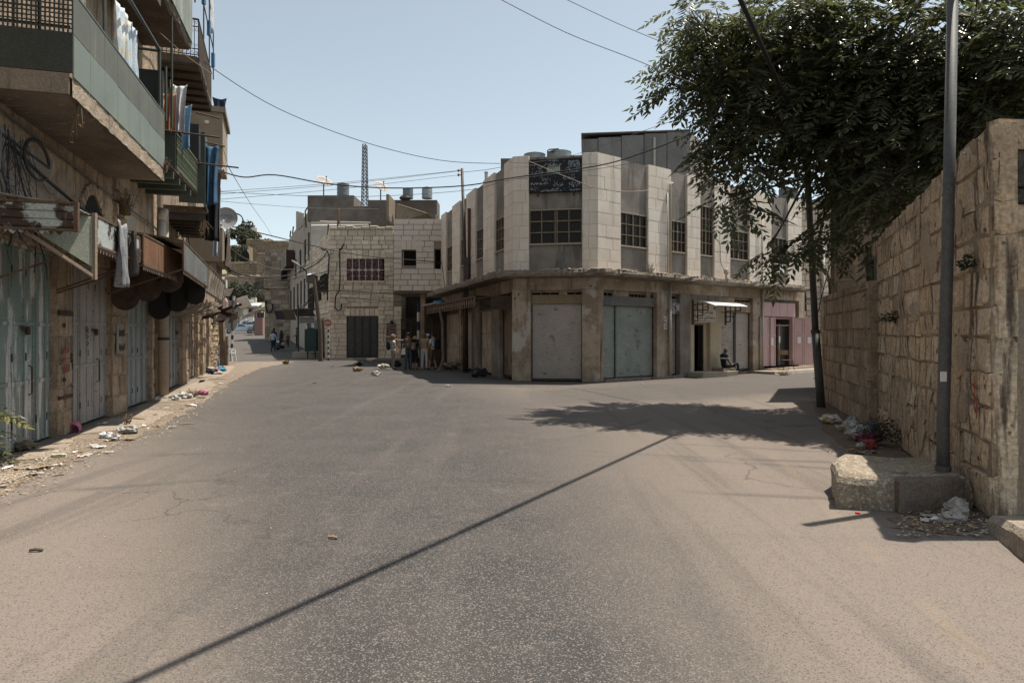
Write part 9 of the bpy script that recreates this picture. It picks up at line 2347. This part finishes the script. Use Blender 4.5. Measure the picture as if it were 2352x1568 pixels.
p = gnd(136, 1050); mb = MB(); mb.hexa([p + Matrix.Rotation(.25, 3, 'Z') @ Vector((x, y, z)) for z in (.004, .045) for x, y in ((-.09, -.03), (.09, -.03), (.09, .03), (-.09, .03))]); tag(mb.build('carton', mat('green_white_carton', (.20, .23, .05), (.52, .50, .44), 9, (.48, .52), obj=False)), 'green and white drink carton on the pavement near the sapling', 'carton')
for k, (px_, py_, r_, m, lab, nm) in enumerate(((262, 1012, .10, BAGW, 'round white crumpled cup beside the heap on the left pavement', 'crumpled_cup'), (283, 993, .10, CLR, 'clear crushed plastic cup on the left pavement heap', 'crumpled_cup'), (300, 996, .12, BAGW, 'white plastic film on the left pavement heap', 'plastic_bag'), (243, 1005, .1, CLR, 'pale pinkish torn wrapper at the heap end', 'wrapper'),
 (402, 920, .12, CLR, 'clear plastic bottle crushed near the slate door', 'plastic_bottle'), (425, 916, .16, BAGW, 'white bag in the dry strip near the pale pipe', 'plastic_bag'), (362, 921, .1, CLR, 'clear jar lying in the shade edge of the pavement', 'plastic_bottle'),
 (62, 1035, .13, mat('brown_lump', (.13, .10, .08), (.2, .16, .12), 9), 'broken concrete lump at the foot of the teal door', 'concrete_lump'),
 (822, 853, .19, CARD, 'brown crumpled carton lying in the middle of the crossing', 'carton'), (824, 840, .2, BAGB, 'black bag lying on the crossing behind the brown carton', 'plastic_bag'), (863, 863, .17, BAGW, 'white bag lying on the crossing in front of the group', 'plastic_bag'), (880, 847, .22, mat('cream_bag', (.46, .42, .33), (.36, .32, .25), 9), 'flat cream bag beside the curly haired woman', 'plastic_bag'),
 (908, 842, .30, BAGB, 'large black bag lying left of the man in the cap', 'rubbish_bag'), (1012, 840, .38, mat('blue_purple_bag', (.06, .08, .16), (.16, .08, .14), 7, rough=.4), 'blue purple bag in the shade behind the shorts wearer', 'rubbish_bag'), (657, 836, .2, mat('yellow_dark_wrapper', (.40, .25, .05), (.05, .04, .03), 5), 'dark yellow wrapper lying at the far side of the crossing', 'wrapper'),
 (1101, 866, .3, mat('dark_rag_heap', (.03, .03, .032), (.25, .25, .26), 5, (.6, .64)), 'dark rag heap with grey folds under the left facade', 'rag'), (1052, 848, .4, CONC, 'broken stone under the dirty cream doors, nearer the red brown pipe', 'stone_block'), (1033, 848, .35, CONC, 'second broken stone under the dirty cream doors, nearer the prop', 'stone_block'))):
 crumple(nm, lab, gnd(px_, py_), r_, m, 11 + k, .5)
wb = gnd(2196, 1192); crumple('crumpled_cloth', 'pale crumpled cloth in the wall shade in front of the dark block', wb, .115, mat('pale_dirty_cloth', (.36, .32, .29), (.26, .23, .2), 14), 41, .7)
crumple('crumpled_cloth', 'second fold of pale cloth lying nearer the kerb', wb + Vector((-.12, -.12, 0)), .1, mat('pale_dirty_cloth', (0, 0, 0)), 44, .5)
p = gnd(1970, 1179); mb = MB(); mb.lathe([(.022, 0), (.022, .012), (.018, .016)], 14, Matrix.Translation(p)); tag(mb.build('bottle_cap', mat('red_plastic', (.42, .04, .02))), 'red bottle cap on the asphalt in front of the sunlit block', 'bottle cap')
rb_c = [((.40, .385, .36), 'white'), ((.28, .31, .32), 'bluish'), ((.30, .06, .05), 'red'), ((.07, .16, .26), 'blue'), ((.36, .31, .24), 'cream'), ((.24, .04, .09), 'crimson')]
heap = [(1945, 985, 0), (1958, 978, 1), (1962, 990, 0), (1972, 996, 4), (1938, 990, 4), (1980, 1002, 0), (1990, 990, 3), (1992, 1003, 1), (2000, 1008, 0), (1985, 1015, 4), (1994, 1030, 2), (1998, 1022, 5), (1978, 1030, 0), (2004, 990, 3), (1970, 1012, 0), (1952, 996, 0)]
for k, (x, y, c) in enumerate(heap):
 col, nm = rb_c[c]
 crumple('litter_bag', 'one of the %s bags in the rubbish heap at the foot of the right wall' % nm, gnd(x, y), .08 + .035 * (k % 3), mat('film_' + nm, col, tuple(v * .75 for v in col), 12, rough=.45), 60 + k, .55, 'rubbish heap at the foot of the right wall')
crumple('yellow_bag', 'yellow and white bag lying alone left of the wall rubbish', gnd(1903, 972), .16, mat('yellow_white_film', (.52, .36, .08), (.55, .52, .48), 6, (.46, .5)), 90, .4)
heap2 = [(478, 857, 'black'), (486, 853, 'white'), (494, 857, 'red'), (503, 853, 'sky'), (509, 853, 'sky'), (488, 860, 'black'), (498, 860, 'white'), (474, 853, 'black')]
cc = dict(black=(.025, .022, .025), white=(.52, .50, .47), red=(.33, .09, .06), sky=(.04, .26, .42))
for k, (x, y, c) in enumerate(heap2):
 crumple('rag', 'one of the %s rags in the heap at the left pavement end' % ('sky blue' if c == 'sky' else c), gnd(x, y), .2, mat('rag_' + c, cc[c], tuple(v * .7 for v in cc[c]), 9), 120 + k, .45, 'rag heap at the end of the left pavement')
for k, (x0, y0, x1, y1, lab) in enumerate(((478, 872, 517, 870, 'long brown lath lying across the pavement end'), (300, 962, 330, 965, 'pale stick lying on the left pavement'), (412, 976, 446, 973, 'thin dry stick on the asphalt edge'), (755, 1236, 776, 1238, 'short pale stick lying on the road'), (68, 1267, 98, 1266, 'small dark twig on the road at the left'))):
 a, b = gnd(x0, y0), gnd(x1, y1); mb = MB(); mb.tube([a + Vector((0, 0, .015)), a.lerp(b, .5) + Vector((0, 0, .02)), b + Vector((0, 0, .012))], .012 if k > 1 else .03, 5); tag(mb.build('stick', CARD if k != 4 else BARK), lab, 'stick')
# flat scraps of paper: one of each kind, then copies
def scrap_mesh(k):
 g = random.Random(k); mb = MB()
 mb.grid(lambda a, b: Vector(((a - .5) * .16, (b - .5) * .10, .012 + .02 * noise.noise(Vector((a * 2, b * 2, k))) + .012 * a * b)), 4, 3, th=(0, 0, -.002))
 return mb
SM = [scrap_mesh(k).mesh('scrap', m) for k, m in enumerate((WHITE_M, CARD, mat('pale_scrap', (.50, .46, .40)), mat('grey_scrap', (.33, .31, .29)), WHITE_M, CARD))]
g = random.Random(99); n = 0
def scatter(poly_fn, cnt, group, label, smax=1.3):
 for i in range(cnt):
  p = poly_fn()
  o = bpy.data.objects.new('paper_scrap', SM[g.randrange(6)]); COL.objects.link(o); o.location = (p.x, p.y, .014); s_ = g.uniform(.35, smax); o.scale = (s_, s_, s_); o.rotation_euler = (g.uniform(-.15, .15), g.uniform(-.15, .15), g.uniform(0, 6.28))
  tag(o, label, 'scrap', group)
E_ = [Vector((p.x, p.y, 0)) for p in edge]
def on_edge(spread=.28):
 k = g.randrange(0, len(E_) - 2); p = E_[k].lerp(E_[k + 1], g.random()); return p + Vector((-.25 + g.gauss(0, spread), g.gauss(0, .2), 0))
scatter(on_edge, 55, 'scraps of paper along the left pavement edge', 'small scrap of paper or card lying along the left pavement edge')
scatter(lambda: gnd(g.uniform(1950, 2010), g.uniform(960, 1045)) if g.random() < .6 else gnd(g.uniform(2110, 2200), g.uniform(1178, 1200)), 26, 'scraps of paper at the foot of the right wall', 'small scrap of paper lying at the foot of the right wall', .9)
scatter(lambda: gnd(g.uniform(560, 1500), g.uniform(838, 900)), 9, 'scraps of paper on the crossing', 'small scrap of paper lying out on the crossing', 1.6)
# dry leaves, straw and grit: nobody could count them
mb = MB(); g = random.Random(31)
for i in range(9000):
 if i < 6500: p = on_edge(.30)
 elif i < 8000: p = gnd(g.uniform(2060, 2270), g.uniform(1172, 1235)) if g.random() < .5 else gnd(g.uniform(1900, 2080), g.uniform(945, 1045))
 else: p = Vector((g.uniform(-5, -.5), g.uniform(4, 20), 0)) + Vector((-.12 * 8, 0, 0))
 s_ = g.uniform(.006, .022) if i < 8000 else g.uniform(.004, .011); a = g.uniform(0, 6.28); d1 = Vector((math.cos(a), math.sin(a), g.uniform(-.15, .35))) * s_; d2 = Vector((-math.sin(a), math.cos(a), g.uniform(-.1, .3))) * s_ * g.uniform(.25, .8); z = Vector((0, 0, .022 if i < 8000 else .006))
 mb.add([p - d1 + z, p - d2 + z, p + d1 + z, p + d2 + z], [(0, 1, 2, 3)], g.randrange(3))
o = mb.build('dry_litter', [mat('dry_straw', (.36, .26, .14)), mat('dry_brown_leaf', (.14, .095, .055)), mat('pale_grit', (.46, .40, .33))]); o['kind'] = 'stuff'; tag(o, 'dry leaves, straw and grit strewn along the pavement edges', 'dry litter')
tuft('dry_weed', 'small green and brown weed in the dry strip near the pale pipe', gnd(440, 913), .3, .25, 40, mat('weed_green', (.09, .09, .04), (.16, .12, .06), 9), 61)
tuft('dry_weed', 'thin dry weed sprouting from the left pavement heap', gnd(292, 975), .15, .22, 16, DRYP, 62)
tuft('dry_weed', 'low green weed on the pavement edge before the pink shop', gnd(1800, 862), .4, .2, 50, mat('weed_green', (0, 0, 0)), 63)
tuft('dry_weed', 'dry tuft growing on the canopy below the first window', RF.P(RF.U(1493, .2), .2, CAN1), .25, .5, 40, DRYP, 64)
tuft('dry_weed', 'dry tuft growing on the canopy beside the beacon lamp', RF.P(RF.U(1690, .2), .2, CAN1), .25, .4, 30, DRYP, 65)
